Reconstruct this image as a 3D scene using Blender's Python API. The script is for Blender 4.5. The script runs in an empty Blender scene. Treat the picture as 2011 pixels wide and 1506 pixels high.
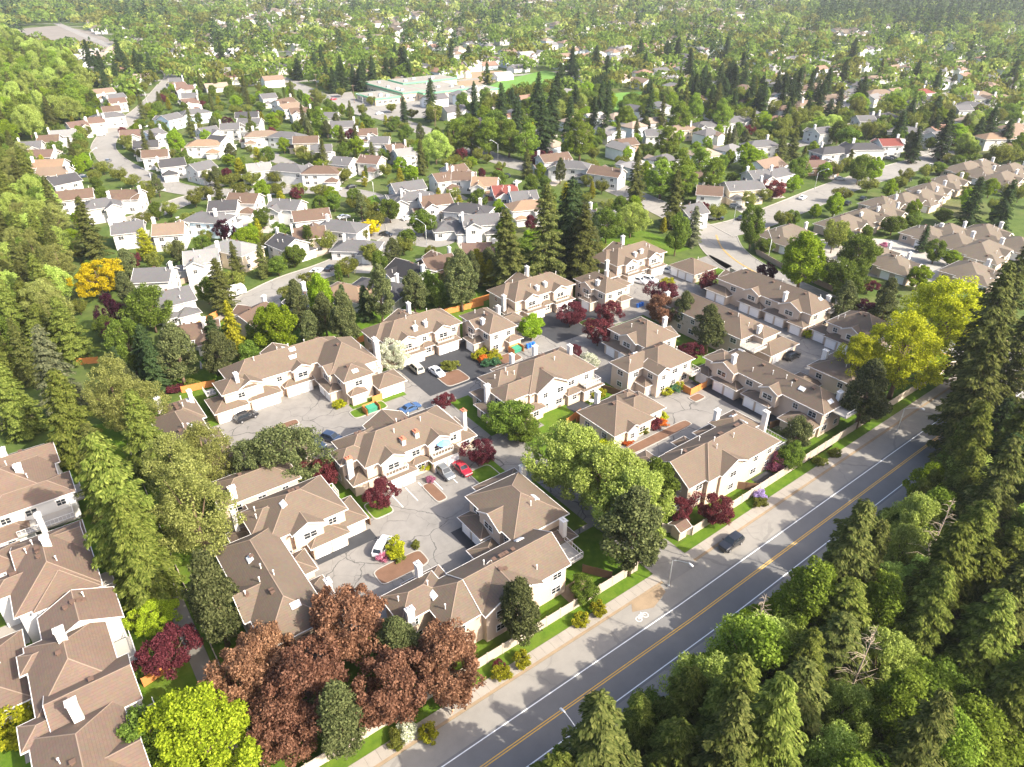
import bpy, math, random
import numpy as np
from mathutils import Vector, Matrix

# ------------------------------------------------------------------ camera, sky, sun, exposure
SC = bpy.context.scene
COL = SC.collection
cam_data = bpy.data.cameras.new('camera')
cam = bpy.data.objects.new('camera', cam_data)
COL.objects.link(cam)
SC.camera = cam
cam_data.sensor_fit = 'HORIZONTAL'
cam_data.sensor_width = 36.0
cam_data.lens = 36.0 * 1390.0 / 2011.0
cam_data.clip_start = 0.5
cam_data.clip_end = 12000.0
PITCH = math.radians(30.95)
YAW = math.radians(53.5)
cam.location = (0.0, 0.0, 78.0)
cam.rotation_euler = (math.radians(90) - PITCH, 0.0, YAW - math.radians(90))

SUN_EL = math.radians(38.0)
SUN_AZ = math.radians(113.5 - 180.0)          # direction towards the sun, measured from +X
world = bpy.data.worlds.new('World')
SC.world = world
world.use_nodes = True
wn = world.node_tree.nodes
wl = world.node_tree.links
wn.clear()
w_out = wn.new('ShaderNodeOutputWorld')
w_bg = wn.new('ShaderNodeBackground')
w_sky = wn.new('ShaderNodeTexSky')
w_sky.sky_type = 'NISHITA'
w_sky.sun_disc = False
w_sky.sun_elevation = SUN_EL
w_sky.sun_rotation = math.radians(90) - SUN_AZ
w_sky.air_density = 0.8
w_sky.dust_density = 4.0
w_bg.inputs['Strength'].default_value = 0.15
wl.new(w_sky.outputs[0], w_bg.inputs['Color'])
wl.new(w_bg.outputs[0], w_out.inputs['Surface'])

sun_data = bpy.data.lights.new('sun', 'SUN')
sun_data.energy = 3.7
sun_data.angle = math.radians(0.55)
sun_data.color = (1.0, 0.93, 0.81)
sun = bpy.data.objects.new('sun', sun_data)
COL.objects.link(sun)
sdir = Vector((math.cos(SUN_AZ) * math.cos(SUN_EL), math.sin(SUN_AZ) * math.cos(SUN_EL), math.sin(SUN_EL)))
sun.rotation_euler = sdir.to_track_quat('Z', 'Y').to_euler()
sun.location = (0, -200, 300)

SC.view_settings.view_transform = 'Standard'
SC.view_settings.look = 'None'
SC.view_settings.exposure = 1.52
SC.view_settings.gamma = 1.0
SC.view_settings.use_curve_mapping = False
SC.cycles.max_bounces = 8
SC.cycles.diffuse_bounces = 4
SC.cycles.transparent_max_bounces = 6

# ------------------------------------------------------------------ helpers
RNG = random.Random(7)

def tag(o, label=None, cat=None, group=None, kind=None):
    if label: o['label'] = label
    if cat: o['category'] = cat
    if group: o['group'] = group
    if kind: o['kind'] = kind
    return o

def empty(name, loc=(0, 0, 0), rz=0.0, parent=None):
    o = bpy.data.objects.new(name, None)
    o.empty_display_size = 0.5
    COL.objects.link(o)
    o.location = loc
    o.rotation_euler = (0, 0, rz)
    if parent: o.parent = parent
    return o

def link(name, me, parent=None, loc=None, rz=0.0, scale=None):
    o = bpy.data.objects.new(name, me)
    COL.objects.link(o)
    if parent: o.parent = parent
    if loc is not None: o.location = loc
    if rz: o.rotation_euler = (0, 0, rz)
    if scale is not None: o.scale = scale
    return o

def obj_mat(o, m):
    s = o.material_slots[0]
    s.link = 'OBJECT'
    s.material = m

class MB:
    """collects polygons; build() links them as one mesh object"""
    def __init__(self):
        self.v = []; self.f = []; self.mi = []; self.cm = 0
    def poly(self, pts):
        n = len(self.v)
        self.v.extend([tuple(p) for p in pts])
        self.f.append(tuple(range(n, n + len(pts))))
        self.mi.append(self.cm)
    def box(self, x0, x1, y0, y1, z0, z1, bottom=True):
        n = len(self.v)
        self.v += [(x0, y0, z0), (x1, y0, z0), (x1, y1, z0), (x0, y1, z0), (x0, y0, z1), (x1, y0, z1), (x1, y1, z1), (x0, y1, z1)]
        fs = [(4, 5, 6, 7), (0, 1, 5, 4), (1, 2, 6, 5), (2, 3, 7, 6), (3, 0, 4, 7)]
        if bottom: fs.append((3, 2, 1, 0))
        for q in fs:
            self.f.append(tuple(n + k for k in q)); self.mi.append(self.cm)
    def bar(self, a, b, w, h=None):
        """box section bar from a to b"""
        h = h or w
        a = Vector(a); b = Vector(b); d = (b - a)
        if d.length < 1e-6: return
        d.normalize()
        up = Vector((0, 0, 1)) if abs(d.z) < 0.95 else Vector((1, 0, 0))
        s = d.cross(up).normalized() * (w / 2); u = s.cross(d).normalized() * (h / 2)
        n = len(self.v)
        for p in (a, b):
            for q in (-s - u, s - u, s + u, -s + u):
                self.v.append(tuple(p + q))
        for q in ((0, 1, 5, 4), (1, 2, 6, 5), (2, 3, 7, 6), (3, 0, 4, 7), (3, 2, 1, 0), (4, 5, 6, 7)):
            self.f.append(tuple(n + k for k in q)); self.mi.append(self.cm)
    def tube(self, pts, rad, seg=6, cap=True):
        pts = [Vector(p) for p in pts]
        rs = rad if isinstance(rad, (list, tuple)) else [rad] * len(pts)
        n = len(self.v)
        for i, p in enumerate(pts):
            d = (pts[min(i + 1, len(pts) - 1)] - pts[max(i - 1, 0)])
            d.normalize()
            up = Vector((0, 0, 1)) if abs(d.z) < 0.9 else Vector((1, 0, 0))
            s = d.cross(up).normalized(); u = s.cross(d).normalized()
            for k in range(seg):
                a = 2 * math.pi * k / seg
                self.v.append(tuple(p + (s * math.cos(a) + u * math.sin(a)) * rs[i]))
        for i in range(len(pts) - 1):
            for k in range(seg):
                a = n + i * seg + k; b = n + i * seg + (k + 1) % seg
                self.f.append((a, b, b + seg, a + seg)); self.mi.append(self.cm)
        if cap:
            self.f.append(tuple(n + (len(pts) - 1) * seg + k for k in range(seg))); self.mi.append(self.cm)
            self.f.append(tuple(n + k for k in reversed(range(seg)))); self.mi.append(self.cm)
    def mesh(self, name, *mats, smooth=False):
        me = bpy.data.meshes.new(name)
        me.from_pydata(self.v, [], self.f)
        for m in mats: me.materials.append(m)
        if len(mats) > 1: me.polygons.foreach_set('material_index', self.mi)
        if smooth: me.polygons.foreach_set('use_smooth', [True] * len(self.f))
        me.update()
        return me
    def build(self, name, mat, parent=None, smooth=False, **kw):
        return link(name, self.mesh(name, mat, smooth=smooth), parent, **kw)

def np_mesh(name, verts, quads, mat, rnd=None, tris=False):
    """fast mesh from numpy arrays; rnd is one float per face"""
    me = bpy.data.meshes.new(name)
    k = 3 if tris else 4
    nf = len(quads)
    me.vertices.add(len(verts))
    me.vertices.foreach_set('co', np.ascontiguousarray(verts, dtype=np.float32).ravel())
    me.loops.add(nf * k)
    me.loops.foreach_set('vertex_index', np.ascontiguousarray(quads, dtype=np.int32).ravel())
    me.polygons.add(nf)
    me.polygons.foreach_set('loop_start', np.arange(0, nf * k, k, dtype=np.int32))
    me.polygons.foreach_set('loop_total', np.full(nf, k, dtype=np.int32))
    if rnd is not None:
        at = me.attributes.new('rnd', 'FLOAT', 'FACE')
        at.data.foreach_set('value', np.asarray(rnd, dtype=np.float32))
    me.materials.append(mat)
    me.update(calc_edges=True)
    return me

# ------------------------------------------------------------------ materials
class NT:
    def __init__(self, name):
        self.m = bpy.data.materials.new(name); self.m.use_nodes = True
        self.t = self.m.node_tree; self.t.nodes.clear()
        self.out = self.n('ShaderNodeOutputMaterial')
    def n(self, typ, **kw):
        nd = self.t.nodes.new(typ)
        for k, v in kw.items():
            if k.startswith('i_'):
                nd.inputs[k[2:].replace('_', ' ')].default_value = v
            else: setattr(nd, k, v)
        return nd
    def l(self, a, b): self.t.links.new(a, b)
    def ramp(self, fac, stops, mode='LINEAR'):
        r = self.n('ShaderNodeValToRGB'); r.color_ramp.interpolation = mode
        cr = r.color_ramp
        while len(cr.elements) > 1: cr.elements.remove(cr.elements[-1])
        cr.elements[0].position = stops[0][0]; cr.elements[0].color = (*stops[0][1], 1)
        for p, c in stops[1:]:
            e = cr.elements.new(p); e.color = (*c, 1)
        self.l(fac, r.inputs[0]); return r.outputs[0]
    def noise(self, scale, detail=3, rough=0.55, vec=None):
        nd = self.n('ShaderNodeTexNoise'); nd.inputs['Scale'].default_value = scale
        nd.inputs['Detail'].default_value = detail; nd.inputs['Roughness'].default_value = rough
        if vec is not None: self.l(vec, nd.inputs['Vector'])
        return nd.outputs['Fac']
    def mix(self, fac, a, b, blend='MIX'):
        nd = self.n('ShaderNodeMix', data_type='RGBA', blend_type=blend)
        for s, v in ((nd.inputs[0], fac), (nd.inputs[6], a), (nd.inputs[7], b)):
            if isinstance(v, (int, float)): s.default_value = v
            elif isinstance(v, tuple): s.default_value = (*v, 1)
            else: self.l(v, s)
        return nd.outputs[2]
    def math(self, op, a, b=None, clamp=False):
        nd = self.n('ShaderNodeMath', operation=op); nd.use_clamp = clamp
        for s, v in ((nd.inputs[0], a), (nd.inputs[1], b)):
            if v is None: continue
            if isinstance(v, (int, float)): s.default_value = v
            else: self.l(v, s)
        return nd.outputs[0]
    def pos(self): return self.n('ShaderNodeNewGeometry').outputs['Position']
    def princ(self, col, rough=0.8, spec=0.3, bump=None, bstr=0.2, bdist=0.02, metallic=0.0):
        p = self.n('ShaderNodeBsdfPrincipled')
        if isinstance(col, tuple): p.inputs['Base Color'].default_value = (*col, 1)
        else: self.l(col, p.inputs['Base Color'])
        p.inputs['Roughness'].default_value = rough
        p.inputs['Specular IOR Level'].default_value = spec
        p.inputs['Metallic'].default_value = metallic
        if bump is not None:
            b = self.n('ShaderNodeBump'); b.inputs['Strength'].default_value = bstr; b.inputs['Distance'].default_value = bdist
            self.l(bump, b.inputs['Height']); self.l(b.outputs[0], p.inputs['Normal'])
        self.l(p.outputs[0], self.out.inputs['Surface'])
        return p

def sc(c, k): return tuple(min(1.0, x * k) for x in c)

def m_plain(name, col, rough=0.6, spec=0.4, var=0.12, scale=1.5, metallic=0.0):
    t = NT(name)
    f = t.noise(scale, 4, 0.6, t.pos())
    c = t.mix(f, sc(col, 1 - var), sc(col, 1 + var))
    t.princ(c, rough, spec, metallic=metallic)
    return t.m

def m_roof(name, col, var=0.22, moss=0.0):
    t = NT(name); p = t.pos()
    oi = t.n('ShaderNodeObjectInfo').outputs['Random']
    big = t.noise(0.22, 4, 0.6, p)
    fine = t.noise(6.0, 3, 0.7, p)
    sep = t.n('ShaderNodeSeparateXYZ'); t.l(p, sep.inputs[0])
    # courses of shingles run at constant height
    band = t.math('FRACT', t.math('MULTIPLY', sep.outputs['Z'], 6.0))
    cellv = t.n('ShaderNodeTexVoronoi'); cellv.inputs['Scale'].default_value = 3.2; t.l(p, cellv.inputs['Vector'])
    c = t.mix(big, sc(col, 1 - var), sc(col, 1 + var))
    c = t.mix(t.math('MULTIPLY', fine, 0.55), c, sc(col, 0.7))
    cv = t.mix(0.5, cellv.outputs['Color'], (0.5, 0.5, 0.5))
    c = t.mix(0.16, c, cv, 'OVERLAY')
    c = t.mix(t.math('MULTIPLY', t.math('LESS_THAN', band, 0.16), 0.3), c, sc(col, 0.5))
    c = t.mix(t.math('MULTIPLY', oi, 0.25), c, sc(col, 0.82))
    if moss:
        mo = t.ramp(t.noise(0.5, 5, 0.7, p), [(0.55, (0, 0, 0)), (0.72, (1, 1, 1))])
        c = t.mix(t.math('MULTIPLY', mo, moss), c, (0.16, 0.13, 0.06))
    t.princ(c, 0.9, 0.15, bump=band, bstr=0.35, bdist=0.02)
    return t.m

def m_pave(name, col, crack=0.0, stain=0.3, cscale=0.09, dark=(0.03, 0.03, 0.032)):
    t = NT(name); p = t.pos()
    big = t.noise(0.06, 5, 0.6, p); mid = t.noise(0.5, 5, 0.65, p); fine = t.noise(9.0, 3, 0.7, p)
    c = t.mix(big, sc(col, 0.72), sc(col, 1.25))
    c = t.mix(t.math('MULTIPLY', t.ramp(mid, [(0.42, (0, 0, 0)), (0.7, (1, 1, 1))]), stain), c, sc(col, 0.5))
    c = t.mix(t.math('MULTIPLY', fine, 0.35), c, sc(col, 0.62))
    if crack:
        wob = t.n('ShaderNodeTexNoise'); wob.inputs['Scale'].default_value = 0.22; wob.inputs['Detail'].default_value = 4
        t.l(p, wob.inputs['Vector'])
        add = t.n('ShaderNodeVectorMath', operation='MULTIPLY_ADD'); t.l(wob.outputs['Color'], add.inputs[0])
        add.inputs[1].default_value = (4.0, 4.0, 0.0); t.l(p, add.inputs[2])
        for s, w, k in ((cscale, 0.0075, 1.0), (cscale * 2.1, 0.0085, 0.6)):
            v = t.n('ShaderNodeTexVoronoi', feature='DISTANCE_TO_EDGE'); v.inputs['Scale'].default_value = s
            t.l(add.outputs[0], v.inputs['Vector'])
            gate = t.ramp(t.noise(0.05 if k == 1 else 0.09, 2, 0.5, p), [(0.36 if k == 1 else 0.47, (0, 0, 0)), (0.44 if k == 1 else 0.53, (1, 1, 1))])
            ln = t.math('MULTIPLY', t.math('LESS_THAN', v.outputs['Distance'], w), gate)
            c = t.mix(t.math('MULTIPLY', ln, crack * k), c, dark)
    t.princ(c, 0.9, 0.2, bump=fine, bstr=0.2, bdist=0.01)
    return t.m

def m_grass(name, c0, c1, dry=(0.2, 0.16, 0.05), dryk=0.4, scale=0.35):
    t = NT(name); p = t.pos()
    big = t.noise(scale * 0.25, 4, 0.6, p); mid = t.noise(scale * 2.5, 5, 0.7, p); fine = t.noise(14.0, 3, 0.75, p)
    c = t.mix(t.ramp(mid, [(0.3, (0, 0, 0)), (0.7, (1, 1, 1))]), c0, c1)
    c = t.mix(t.math('MULTIPLY', t.ramp(big, [(0.5, (0, 0, 0)), (0.72, (1, 1, 1))]), dryk), c, dry)
    c = t.mix(t.math('MULTIPLY', fine, 0.6), c, sc(c0, 0.45))
    t.princ(c, 0.95, 0.1, bump=fine, bstr=0.6, bdist=0.05)
    return t.m

def m_leaf(name, col, col2=None, trans=0.35, hue=0.35, vary=0.5):
    """leaf shader: colour differs from leaf to leaf and from tree to tree"""
    t = NT(name)
    col2 = col2 or sc(col, 1.5)
    at = t.n('ShaderNodeAttribute', attribute_name='rnd'); at.attribute_type = 'GEOMETRY'
    oi = t.n('ShaderNodeObjectInfo').outputs['Random']
    c = t.mix(at.outputs['Fac'], sc(col, 0.7), col2)
    hsv = t.n('ShaderNodeHueSaturation')
    t.l(c, hsv.inputs['Color'])
    t.l(t.math('ADD', t.math('MULTIPLY', oi, 0.05 * hue), 0.5 - 0.025 * hue), hsv.inputs['Hue'])
    t.l(t.math('ADD', t.math('MULTIPLY', oi, vary), 1.0 - vary / 2), hsv.inputs['Value'])
    d = t.n('ShaderNodeBsdfDiffuse'); tr = t.n('ShaderNodeBsdfTranslucent'); mx = t.n('ShaderNodeMixShader')
    t.l(hsv.outputs[0], d.inputs[0]); t.l(hsv.outputs[0], tr.inputs[0])
    mx.inputs[0].default_value = trans
    t.l(d.outputs[0], mx.inputs[1]); t.l(tr.outputs[0], mx.inputs[2])
    t.l(mx.outputs[0], t.out.inputs['Surface'])
    return t.m

def m_glass(name, col=(0.02, 0.025, 0.03), rough=0.08):
    t = NT(name)
    p = t.princ(col, rough, 0.6)
    return t.m

def m_pick(name, cols, rough=0.85, roofy=False):
    """colour picked per object"""
    t = NT(name); p = t.pos()
    oi = t.n('ShaderNodeObjectInfo').outputs['Random']
    n = len(cols)
    c = t.ramp(oi, [(i / n, cc) for i, cc in enumerate(cols)], 'CONSTANT')
    f = t.noise(0.5, 4, 0.65, p)
    c = t.mix(t.math('MULTIPLY', f, 0.5), c, t.mix(0.55, c, (0.06, 0.05, 0.045)))
    t.princ(c, rough, 0.2)
    return t.m

M = {}
ROOFC = dict(brown=(0.17, 0.115, 0.085), tan=(0.27, 0.20, 0.145), grey=(0.16, 0.155, 0.155), lightgrey=(0.30, 0.295, 0.28),
             darkgrey=(0.085, 0.082, 0.085), redbrown=(0.19, 0.125, 0.098), orange=(0.32, 0.22, 0.145), red=(0.24, 0.075, 0.06), black=(0.045, 0.043, 0.045),
             townhouse=(0.138, 0.105, 0.078), pinkbrown=(0.150, 0.106, 0.080), khaki=(0.138, 0.113, 0.087))
for k, c in ROOFC.items():
    if k not in ('townhouse', 'pinkbrown', 'khaki'): c = sc(c, 0.72)
    M['roof_' + k] = m_roof('roof_' + k, c, moss=0.35 if k in ('pinkbrown', 'khaki', 'brown') else 0.0)
WALLC = dict(white=(0.52, 0.51, 0.485), cream=(0.55, 0.46, 0.34), stucco=(0.50, 0.395, 0.305), blue=(0.55, 0.66, 0.74), grey=(0.5, 0.5, 0.48), brown=(0.3, 0.2, 0.14),
             yellow=(0.75, 0.66, 0.45), navy=(0.1, 0.28, 0.45))
for k, c in WALLC.items(): M['wall_' + k] = m_plain('wall_' + k, c, 0.85, 0.2, 0.07, 0.6)
M['trim'] = m_plain('trim_white', (0.62, 0.59, 0.55), 0.6, 0.3, 0.05)
M['garage'] = m_plain('garage_white', (0.82, 0.81, 0.79), 0.55, 0.4, 0.04)
M['cap'] = m_plain('ridge_cap', (0.24, 0.18, 0.135), 0.9, 0.1, 0.1)
M['vent'] = m_plain('roof_vent_brown', (0.12, 0.075, 0.055), 0.8, 0.2)
M['metal'] = m_plain('galvanised', (0.55, 0.56, 0.57), 0.4, 0.5, 0.05, metallic=0.4)
M['glass'] = m_glass('window_glass')
M['skylight'] = m_glass('skylight_glass', (0.55, 0.58, 0.6), 0.2)
M['brick'] = m_plain('chimney_brick', (0.42, 0.16, 0.1), 0.9, 0.1, 0.25, 6)
M['timber'] = m_plain('dark_timber', (0.17, 0.1, 0.06), 0.85, 0.15, 0.2)
M['cedar_new'] = m_plain('cedar_fence', (0.5, 0.2, 0.06), 0.85, 0.15, 0.25, 3)
M['cedar_old'] = m_plain('weathered_fence', (0.3, 0.23, 0.17), 0.9, 0.1, 0.25, 3)
M['drive'] = m_pave('worn_drive', (0.225, 0.21, 0.19), crack=0.62, stain=0.4, cscale=0.11)
M['fresh'] = m_pave('fresh_asphalt', (0.045, 0.046, 0.05), stain=0.3)
M['shoulder'] = m_pave('bleached_shoulder', (0.265, 0.245, 0.215), crack=0.2, stain=0.25, cscale=0.05)
M['lanes'] = m_pave('road_lanes', (0.185, 0.178, 0.168), stain=0.2)
M['street'] = m_pave('street', (0.25, 0.235, 0.21), crack=0.25, stain=0.25, cscale=0.05)
M['walk'] = m_pave('sidewalk_concrete', (0.32, 0.285, 0.24), stain=0.25)
M['concrete'] = m_pave('concrete', (0.36, 0.335, 0.295), stain=0.2)
M['yard'] = m_pave('school_yard', (0.25, 0.235, 0.21), stain=0.3)
M['path'] = m_pave('path', (0.19, 0.175, 0.15), stain=0.3)
M['dirt'] = m_pave('dry_dirt', (0.30, 0.22, 0.14), stain=0.5)
M['mulch'] = m_pave('bark_mulch', (0.17, 0.095, 0.06), stain=0.5)
M['gravel'] = m_pave('sports_gravel', (0.21, 0.185, 0.155), stain=0.3)
M['paintw'] = m_plain('paint_white', (0.78, 0.78, 0.76), 0.7, 0.3, 0.12, 3)
M['painty'] = m_plain('paint_yellow', (0.72, 0.42, 0.07), 0.7, 0.3, 0.12, 3)
M['lawn'] = m_grass('lawn', (0.06, 0.125, 0.010), (0.125, 0.195, 0.018), dryk=0.3)
M['field'] = m_grass('playing_field', (0.11, 0.23, 0.04), (0.16, 0.29, 0.06), dryk=0.1, scale=0.1)
M['ground'] = m_grass('rough_ground', (0.05, 0.085, 0.018), (0.12, 0.16, 0.035), dry=(0.2, 0.16, 0.09), dryk=0.6, scale=0.12)
M['fencewall'] = m_plain('fence_panel_cream', (0.44, 0.37, 0.295), 0.85, 0.2, 0.1, 1.2)
M['greenfascia'] = m_plain('green_fascia', (0.13, 0.36, 0.2), 0.6, 0.3)
M['flatroof'] = m_pave('gravel_roof', (0.27, 0.25, 0.215), stain=0.35)
M['bark'] = m_plain('bark', (0.16, 0.11, 0.075), 0.95, 0.1, 0.35, 4)
M['deadwood'] = m_plain('dead_wood', (0.38, 0.30, 0.22), 0.95, 0.1, 0.25, 3)
M['rubber'] = m_plain('rubber', (0.02, 0.02, 0.02), 0.8, 0.2)
M['rim'] = m_plain('rim', (0.5, 0.5, 0.52), 0.35, 0.5, 0.05, metallic=0.7)
M['lens'] = m_plain('head_lens', (0.75, 0.77, 0.8), 0.15, 0.6, 0.03)
M['redlens'] = m_plain('tail_lens', (0.45, 0.02, 0.02), 0.2, 0.6, 0.03)
M['binblue'] = m_plain('bin_blue', (0.03, 0.16, 0.55), 0.5, 0.4)
M['dumpster'] = m_plain('dumpster_green', (0.04, 0.22, 0.13), 0.5, 0.4)
M['parasol'] = m_plain('parasol_blue', (0.16, 0.34, 0.75), 0.8, 0.2)
M['pole'] = m_plain('lamp_pole', (0.62, 0.63, 0.63), 0.4, 0.5, 0.05, metallic=0.3)
M['woodpole'] = m_plain('utility_pole', (0.2, 0.14, 0.1), 0.9, 0.1)
M['skin'] = m_plain('skin', (0.5, 0.3, 0.2), 0.6, 0.3)
M['dark_cloth'] = m_plain('dark_cloth', (0.03, 0.035, 0.04), 0.9, 0.1)
M['peach_cloth'] = m_plain('peach_cloth', (0.7, 0.36, 0.2), 0.9, 0.1)
M['hair'] = m_plain('hair', (0.03, 0.02, 0.015), 0.8, 0.2)
CARC = dict(white=(0.8, 0.8, 0.8), silver=(0.5, 0.5, 0.48), grey=(0.13, 0.14, 0.15), black=(0.015, 0.016, 0.02), red=(0.32, 0.015, 0.03), blue=(0.04, 0.09, 0.2), champagne=(0.42, 0.38, 0.32), navy=(0.025, 0.04, 0.075))
for k, c in CARC.items():
    t = NT('car_' + k); pp = t.princ(c, 0.3, 0.5); pp.inputs['Coat Weight'].default_value = 0.6; pp.inputs['Coat Roughness'].default_value = 0.08
    M['car_' + k] = t.m
LEAF = dict(
    fir=((0.062, 0.080, 0.020), (0.150, 0.155, 0.045)), cedar=((0.080, 0.110, 0.018), (0.185, 0.205, 0.045)),
    pine=((0.066, 0.085, 0.030), (0.165, 0.18, 0.07)), dfir=((0.026, 0.050, 0.018), (0.075, 0.105, 0.038)), spruce=((0.10, 0.12, 0.06), (0.22, 0.235, 0.12)),
    maple=((0.15, 0.24, 0.012), (0.31, 0.41, 0.035)), spring=((0.13, 0.20, 0.02), (0.27, 0.35, 0.055)), lime=((0.21, 0.28, 0.015), (0.42, 0.48, 0.04)), green=((0.09, 0.145, 0.018), (0.20, 0.27, 0.05)), olive=((0.13, 0.155, 0.025), (0.28, 0.295, 0.065)),
    ygreen=((0.29, 0.33, 0.015), (0.55, 0.55, 0.04)), pale=((0.27, 0.36, 0.06), (0.48, 0.56, 0.15)), feather=((0.19, 0.215, 0.05), (0.37, 0.38, 0.12)),
    copper=((0.17, 0.080, 0.046), (0.38, 0.21, 0.125)), plum=((0.095, 0.020, 0.026), (0.23, 0.065, 0.075)), darkplum=((0.042, 0.012, 0.022), (0.11, 0.035, 0.05)),
    golden=((0.46, 0.37, 0.010), (0.74, 0.60, 0.025)), goldcedar=((0.19, 0.20, 0.015), (0.42, 0.40, 0.03)), white=((0.42, 0.47, 0.25), (0.85, 0.83, 0.72)),
    pink=((0.40, 0.11, 0.20), (0.66, 0.30, 0.40)), lilac=((0.38, 0.28, 0.55), (0.6, 0.5, 0.75)), orange=((0.42, 0.10, 0.02), (0.75, 0.24, 0.05)), teal=((0.06, 0.15, 0.07), (0.12, 0.25, 0.12)))
for k, (a, b) in LEAF.items():
    a, b = sc(a, 1.1), sc(b, 1.1)
    M['leaf_' + k] = m_leaf('leaf_' + k, a, b, trans=0.34 if k in ('fir', 'cedar', 'pine', 'dfir', 'spruce', 'goldcedar') else 0.5)
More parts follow.
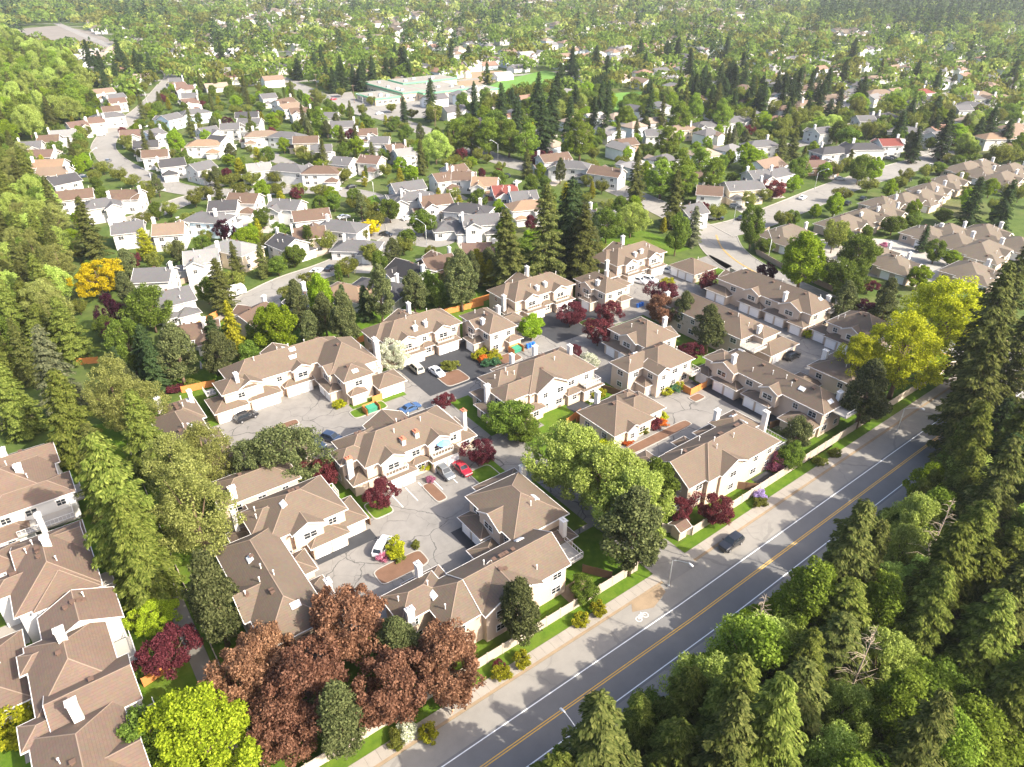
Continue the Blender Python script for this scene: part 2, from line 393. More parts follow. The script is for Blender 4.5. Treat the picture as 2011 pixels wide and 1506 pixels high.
# ------------------------------------------------------------------ layout tables (metres)
HOUSES = [
 ('along the left street', 200.5, 77.38, 542.85, 10.8, 11.67, 9.5, 'g', 'tan', 'white', 5.2),
 ('along the left street', 222.43, 78.83, 516.14, 11.13, 10.72, 9.5, 'g', 'grey', 'white', 5.2),
 ('along the left street', 228.69, 77.15, 498.25, -0.63, 6.35, 9.5, 'g', 'redbrown', 'white', 5.2),
 ('along the left street', 217.21, 68.98, 471.45, -5.45, 6.46, 9.5, 'g', 'brown', 'white', 5.2),
 ('along the left street', 208.85, 63.4, 452.71, -2.75, 8.29, 9.5, 'h', 'grey', 'white', 5.2),
 ('along the left street', 183.79, 55.1, 440.38, -3.67, 7.94, 9.5, 'g', 'redbrown', 'white', 5.2),
 ('along the left street', 149.33, 45.98, 434.08, 9.84, 7.55, 9.5, 'g', 'redbrown', 'white', 5.2),
 ('along the left street', 122.18, 36.99, 414.13, -15.82, 10.44, 9.5, 'g', 'lightgrey', 'white', 5.2),
 ('along the left street', 95.03, 30.0, 405.18, -18.53, 7.52, 9.5, 'g', 'brown', 'white', 5.2),
 ('along the left street', 59.52, 21.51, 394.75, -16.51, 6.32, 9.5, 'g', 'grey', 'white', 5.2),
 ('along the left street', 78.32, 22.82, 373.83, -31.32, 10.97, 9.5, 'g', 'redbrown', 'white', 5.2),
 ('along the left street', 97.12, 23.64, 351.55, -27.08, 10.95, 9.5, 'g', 'orange', 'white', 5.2),
 ('along the left street', 104.43, 23.02, 336.45, -23.03, 10.7, 9.5, 'g', 'tan', 'white', 5.2),
 ('along the left street', 120.09, 23.67, 320.61, 15.88, 9.71, 9.5, 'g', 'darkgrey', 'white', 5.2),
 ('along the left street', 145.15, 24.23, 295.51, -11.24, 11.08, 9.5, 'g', 'brown', 'white', 5.2),
 ('along the left street', 194.23, 29.42, 279.09, -3.45, 4.62, 9.5, 'h', 'grey', 'white', 5.2),
 ('along the left street', 255.84, 63.47, 395.3, -18.47, 7.97, 9.5, 'g', 'redbrown', 'white', 5.2),
 ('along the left street', 297.61, 72.04, 390.54, 28.72, 8.2, 9.5, 'g', 'grey', 'blue', 5.2),
 ('along the left street', 286.13, 63.79, 365.49, -16.85, 9.73, 9.5, 'g', 'darkgrey', 'white', 5.2),
 ('along the left street', 303.88, 62.73, 344.3, -18.76, 9.75, 9.5, 'g', 'brown', 'white', 5.2),
 ('along the left street', 335.21, 64.07, 323.33, -7.75, 9.38, 9.5, 'g', 'darkgrey', 'white', 5.2),
 ('along the left street', 392.64, 72.1, 310.24, 17.2, 8.66, 9.5, 'g', 'grey', 'white', 5.2),
 ('along the left street', 332.07, 89.19, 427.06, 28.57, 9.92, 9.5, 'g', 'grey', 'blue', 5.2),
 ('along the left street', 379.07, 103.82, 435.52, 4.21, 9.86, 9.5, 'h', 'grey', 'blue', 5.2),
 ('along the left street', 346.69, 122.37, 541.74, 8.61, 10.0, 9.5, 'g', 'redbrown', 'white', 5.2),
 ('along the left street', 361.31, 122.86, 525.58, -10.65, 10.34, 9.5, 'g', 'redbrown', 'white', 5.2),
 ('along the left street', 344.6, 127.67, 565.28, -14.56, 6.84, 9.5, 'g', 'grey', 'white', 5.2),
 ('along the left street', 371.76, 116.99, 491.59, -17.31, 6.09, 9.5, 'g', 'grey', 'white', 5.2),
 ('along the left street', 370.71, 111.08, 470.84, -2.41, 6.59, 9.5, 'g', 'redbrown', 'white', 5.2),
 ('along the left street', 398.91, 85.69, 353.39, -26.66, 6.49, 9.5, 'h', 'orange', 'white', 5.2),
 ('along the left street', 406.22, 95.21, 380.4, 12.91, 5.04, 9.5, 'g', 'grey', 'white', 5.2),
 ('along the left street', 52.21, 38.25, 566.51, 19.14, 10.23, 9.5, 'g', 'grey', 'white', 5.2),
 ('round the near cul-de-sac', 479.74, 71.65, 255.18, -42.24, 10.01, 9.5, 'g', 'brown', 'white', 5.2),
 ('round the near cul-de-sac', 438.91, 63.08, 250.8, -28.69, 8.67, 9.5, 'g', 'darkgrey', 'white', 5.2),
 ('round the near cul-de-sac', 408.04, 55.06, 241.33, -46.63, 6.12, 9.5, 'h', 'grey', 'blue', 5.2),
 ('round the near cul-de-sac', 249.71, 31.6, 245.5, -15.5, 6.93, 9.5, 'g', 'grey', 'white', 5.2),
 ('round the near cul-de-sac', 331.36, 41.69, 236.19, -23.42, 6.51, 9.5, 'g', 'tan', 'white', 5.2),
 ('round the near cul-de-sac', 194.94, 29.62, 279.64, -42.69, 5.59, 9.5, 'h', 'grey', 'white', 5.2),
 ('round the near cul-de-sac', 246.72, 39.03, 284.53, -30.63, 10.07, 9.5, 'g', 'brown', 'white', 5.2),
 ('round the near cul-de-sac', 458.83, 52.99, 208.87, -64.24, 6.54, 9.5, 'h', 'lightgrey', 'cream', 5.2),
 ('round the near cul-de-sac', 394.1, 42.87, 206.17, -18.32, 7.8, 9.5, 'g', 'lightgrey', 'white', 5.2),
 ('round the near cul-de-sac', 301.49, 28.79, 199.71, -29.45, 8.8, 9.5, 'g', 'grey', 'white', 5.2),
 ('round the near cul-de-sac', 333.35, 28.46, 181.69, 1.95, 7.76, 9.5, 'g', 'grey', 'white', 5.2),
 ('round the near cul-de-sac', 332.36, 29.64, 187.09, -20.62, 3.61, 9.5, 'h', 'grey', 'white', 3.0),
 ('round the near cul-de-sac', 368.21, 28.01, 164.31, -13.43, 4.16, 9.5, 'h', 'brown', 'white', 3.0),
 ('round the near cul-de-sac', 492.68, 42.39, 163.0, 28.44, 5.5, 9.5, 'g', 'brown', 'cream', 3.2),
 ('round the near cul-de-sac', 562.16, 80.77, 239.32, -47.0, 10.3, 9.5, 'g', 'grey', 'white', 5.2),
 ('round the near cul-de-sac', 609.36, 82.85, 223.44, -16.42, 11.08, 9.5, 'g', 'brown', 'white', 5.2),
 ('round the near cul-de-sac', 605.43, 75.26, 206.95, -19.13, 9.1, 9.5, 'g', 'brown', 'cream', 5.2),
 ('round the near cul-de-sac', 668.37, 86.17, 207.65, -52.97, 7.31, 9.5, 'h', 'grey', 'white', 5.2),
 ('round the near cul-de-sac', 698.27, 84.79, 193.9, -40.74, 5.9, 9.5, 'h', 'grey', 'white', 3.0),
 ('round the near cul-de-sac', 562.94, 66.81, 203.05, -78.36, 8.48, 9.5, 'g', 'darkgrey', 'white', 5.2),
 ('round the near cul-de-sac', 682.53, 67.71, 163.25, -61.62, 6.08, 9.5, 'h', 'orange', 'white', 3.0),
 ('round the near cul-de-sac', 743.9, 75.49, 160.88, -57.12, 8.14, 9.5, 'h', 'darkgrey', 'white', 3.2),
 ('round the near cul-de-sac', 806.06, 87.47, 165.4, -78.7, 11.75, 9.5, 'g', 'black', 'white', 3.5),
 ('round the near cul-de-sac', 857.2, 97.03, 167.21, -5.62, 5.03, 9.5, 'g', 'brown', 'brown', 3.0),
 ('round the near cul-de-sac', 599.13, 56.3, 163.6, -83.44, 4.84, 9.5, 'g', 'grey', 'white', 3.0),
 ('in the middle block', 720.83, 156.63, 330.09, -24.68, 8.75, 9.5, 'g', 'brown', 'white', 5.2),
 ('in the middle block', 744.9, 153.04, 310.38, -36.5, 7.14, 9.5, 'g', 'grey', 'white', 5.2),
 ('in the middle block', 671.5, 154.87, 354.73, -26.57, 11.38, 9.5, 'g', 'grey', 'white', 5.2),
 ('in the middle block', 647.58, 159.84, 380.74, -36.5, 4.09, 9.5, 'g', 'grey', 'white', 5.2),
 ('in the middle block', 600.5, 125.93, 331.46, -27.67, 10.69, 9.5, 'g', 'brown', 'cream', 5.2),
 ('in the middle block', 630.39, 124.57, 311.0, -25.1, 7.58, 9.5, 'g', 'grey', 'white', 5.2),
 ('in the middle block', 563.87, 123.06, 347.25, -54.95, 10.98, 9.5, 'h', 'grey', 'white', 5.2),
 ('in the middle block', 451.01, 107.09, 382.85, -21.96, 7.61, 9.5, 'g', 'grey', 'white', 5.2),
 ('in the middle block', 490.62, 119.57, 389.54, -36.5, 11.02, 9.5, 'g', 'grey', 'white', 5.2),
 ('in the middle block', 484.64, 124.36, 408.36, -24.94, 11.0, 9.5, 'g', 'darkgrey', 'white', 5.2),
 ('in the middle block', 514.54, 114.34, 356.96, -24.48, 8.45, 9.5, 'h', 'tan', 'white', 5.2),
 ('in the middle block', 429.33, 93.58, 356.43, -60.07, 8.25, 9.5, 'g', 'darkgrey', 'white', 5.2),
 ('in the middle block', 507.07, 90.55, 294.68, -14.09, 6.49, 9.5, 'g', 'lightgrey', 'white', 5.2),
 ('in the middle block', 566.86, 100.41, 287.38, -52.45, 9.01, 9.5, 'h', 'grey', 'white', 5.2),
 ('in the middle block', 631.14, 109.55, 276.05, -36.5, 6.69, 9.5, 'h', 'brown', 'white', 5.2),
 ('in the middle block', 674.49, 122.6, 283.66, -54.4, 8.56, 9.5, 'g', 'grey', 'white', 5.2),
 ('in the middle block', 729.06, 133.11, 279.18, -54.06, 8.85, 9.5, 'g', 'redbrown', 'white', 5.2),
 ('in the middle block', 556.4, 155.96, 437.59, 23.7, 12.18, 9.5, 'g', 'brown', 'white', 5.2),
 ('in the middle block', 565.37, 152.34, 421.16, 15.49, 12.59, 9.5, 'g', 'tan', 'white', 5.2),
 ('in the middle block', 587.79, 151.96, 403.45, -10.99, 10.82, 9.5, 'g', 'brown', 'white', 5.2),
 ('in the middle block', 525.0, 154.98, 461.47, -3.59, 8.39, 9.5, 'g', 'grey', 'white', 5.2),
 ('in the middle block', 400.93, 71.93, 303.91, 21.23, 5.73, 9.5, 'g', 'grey', 'white', 5.2),
 ('beside the school road', 798.65, 125.17, 234.66, -9.15, 11.52, 9.5, 'g', 'grey', 'white', 5.2),
 ('beside the school road', 809.39, 120.56, 222.54, -20.77, 7.81, 9.5, 'h', 'grey', 'white', 5.2),
 ('beside the school road', 852.35, 124.13, 213.44, -13.44, 10.43, 9.5, 'g', 'brown', 'white', 5.2),
 ('beside the school road', 920.09, 128.84, 198.86, -51.97, 7.19, 9.5, 'h', 'darkgrey', 'white', 5.2),
 ('beside the school road', 942.4, 124.89, 186.18, -24.87, 11.28, 9.5, 'g', 'grey', 'white', 5.2),
 ('beside the school road', 883.75, 117.68, 192.82, -23.28, 3.85, 9.5, 'h', 'grey', 'white', 3.0),
 ('beside the school road', 937.44, 112.26, 169.0, -28.75, 8.78, 9.5, 'g', 'redbrown', 'brown', 3.2),
 ('beside the school road', 858.96, 97.17, 166.95, -10.68, 5.6, 9.5, 'h', 'brown', 'brown', 3.0),
 ('beside the school road', 870.53, 142.8, 237.55, -6.56, 5.0, 9.5, 'g', 'brown', 'white', 5.2),
 ('beside the school road', 892.01, 152.34, 244.66, 0.56, 8.0, 9.5, 'g', 'brown', 'white', 5.2),
 ('beside the school road', 911.01, 149.87, 233.87, -36.5, 5.54, 9.5, 'g', 'brown', 'white', 5.2),
 ('beside the school road', 953.14, 152.0, 222.37, -44.13, 9.02, 9.5, 'g', 'orange', 'white', 5.2),
 ('beside the school road', 989.49, 151.07, 209.14, -22.86, 7.55, 9.5, 'g', 'red', 'white', 5.2),
 ('beside the school road', 1026.66, 152.15, 199.16, -22.82, 8.95, 9.5, 'g', 'grey', 'navy', 5.2),
 ('beside the school road', 1034.93, 147.0, 190.02, -18.78, 5.17, 9.5, 'h', 'orange', 'white', 5.2),
 ('beside the school road', 926.7, 157.99, 240.46, -11.53, 5.08, 9.5, 'g', 'brown', 'white', 5.2),
 ('beside the school road', 1086.97, 196.89, 236.44, -11.6, 12.88, 9.5, 'g', 'brown', 'white', 5.2),
 ('beside the school road', 1122.49, 195.57, 223.26, -55.01, 8.88, 9.5, 'h', 'grey', 'white', 5.2),
 ('beside the school road', 764.78, 155.09, 304.34, -36.5, 10.06, 9.5, 'g', 'grey', 'white', 5.2),
 ('beside the school road', 774.7, 151.2, 292.28, -8.56, 7.1, 9.5, 'g', 'brown', 'white', 5.2),
 ('beside the school road', 793.7, 150.68, 282.55, -7.82, 6.62, 9.5, 'g', 'lightgrey', 'white', 5.2),
 ('behind the big conifers', 1224.97, 247.23, 245.89, -11.25, 11.55, 9.5, 'g', 'brown', 'brown', 3.4),
 ('behind the big conifers', 1287.92, 268.08, 245.34, -36.5, 10.08, 9.5, 'g', 'grey', 'white', 5.2),
 ('behind the big conifers', 1337.48, 287.89, 247.02, -17.1, 9.61, 9.5, 'h', 'tan', 'cream', 5.2),
 ('behind the big conifers', 1390.2, 305.06, 244.43, -21.31, 12.66, 9.5, 'h', 'grey', 'white', 5.2),
 ('behind the big conifers', 1444.48, 325.94, 243.59, -13.94, 14.85, 9.5, 'g', 'grey', 'grey', 5.2),
 ('behind the big conifers', 1471.24, 346.12, 250.47, -36.5, 8.3, 9.5, 'h', 'grey', 'white', 5.2),
 ('behind the big conifers', 1494.84, 289.9, 200.71, -20.52, 12.07, 9.5, 'h', 'grey', 'white', 5.2),
 ('behind the big conifers', 1192.71, 199.25, 205.94, -66.1, 12.66, 9.5, 'g', 'brown', 'white', 5.2),
 ('behind the big conifers', 1394.92, 210.77, 163.83, -50.87, 8.49, 9.5, 'g', 'brown', 'white', 5.2),
 ('behind the big conifers', 1457.86, 225.81, 161.28, -23.5, 13.71, 9.5, 'g', 'grey', 'cream', 5.2),
 ('behind the big conifers', 1488.54, 243.61, 167.71, -18.04, 7.69, 9.5, 'g', 'grey', 'white', 5.2),
 ('behind the big conifers', 1526.47, 252.63, 165.34, -3.43, 8.21, 9.5, 'h', 'grey', 'white', 5.2),
 ('behind the big conifers', 1173.04, 157.39, 165.89, -81.68, 6.73, 9.5, 'g', 'grey', 'white', 5.2),
 ('behind the big conifers', 1356.37, 187.71, 152.81, -7.36, 6.65, 9.5, 'g', 'grey', 'white', 5.2),
 ('beyond the side street', 1633.53, 304.4, 174.34, -16.7, 12.16, 9.5, 'h', 'darkgrey', 'white', 5.2),
 ('beyond the side street', 1696.2, 321.97, 169.67, -33.06, 14.24, 9.5, 'h', 'darkgrey', 'white', 5.2),
 ('beyond the side street', 1745.29, 338.54, 167.18, -30.96, 9.23, 9.5, 'g', 'red', 'white', 5.2),
 ('beyond the side street', 1602.2, 283.33, 168.43, -31.62, 8.79, 9.5, 'h', 'redbrown', 'brown', 3.4),
 ('beyond the side street', 1779.76, 373.16, 177.37, -54.48, 10.03, 9.5, 'h', 'grey', 'white', 5.2),
 ('beyond the side street', 1841.38, 373.01, 161.93, -7.81, 8.08, 9.5, 'g', 'grey', 'white', 5.2),
 ('beyond the side street', 1612.65, 337.15, 200.83, -10.36, 9.25, 9.5, 'g', 'grey', 'white', 5.2),
 ('beyond the side street', 1698.29, 382.58, 204.66, -28.97, 8.98, 9.5, 'g', 'grey', 'white', 5.2),
 ('beyond the side street', 1735.89, 398.14, 202.83, -22.32, 9.96, 9.5, 'h', 'darkgrey', 'white', 5.2),
 ('beyond the side street', 1549.98, 377.89, 247.38, -27.2, 8.38, 9.5, 'h', 'brown', 'white', 5.2),
 ('beyond the side street', 1582.36, 399.93, 251.58, -12.65, 16.15, 9.5, 'h', 'tan', 'white', 5.2),
 ('beyond the side street', 1625.18, 425.01, 253.54, -58.81, 10.22, 9.5, 'g', 'tan', 'white', 5.2),
 ('beyond the side street', 1643.98, 435.04, 253.43, -36.5, 7.16, 9.5, 'h', 'tan', 'white', 5.2),
 ('beyond the side street', 1673.22, 461.12, 259.31, -23.56, 11.51, 9.5, 'h', 'grey', 'white', 5.2),
 ('beyond the side street', 1727.54, 472.42, 247.23, -29.35, 13.65, 9.5, 'h', 'tan', 'white', 5.2),
 ('beyond the side street', 1806.91, 515.87, 243.77, -30.31, 17.18, 9.5, 'h', 'grey', 'white', 5.2),
 ('beyond the side street', 1809.0, 495.23, 232.48, -12.13, 12.43, 9.5, 'h', 'red', 'white', 5.2),
 ('beyond the side street', 1906.14, 498.25, 203.71, -27.51, 10.07, 9.5, 'h', 'grey', 'white', 5.2),
 ('beyond the side street', 1921.8, 515.26, 206.66, -31.31, 9.14, 9.5, 'h', 'tan', 'white', 5.2),
 ('beyond the side street', 1962.54, 512.31, 193.3, -30.04, 13.98, 9.5, 'h', 'tan', 'white', 5.2),
 ('beyond the side street', 1913.45, 473.51, 190.43, -64.3, 9.13, 9.5, 'h', 'grey', 'white', 5.2),
 ('beyond the side street', 1889.43, 456.38, 189.3, -26.84, 8.06, 9.5, 'g', 'grey', 'white', 5.2),
 ('beyond the side street', 1585.49, 447.93, 282.71, -24.24, 8.44, 9.5, 'h', 'brown', 'white', 5.2),
 ('beyond the side street', 1605.75, 465.62, 286.76, -27.4, 11.91, 9.5, 'h', 'tan', 'white', 5.2),
 ('beyond the side street', 1614.11, 499.35, 305.43, -23.91, 9.78, 9.5, 'g', 'brown', 'white', 5.2),
 ('beyond the side street', 1637.09, 481.11, 284.81, -11.77, 9.26, 9.5, 'h', 'darkgrey', 'white', 5.2),
 ('beyond the side street', 1836.16, 569.21, 260.43, -28.56, 15.72, 9.5, 'h', 'tan', 'white', 5.2),
 ('beyond the side street', 1719.18, 529.84, 282.87, -23.5, 9.48, 9.5, 'h', 'tan', 'white', 5.2),
 ('beyond the side street', 1955.23, 392.71, 144.34, -28.85, 7.2, 9.5, 'h', 'orange', 'white', 5.2),
 ('beyond the side street', 1987.6, 406.42, 142.7, -12.69, 12.28, 9.5, 'g', 'tan', 'white', 5.2),
 ('beyond the side street', 1990.32, 423.69, 149.14, -10.67, 12.28, 9.5, 'h', 'tan', 'white', 5.2),
]
TANROOF = [
 (223.92, 118.54, 9.95, -73.83),
 (234.82, 118.52, 9.07, -85.99),
 (245.52, 117.11, 8.26, -53.29),
 (254.98, 122.39, 6.28, -24.77),
 (265.37, 120.34, 8.91, -45.0),
 (275.34, 118.79, 9.58, -36.5),
 (287.16, 121.36, 8.28, -46.53),
 (303.73, 123.03, 9.53, -45.83),
 (330.83, 128.55, 11.97, -28.1),
 (340.51, 127.18, 8.93, -51.06),
 (327.09, 120.71, 7.5, -23.68),
 (326.07, 112.36, 10.68, -19.16),
 (343.1, 116.24, 10.36, -26.93),
 (235.94, 96.97, 5.75, -23.75),
 (243.2, 93.35, 6.62, -45.43),
 (235.66, 87.37, 6.35, -21.23),
 (251.74, 86.23, 7.63, -34.58),
 (234.67, 79.3, 10.13, -20.97),
 (248.04, 74.97, 3.77, -18.41),
 (199.67, 123.36, 10.8, -11.53),
 (202.72, 89.74, 4.33, -31.01),
 (206.29, 97.5, 3.1, -36.5),
 (214.12, 73.55, 6.88, -9.34),
]
TREES = [
 ('copper', 7.08, 61.51, 10, 4.6, 'leftmost copper maple in the clump by the boundary wall', 'copper leaved maples at the lower corner of the complex'),
 ('copper', 12.13, 56.01, 11, 5.0, 'copper maple in the middle of the clump behind the green pine', 'copper leaved maples at the lower corner of the complex'),
 ('copper', 19.48, 60.9, 12, 5.2, 'tallest copper maple at the top of the clump beside the roof', 'copper leaved maples at the lower corner of the complex'),
 ('copper', 20.24, 50.25, 10.5, 4.6, 'copper maple in the lower middle of the clump by the wall', 'copper leaved maples at the lower corner of the complex'),
 ('copper', 26.89, 48.96, 11, 4.6, 'rightmost copper maple of the clump by the boundary wall', 'copper leaved maples at the lower corner of the complex'),
 ('copper', 7.88, 54.12, 9, 3.8, 'lowest copper maple of the clump on the left, over the lawn', 'copper leaved maples at the lower corner of the complex'),
 ('copper', 10.37, 64.06, 9, 3.6, 'copper maple leaning over the end of the L shaped roof', 'copper leaved maples at the lower corner of the complex'),
 ('pine', 23.5, 54.93, 11, 3.6, 'green pine between two copper maples', None),
 ('pine', 13.22, 49.95, 12, 4.2, 'grey green pine standing in front of the copper maples', None),
 ('pine', 38.37, 50.25, 12, 3.6, 'pine casting its shadow on the roof beside the boundary wall', None),
 ('pine', 6.99, 72.67, 17, 4.6, 'tall slender pine leaning beside the left footpath', None),
 ('lime', 0.23, 56.96, 12, 6.2, 'bright lime maple filling the lower left bottom edge', None),
 ('green', -3.92, 61.42, 8, 3.6, 'dull green tree under the lime maple at the bottom edge', None),
 ('lime', 0.19, 81.02, 5, 2.9, 'small lime tree beside the dark red plum', None),
 ('plum', 0.21, 72.66, 7, 3.5, 'dark red plum tree on the lawn by the left footpath', None),
 ('cedar', 1.29, 91.26, 27, 6.4, 'huge cedar left of the footpath, tallest of the left trees', None),
 ('cedar', 1.04, 85.56, 20, 5.0, 'yellowish cedar at the foot of the footpath', None),
 ('feather', 9.41, 89.62, 19, 5.8, 'feathery pale green tree right of the huge cedar', None),
 ('feather', 15.25, 104.77, 15, 4.6, 'feathery yellow green tree above the hidden roof', None),
 ('feather', 9.82, 101.23, 17, 5.0, 'pale feathery tree between the cedar and the hidden roof', None),
 ('fir', 0.32, 109.78, 18, 4.5, 'fir tucked behind the huge cedar', None),
 ('cedar', 8.39, 115.97, 18, 4.6, 'dense green cedar beside the half hidden roof', None),
 ('feather', 7.14, 132.15, 18, 5.0, 'pale feathery tree left of the court garden', None),
 ('feather', 10.01, 127.85, 14, 4.5, 'light feathery tree by the garden path', None),
 ('spruce', -0.85, 147.41, 20, 5.2, 'blue grey spruce above the small shed', None),
 ('cedar', -1.06, 127.68, 20, 5.2, 'broad cedar below the blue grey spruce', None),
 ('cedar', -8.57, 143.77, 16, 5.0, 'cedar at the left edge above the pinkish roof', None),
 ('cedar', 4.46, 170.86, 16, 4.8, 'cedar above the blue grey spruce', None),
 ('fir', 19.57, 235.25, 20, 5.2, 'conifer standing alone beside the upper left lawn', None),
 ('golden', 15.93, 204.95, 11, 6.2, 'brilliant yellow tree on the left lawn', None),
 ('goldcedar', 32.39, 227.11, 10, 3.6, 'golden conical cedar beside the white gabled house', None),
 ('pine', 24.44, 214.03, 10, 3.9, 'dark green pine left of the golden cedar', None),
 ('darkplum', 14.14, 180.11, 11, 3.2, 'dark purple tree below the yellow tree', None),
 ('darkplum', 13.03, 170.7, 8, 2.6, 'smaller dark purple tree under the taller purple one', None),
 ('green', 22.13, 175.52, 13, 5.0, 'light green tree right of the purple tree', None),
 ('green', 13.63, 156.22, 14, 4.4, 'green leafy tree below the purple trees', None),
 ('dfir', 15.87, 150.3, 14, 4.0, 'dark green conifer left of the court garden', None),
 ('pine', 20.84, 145.36, 15, 4.8, 'spreading pine with bare trunk above the round red shrub', None),
 ('pine', 28.35, 141.78, 13, 4.2, 'brownish pine left of the garage row roof', None),
 ('limecedar', 34.26, 151.58, 14, 4.2, 'lime green drooping cedar behind the garage row', None),
 ('maple', 42.03, 145.83, 14, 4.6, 'bright green maple behind the left townhouse roof, left of two', None),
 ('pine', 49.54, 150.77, 16, 4.0, 'pine between the two bright maples', None),
 ('maple', 56.24, 152.74, 15, 3.5, 'narrow bright green maple between two pines', None),
 ('pine', 55.53, 138.86, 16, 4.4, 'dark pine left of the tall chimney roof', None),
 ('pine', 68.63, 146.9, 16, 4.2, 'dark pine behind the second townhouse block, left of pair', None),
 ('pine', 77.72, 146.47, 13, 3.8, 'smaller dark pine behind the second townhouse block, right of pair', None),
 ('pine', 88.54, 141.28, 17, 5.0, 'bushy dark pine with bare lower trunk behind the fence', None),
 ('goldcedar', 101.01, 152.31, 11, 3.2, 'golden conical cedar behind the bushy pine', None),
 ('goldcedar', 101.89, 147.76, 9, 2.2, 'slim golden cedar right of the larger golden cedar', None),
 ('fir', 105.1, 143.27, 24, 6.6, 'leftmost giant conifer of the centre group', 'group of giant conifers in the centre'),
 ('fir', 115.33, 140.76, 29, 7.4, 'tallest giant conifer of the centre group', 'group of giant conifers in the centre'),
 ('dfir', 124.66, 141.71, 29, 7.2, 'darkest giant conifer of the centre group', 'group of giant conifers in the centre'),
 ('fir', 123.26, 134.68, 24, 6.4, 'rightmost giant conifer of the centre group', 'group of giant conifers in the centre'),
 ('green', 152.7, 156.21, 12, 5.0, 'round green tree right of the giant conifers', None),
 ('pale', 163.22, 156.04, 12, 5.4, 'light green spreading tree right of the giant conifers', None),
 ('maple', 135.43, 148.96, 9, 3.6, 'bright maple at the foot of the giant conifers', None),
 ('green', 162.41, 135.99, 14, 4.0, 'green tree beside the upper road bend', None),
 ('spruce', 173.59, 138.68, 13, 3.8, 'silvery tree beside the upper road bend', None),
 ('fir', 186.07, 177.23, 22, 4.8, 'tall fir between the brown roofed houses right of centre', None),
 ('fir', 180.98, 154.45, 20, 4.4, 'tall fir with bare trunk left of the brown roofed white house', None),
 ('maple', 169.78, 97.85, 17, 6.4, 'large bright green maple beside the upper road', None),
 ('green', 185.34, 125.84, 15, 4.0, 'green tree on the corner of the upper road', None),
 ('green', 192.09, 94.42, 13, 5.5, 'spreading green tree right of the large bright maple', None),
 ('olive', 203.13, 108.95, 11, 4.5, 'olive green tree behind the large bright maple', None),
 ('green', 173.4, 86.77, 12, 4.8, 'green tree below the spreading ones by the upper road', None),
 ('pine', 159.55, 79.01, 12, 4.4, 'dark pine beside the plum behind the garages', None),
 ('pine', 164.37, 71.44, 11, 4.0, 'dark pine with thin trunks by the upper road', None),
 ('ygreen', 154.13, 54.96, 23, 8.6, 'giant yellow green tree on the right, tallest of its kind', None),
 ('ygreen', 136.56, 53.39, 20, 7.4, 'yellow green tree in front of the giant one', None),
 ('ygreen', 130.91, 58.53, 15, 4.6, 'yellow green tree behind the dark pine near the wall', None),
 ('pine', 120.82, 51.38, 16, 5.0, 'dark pine by the boundary wall below the yellow green trees', None),
 ('darkplum', 165.91, 76.94, 6, 3.6, 'dark plum behind the far garages', None),
 ('darkplum', 167.22, 106.77, 6, 3.0, 'dark plum beside the upper road lamp', None),
 ('plum', 149.73, 112.44, 6, 2.9, 'red plum at the corner of the garage roof', None),
 ('plum', 130.95, 112.15, 8, 3.8, 'plum behind the copper tree at the road bend', None),
 ('copper', 124.07, 105.69, 8, 4.0, 'copper tree beside the two green pines', None),
 ('pine', 125.71, 100.04, 11, 3.2, 'green pine right of the copper tree', None),
 ('pine', 121.16, 88.66, 13, 4.2, 'larger green pine before the hidden terrace roof', None),
 ('plum', 105.02, 117.97, 7, 3.2, 'plum in the island of the dark asphalt court', None),
 ('plum', 113.35, 112.89, 6.5, 3.0, 'upper plum of the pair beside the lane', None),
 ('plum', 103.77, 106.52, 7, 3.3, 'lower plum of the pair beside the lane', None),
 ('plum', 114.93, 88.41, 5, 2.6, 'plum behind the cream end walls', None),
 ('maple', 92.85, 117.91, 7, 3.2, 'small bright tree between two townhouse blocks', None),
 ('whitebloom', 59.66, 124.06, 8, 3.3, 'white flowering tree by the silver van', None),
 ('plum', 95.02, 104.41, 4, 1.8, 'little plum beside the white flowering shrub', None),
 ('plum', 30.46, 96.03, 6, 2.6, 'plum under the round dark pine', None),
 ('plum', 36.18, 84.83, 6, 2.6, 'plum on the grass island below the parasol block', None),
 ('plum', 55.49, 84.91, 6, 2.4, 'plum on the grass island beside the red car', None),
 ('plum', 60.47, 104.66, 3.5, 2.0, 'little plum at the lane corner', None),
 ('roundpine', 26.15, 98.89, 13, 6.0, 'big round dark pine over the low garage roof', None),
 ('roundpine', 21.48, 100.86, 11, 4.4, 'dark pine left of the big round one', None),
 ('pale', 63.33, 70.11, 14, 6.6, 'large pale green tree left of the gate, upper of three', None),
 ('pale', 65.04, 62.18, 14, 6.8, 'large pale green tree left of the gate, middle of three', None),
 ('pale', 64.4, 55.81, 13, 5.8, 'large pale green tree left of the gate, lower of three', None),
 ('pine', 58.39, 50.26, 17, 5.6, 'brown green pine beside the gate in front of pale trees', None),
 ('green', 72.12, 57.95, 10, 4.2, 'green tree at the end of the roof right of the gate', None),
 ('green', 65.4, 89.27, 8, 4.6, 'wide green tree with blossom before the central block', None),
 ('green', 66.44, 85.89, 6, 3.4, 'smaller green tree beside the wide blossoming one', None),
 ('plum', 77.01, 50.42, 6, 2.8, 'red plum beside the gate inside the boundary wall', None),
 ('plum', 72.99, 53.43, 5, 2.3, 'smaller red plum left of the larger one by the gate', None),
 ('green', 98.87, 51.13, 6, 2.5, 'round green tree behind the boundary wall by the pink shrub', None),
 ('roundpine', 104.14, 53.98, 8, 3.4, 'dark rounded pine beside the small garage roof', None),
 ('green', 50.12, 50.6, 4, 2.2, 'thin young tree on the lawn by the boundary wall', None),
 ('dfir', 263.79, 87.17, 18, 4.4, 'dark fir at the right edge, right one of two', None),
 ('dfir', 258.37, 94.69, 18, 4.6, 'dark conical fir at the right, left one of two', None),
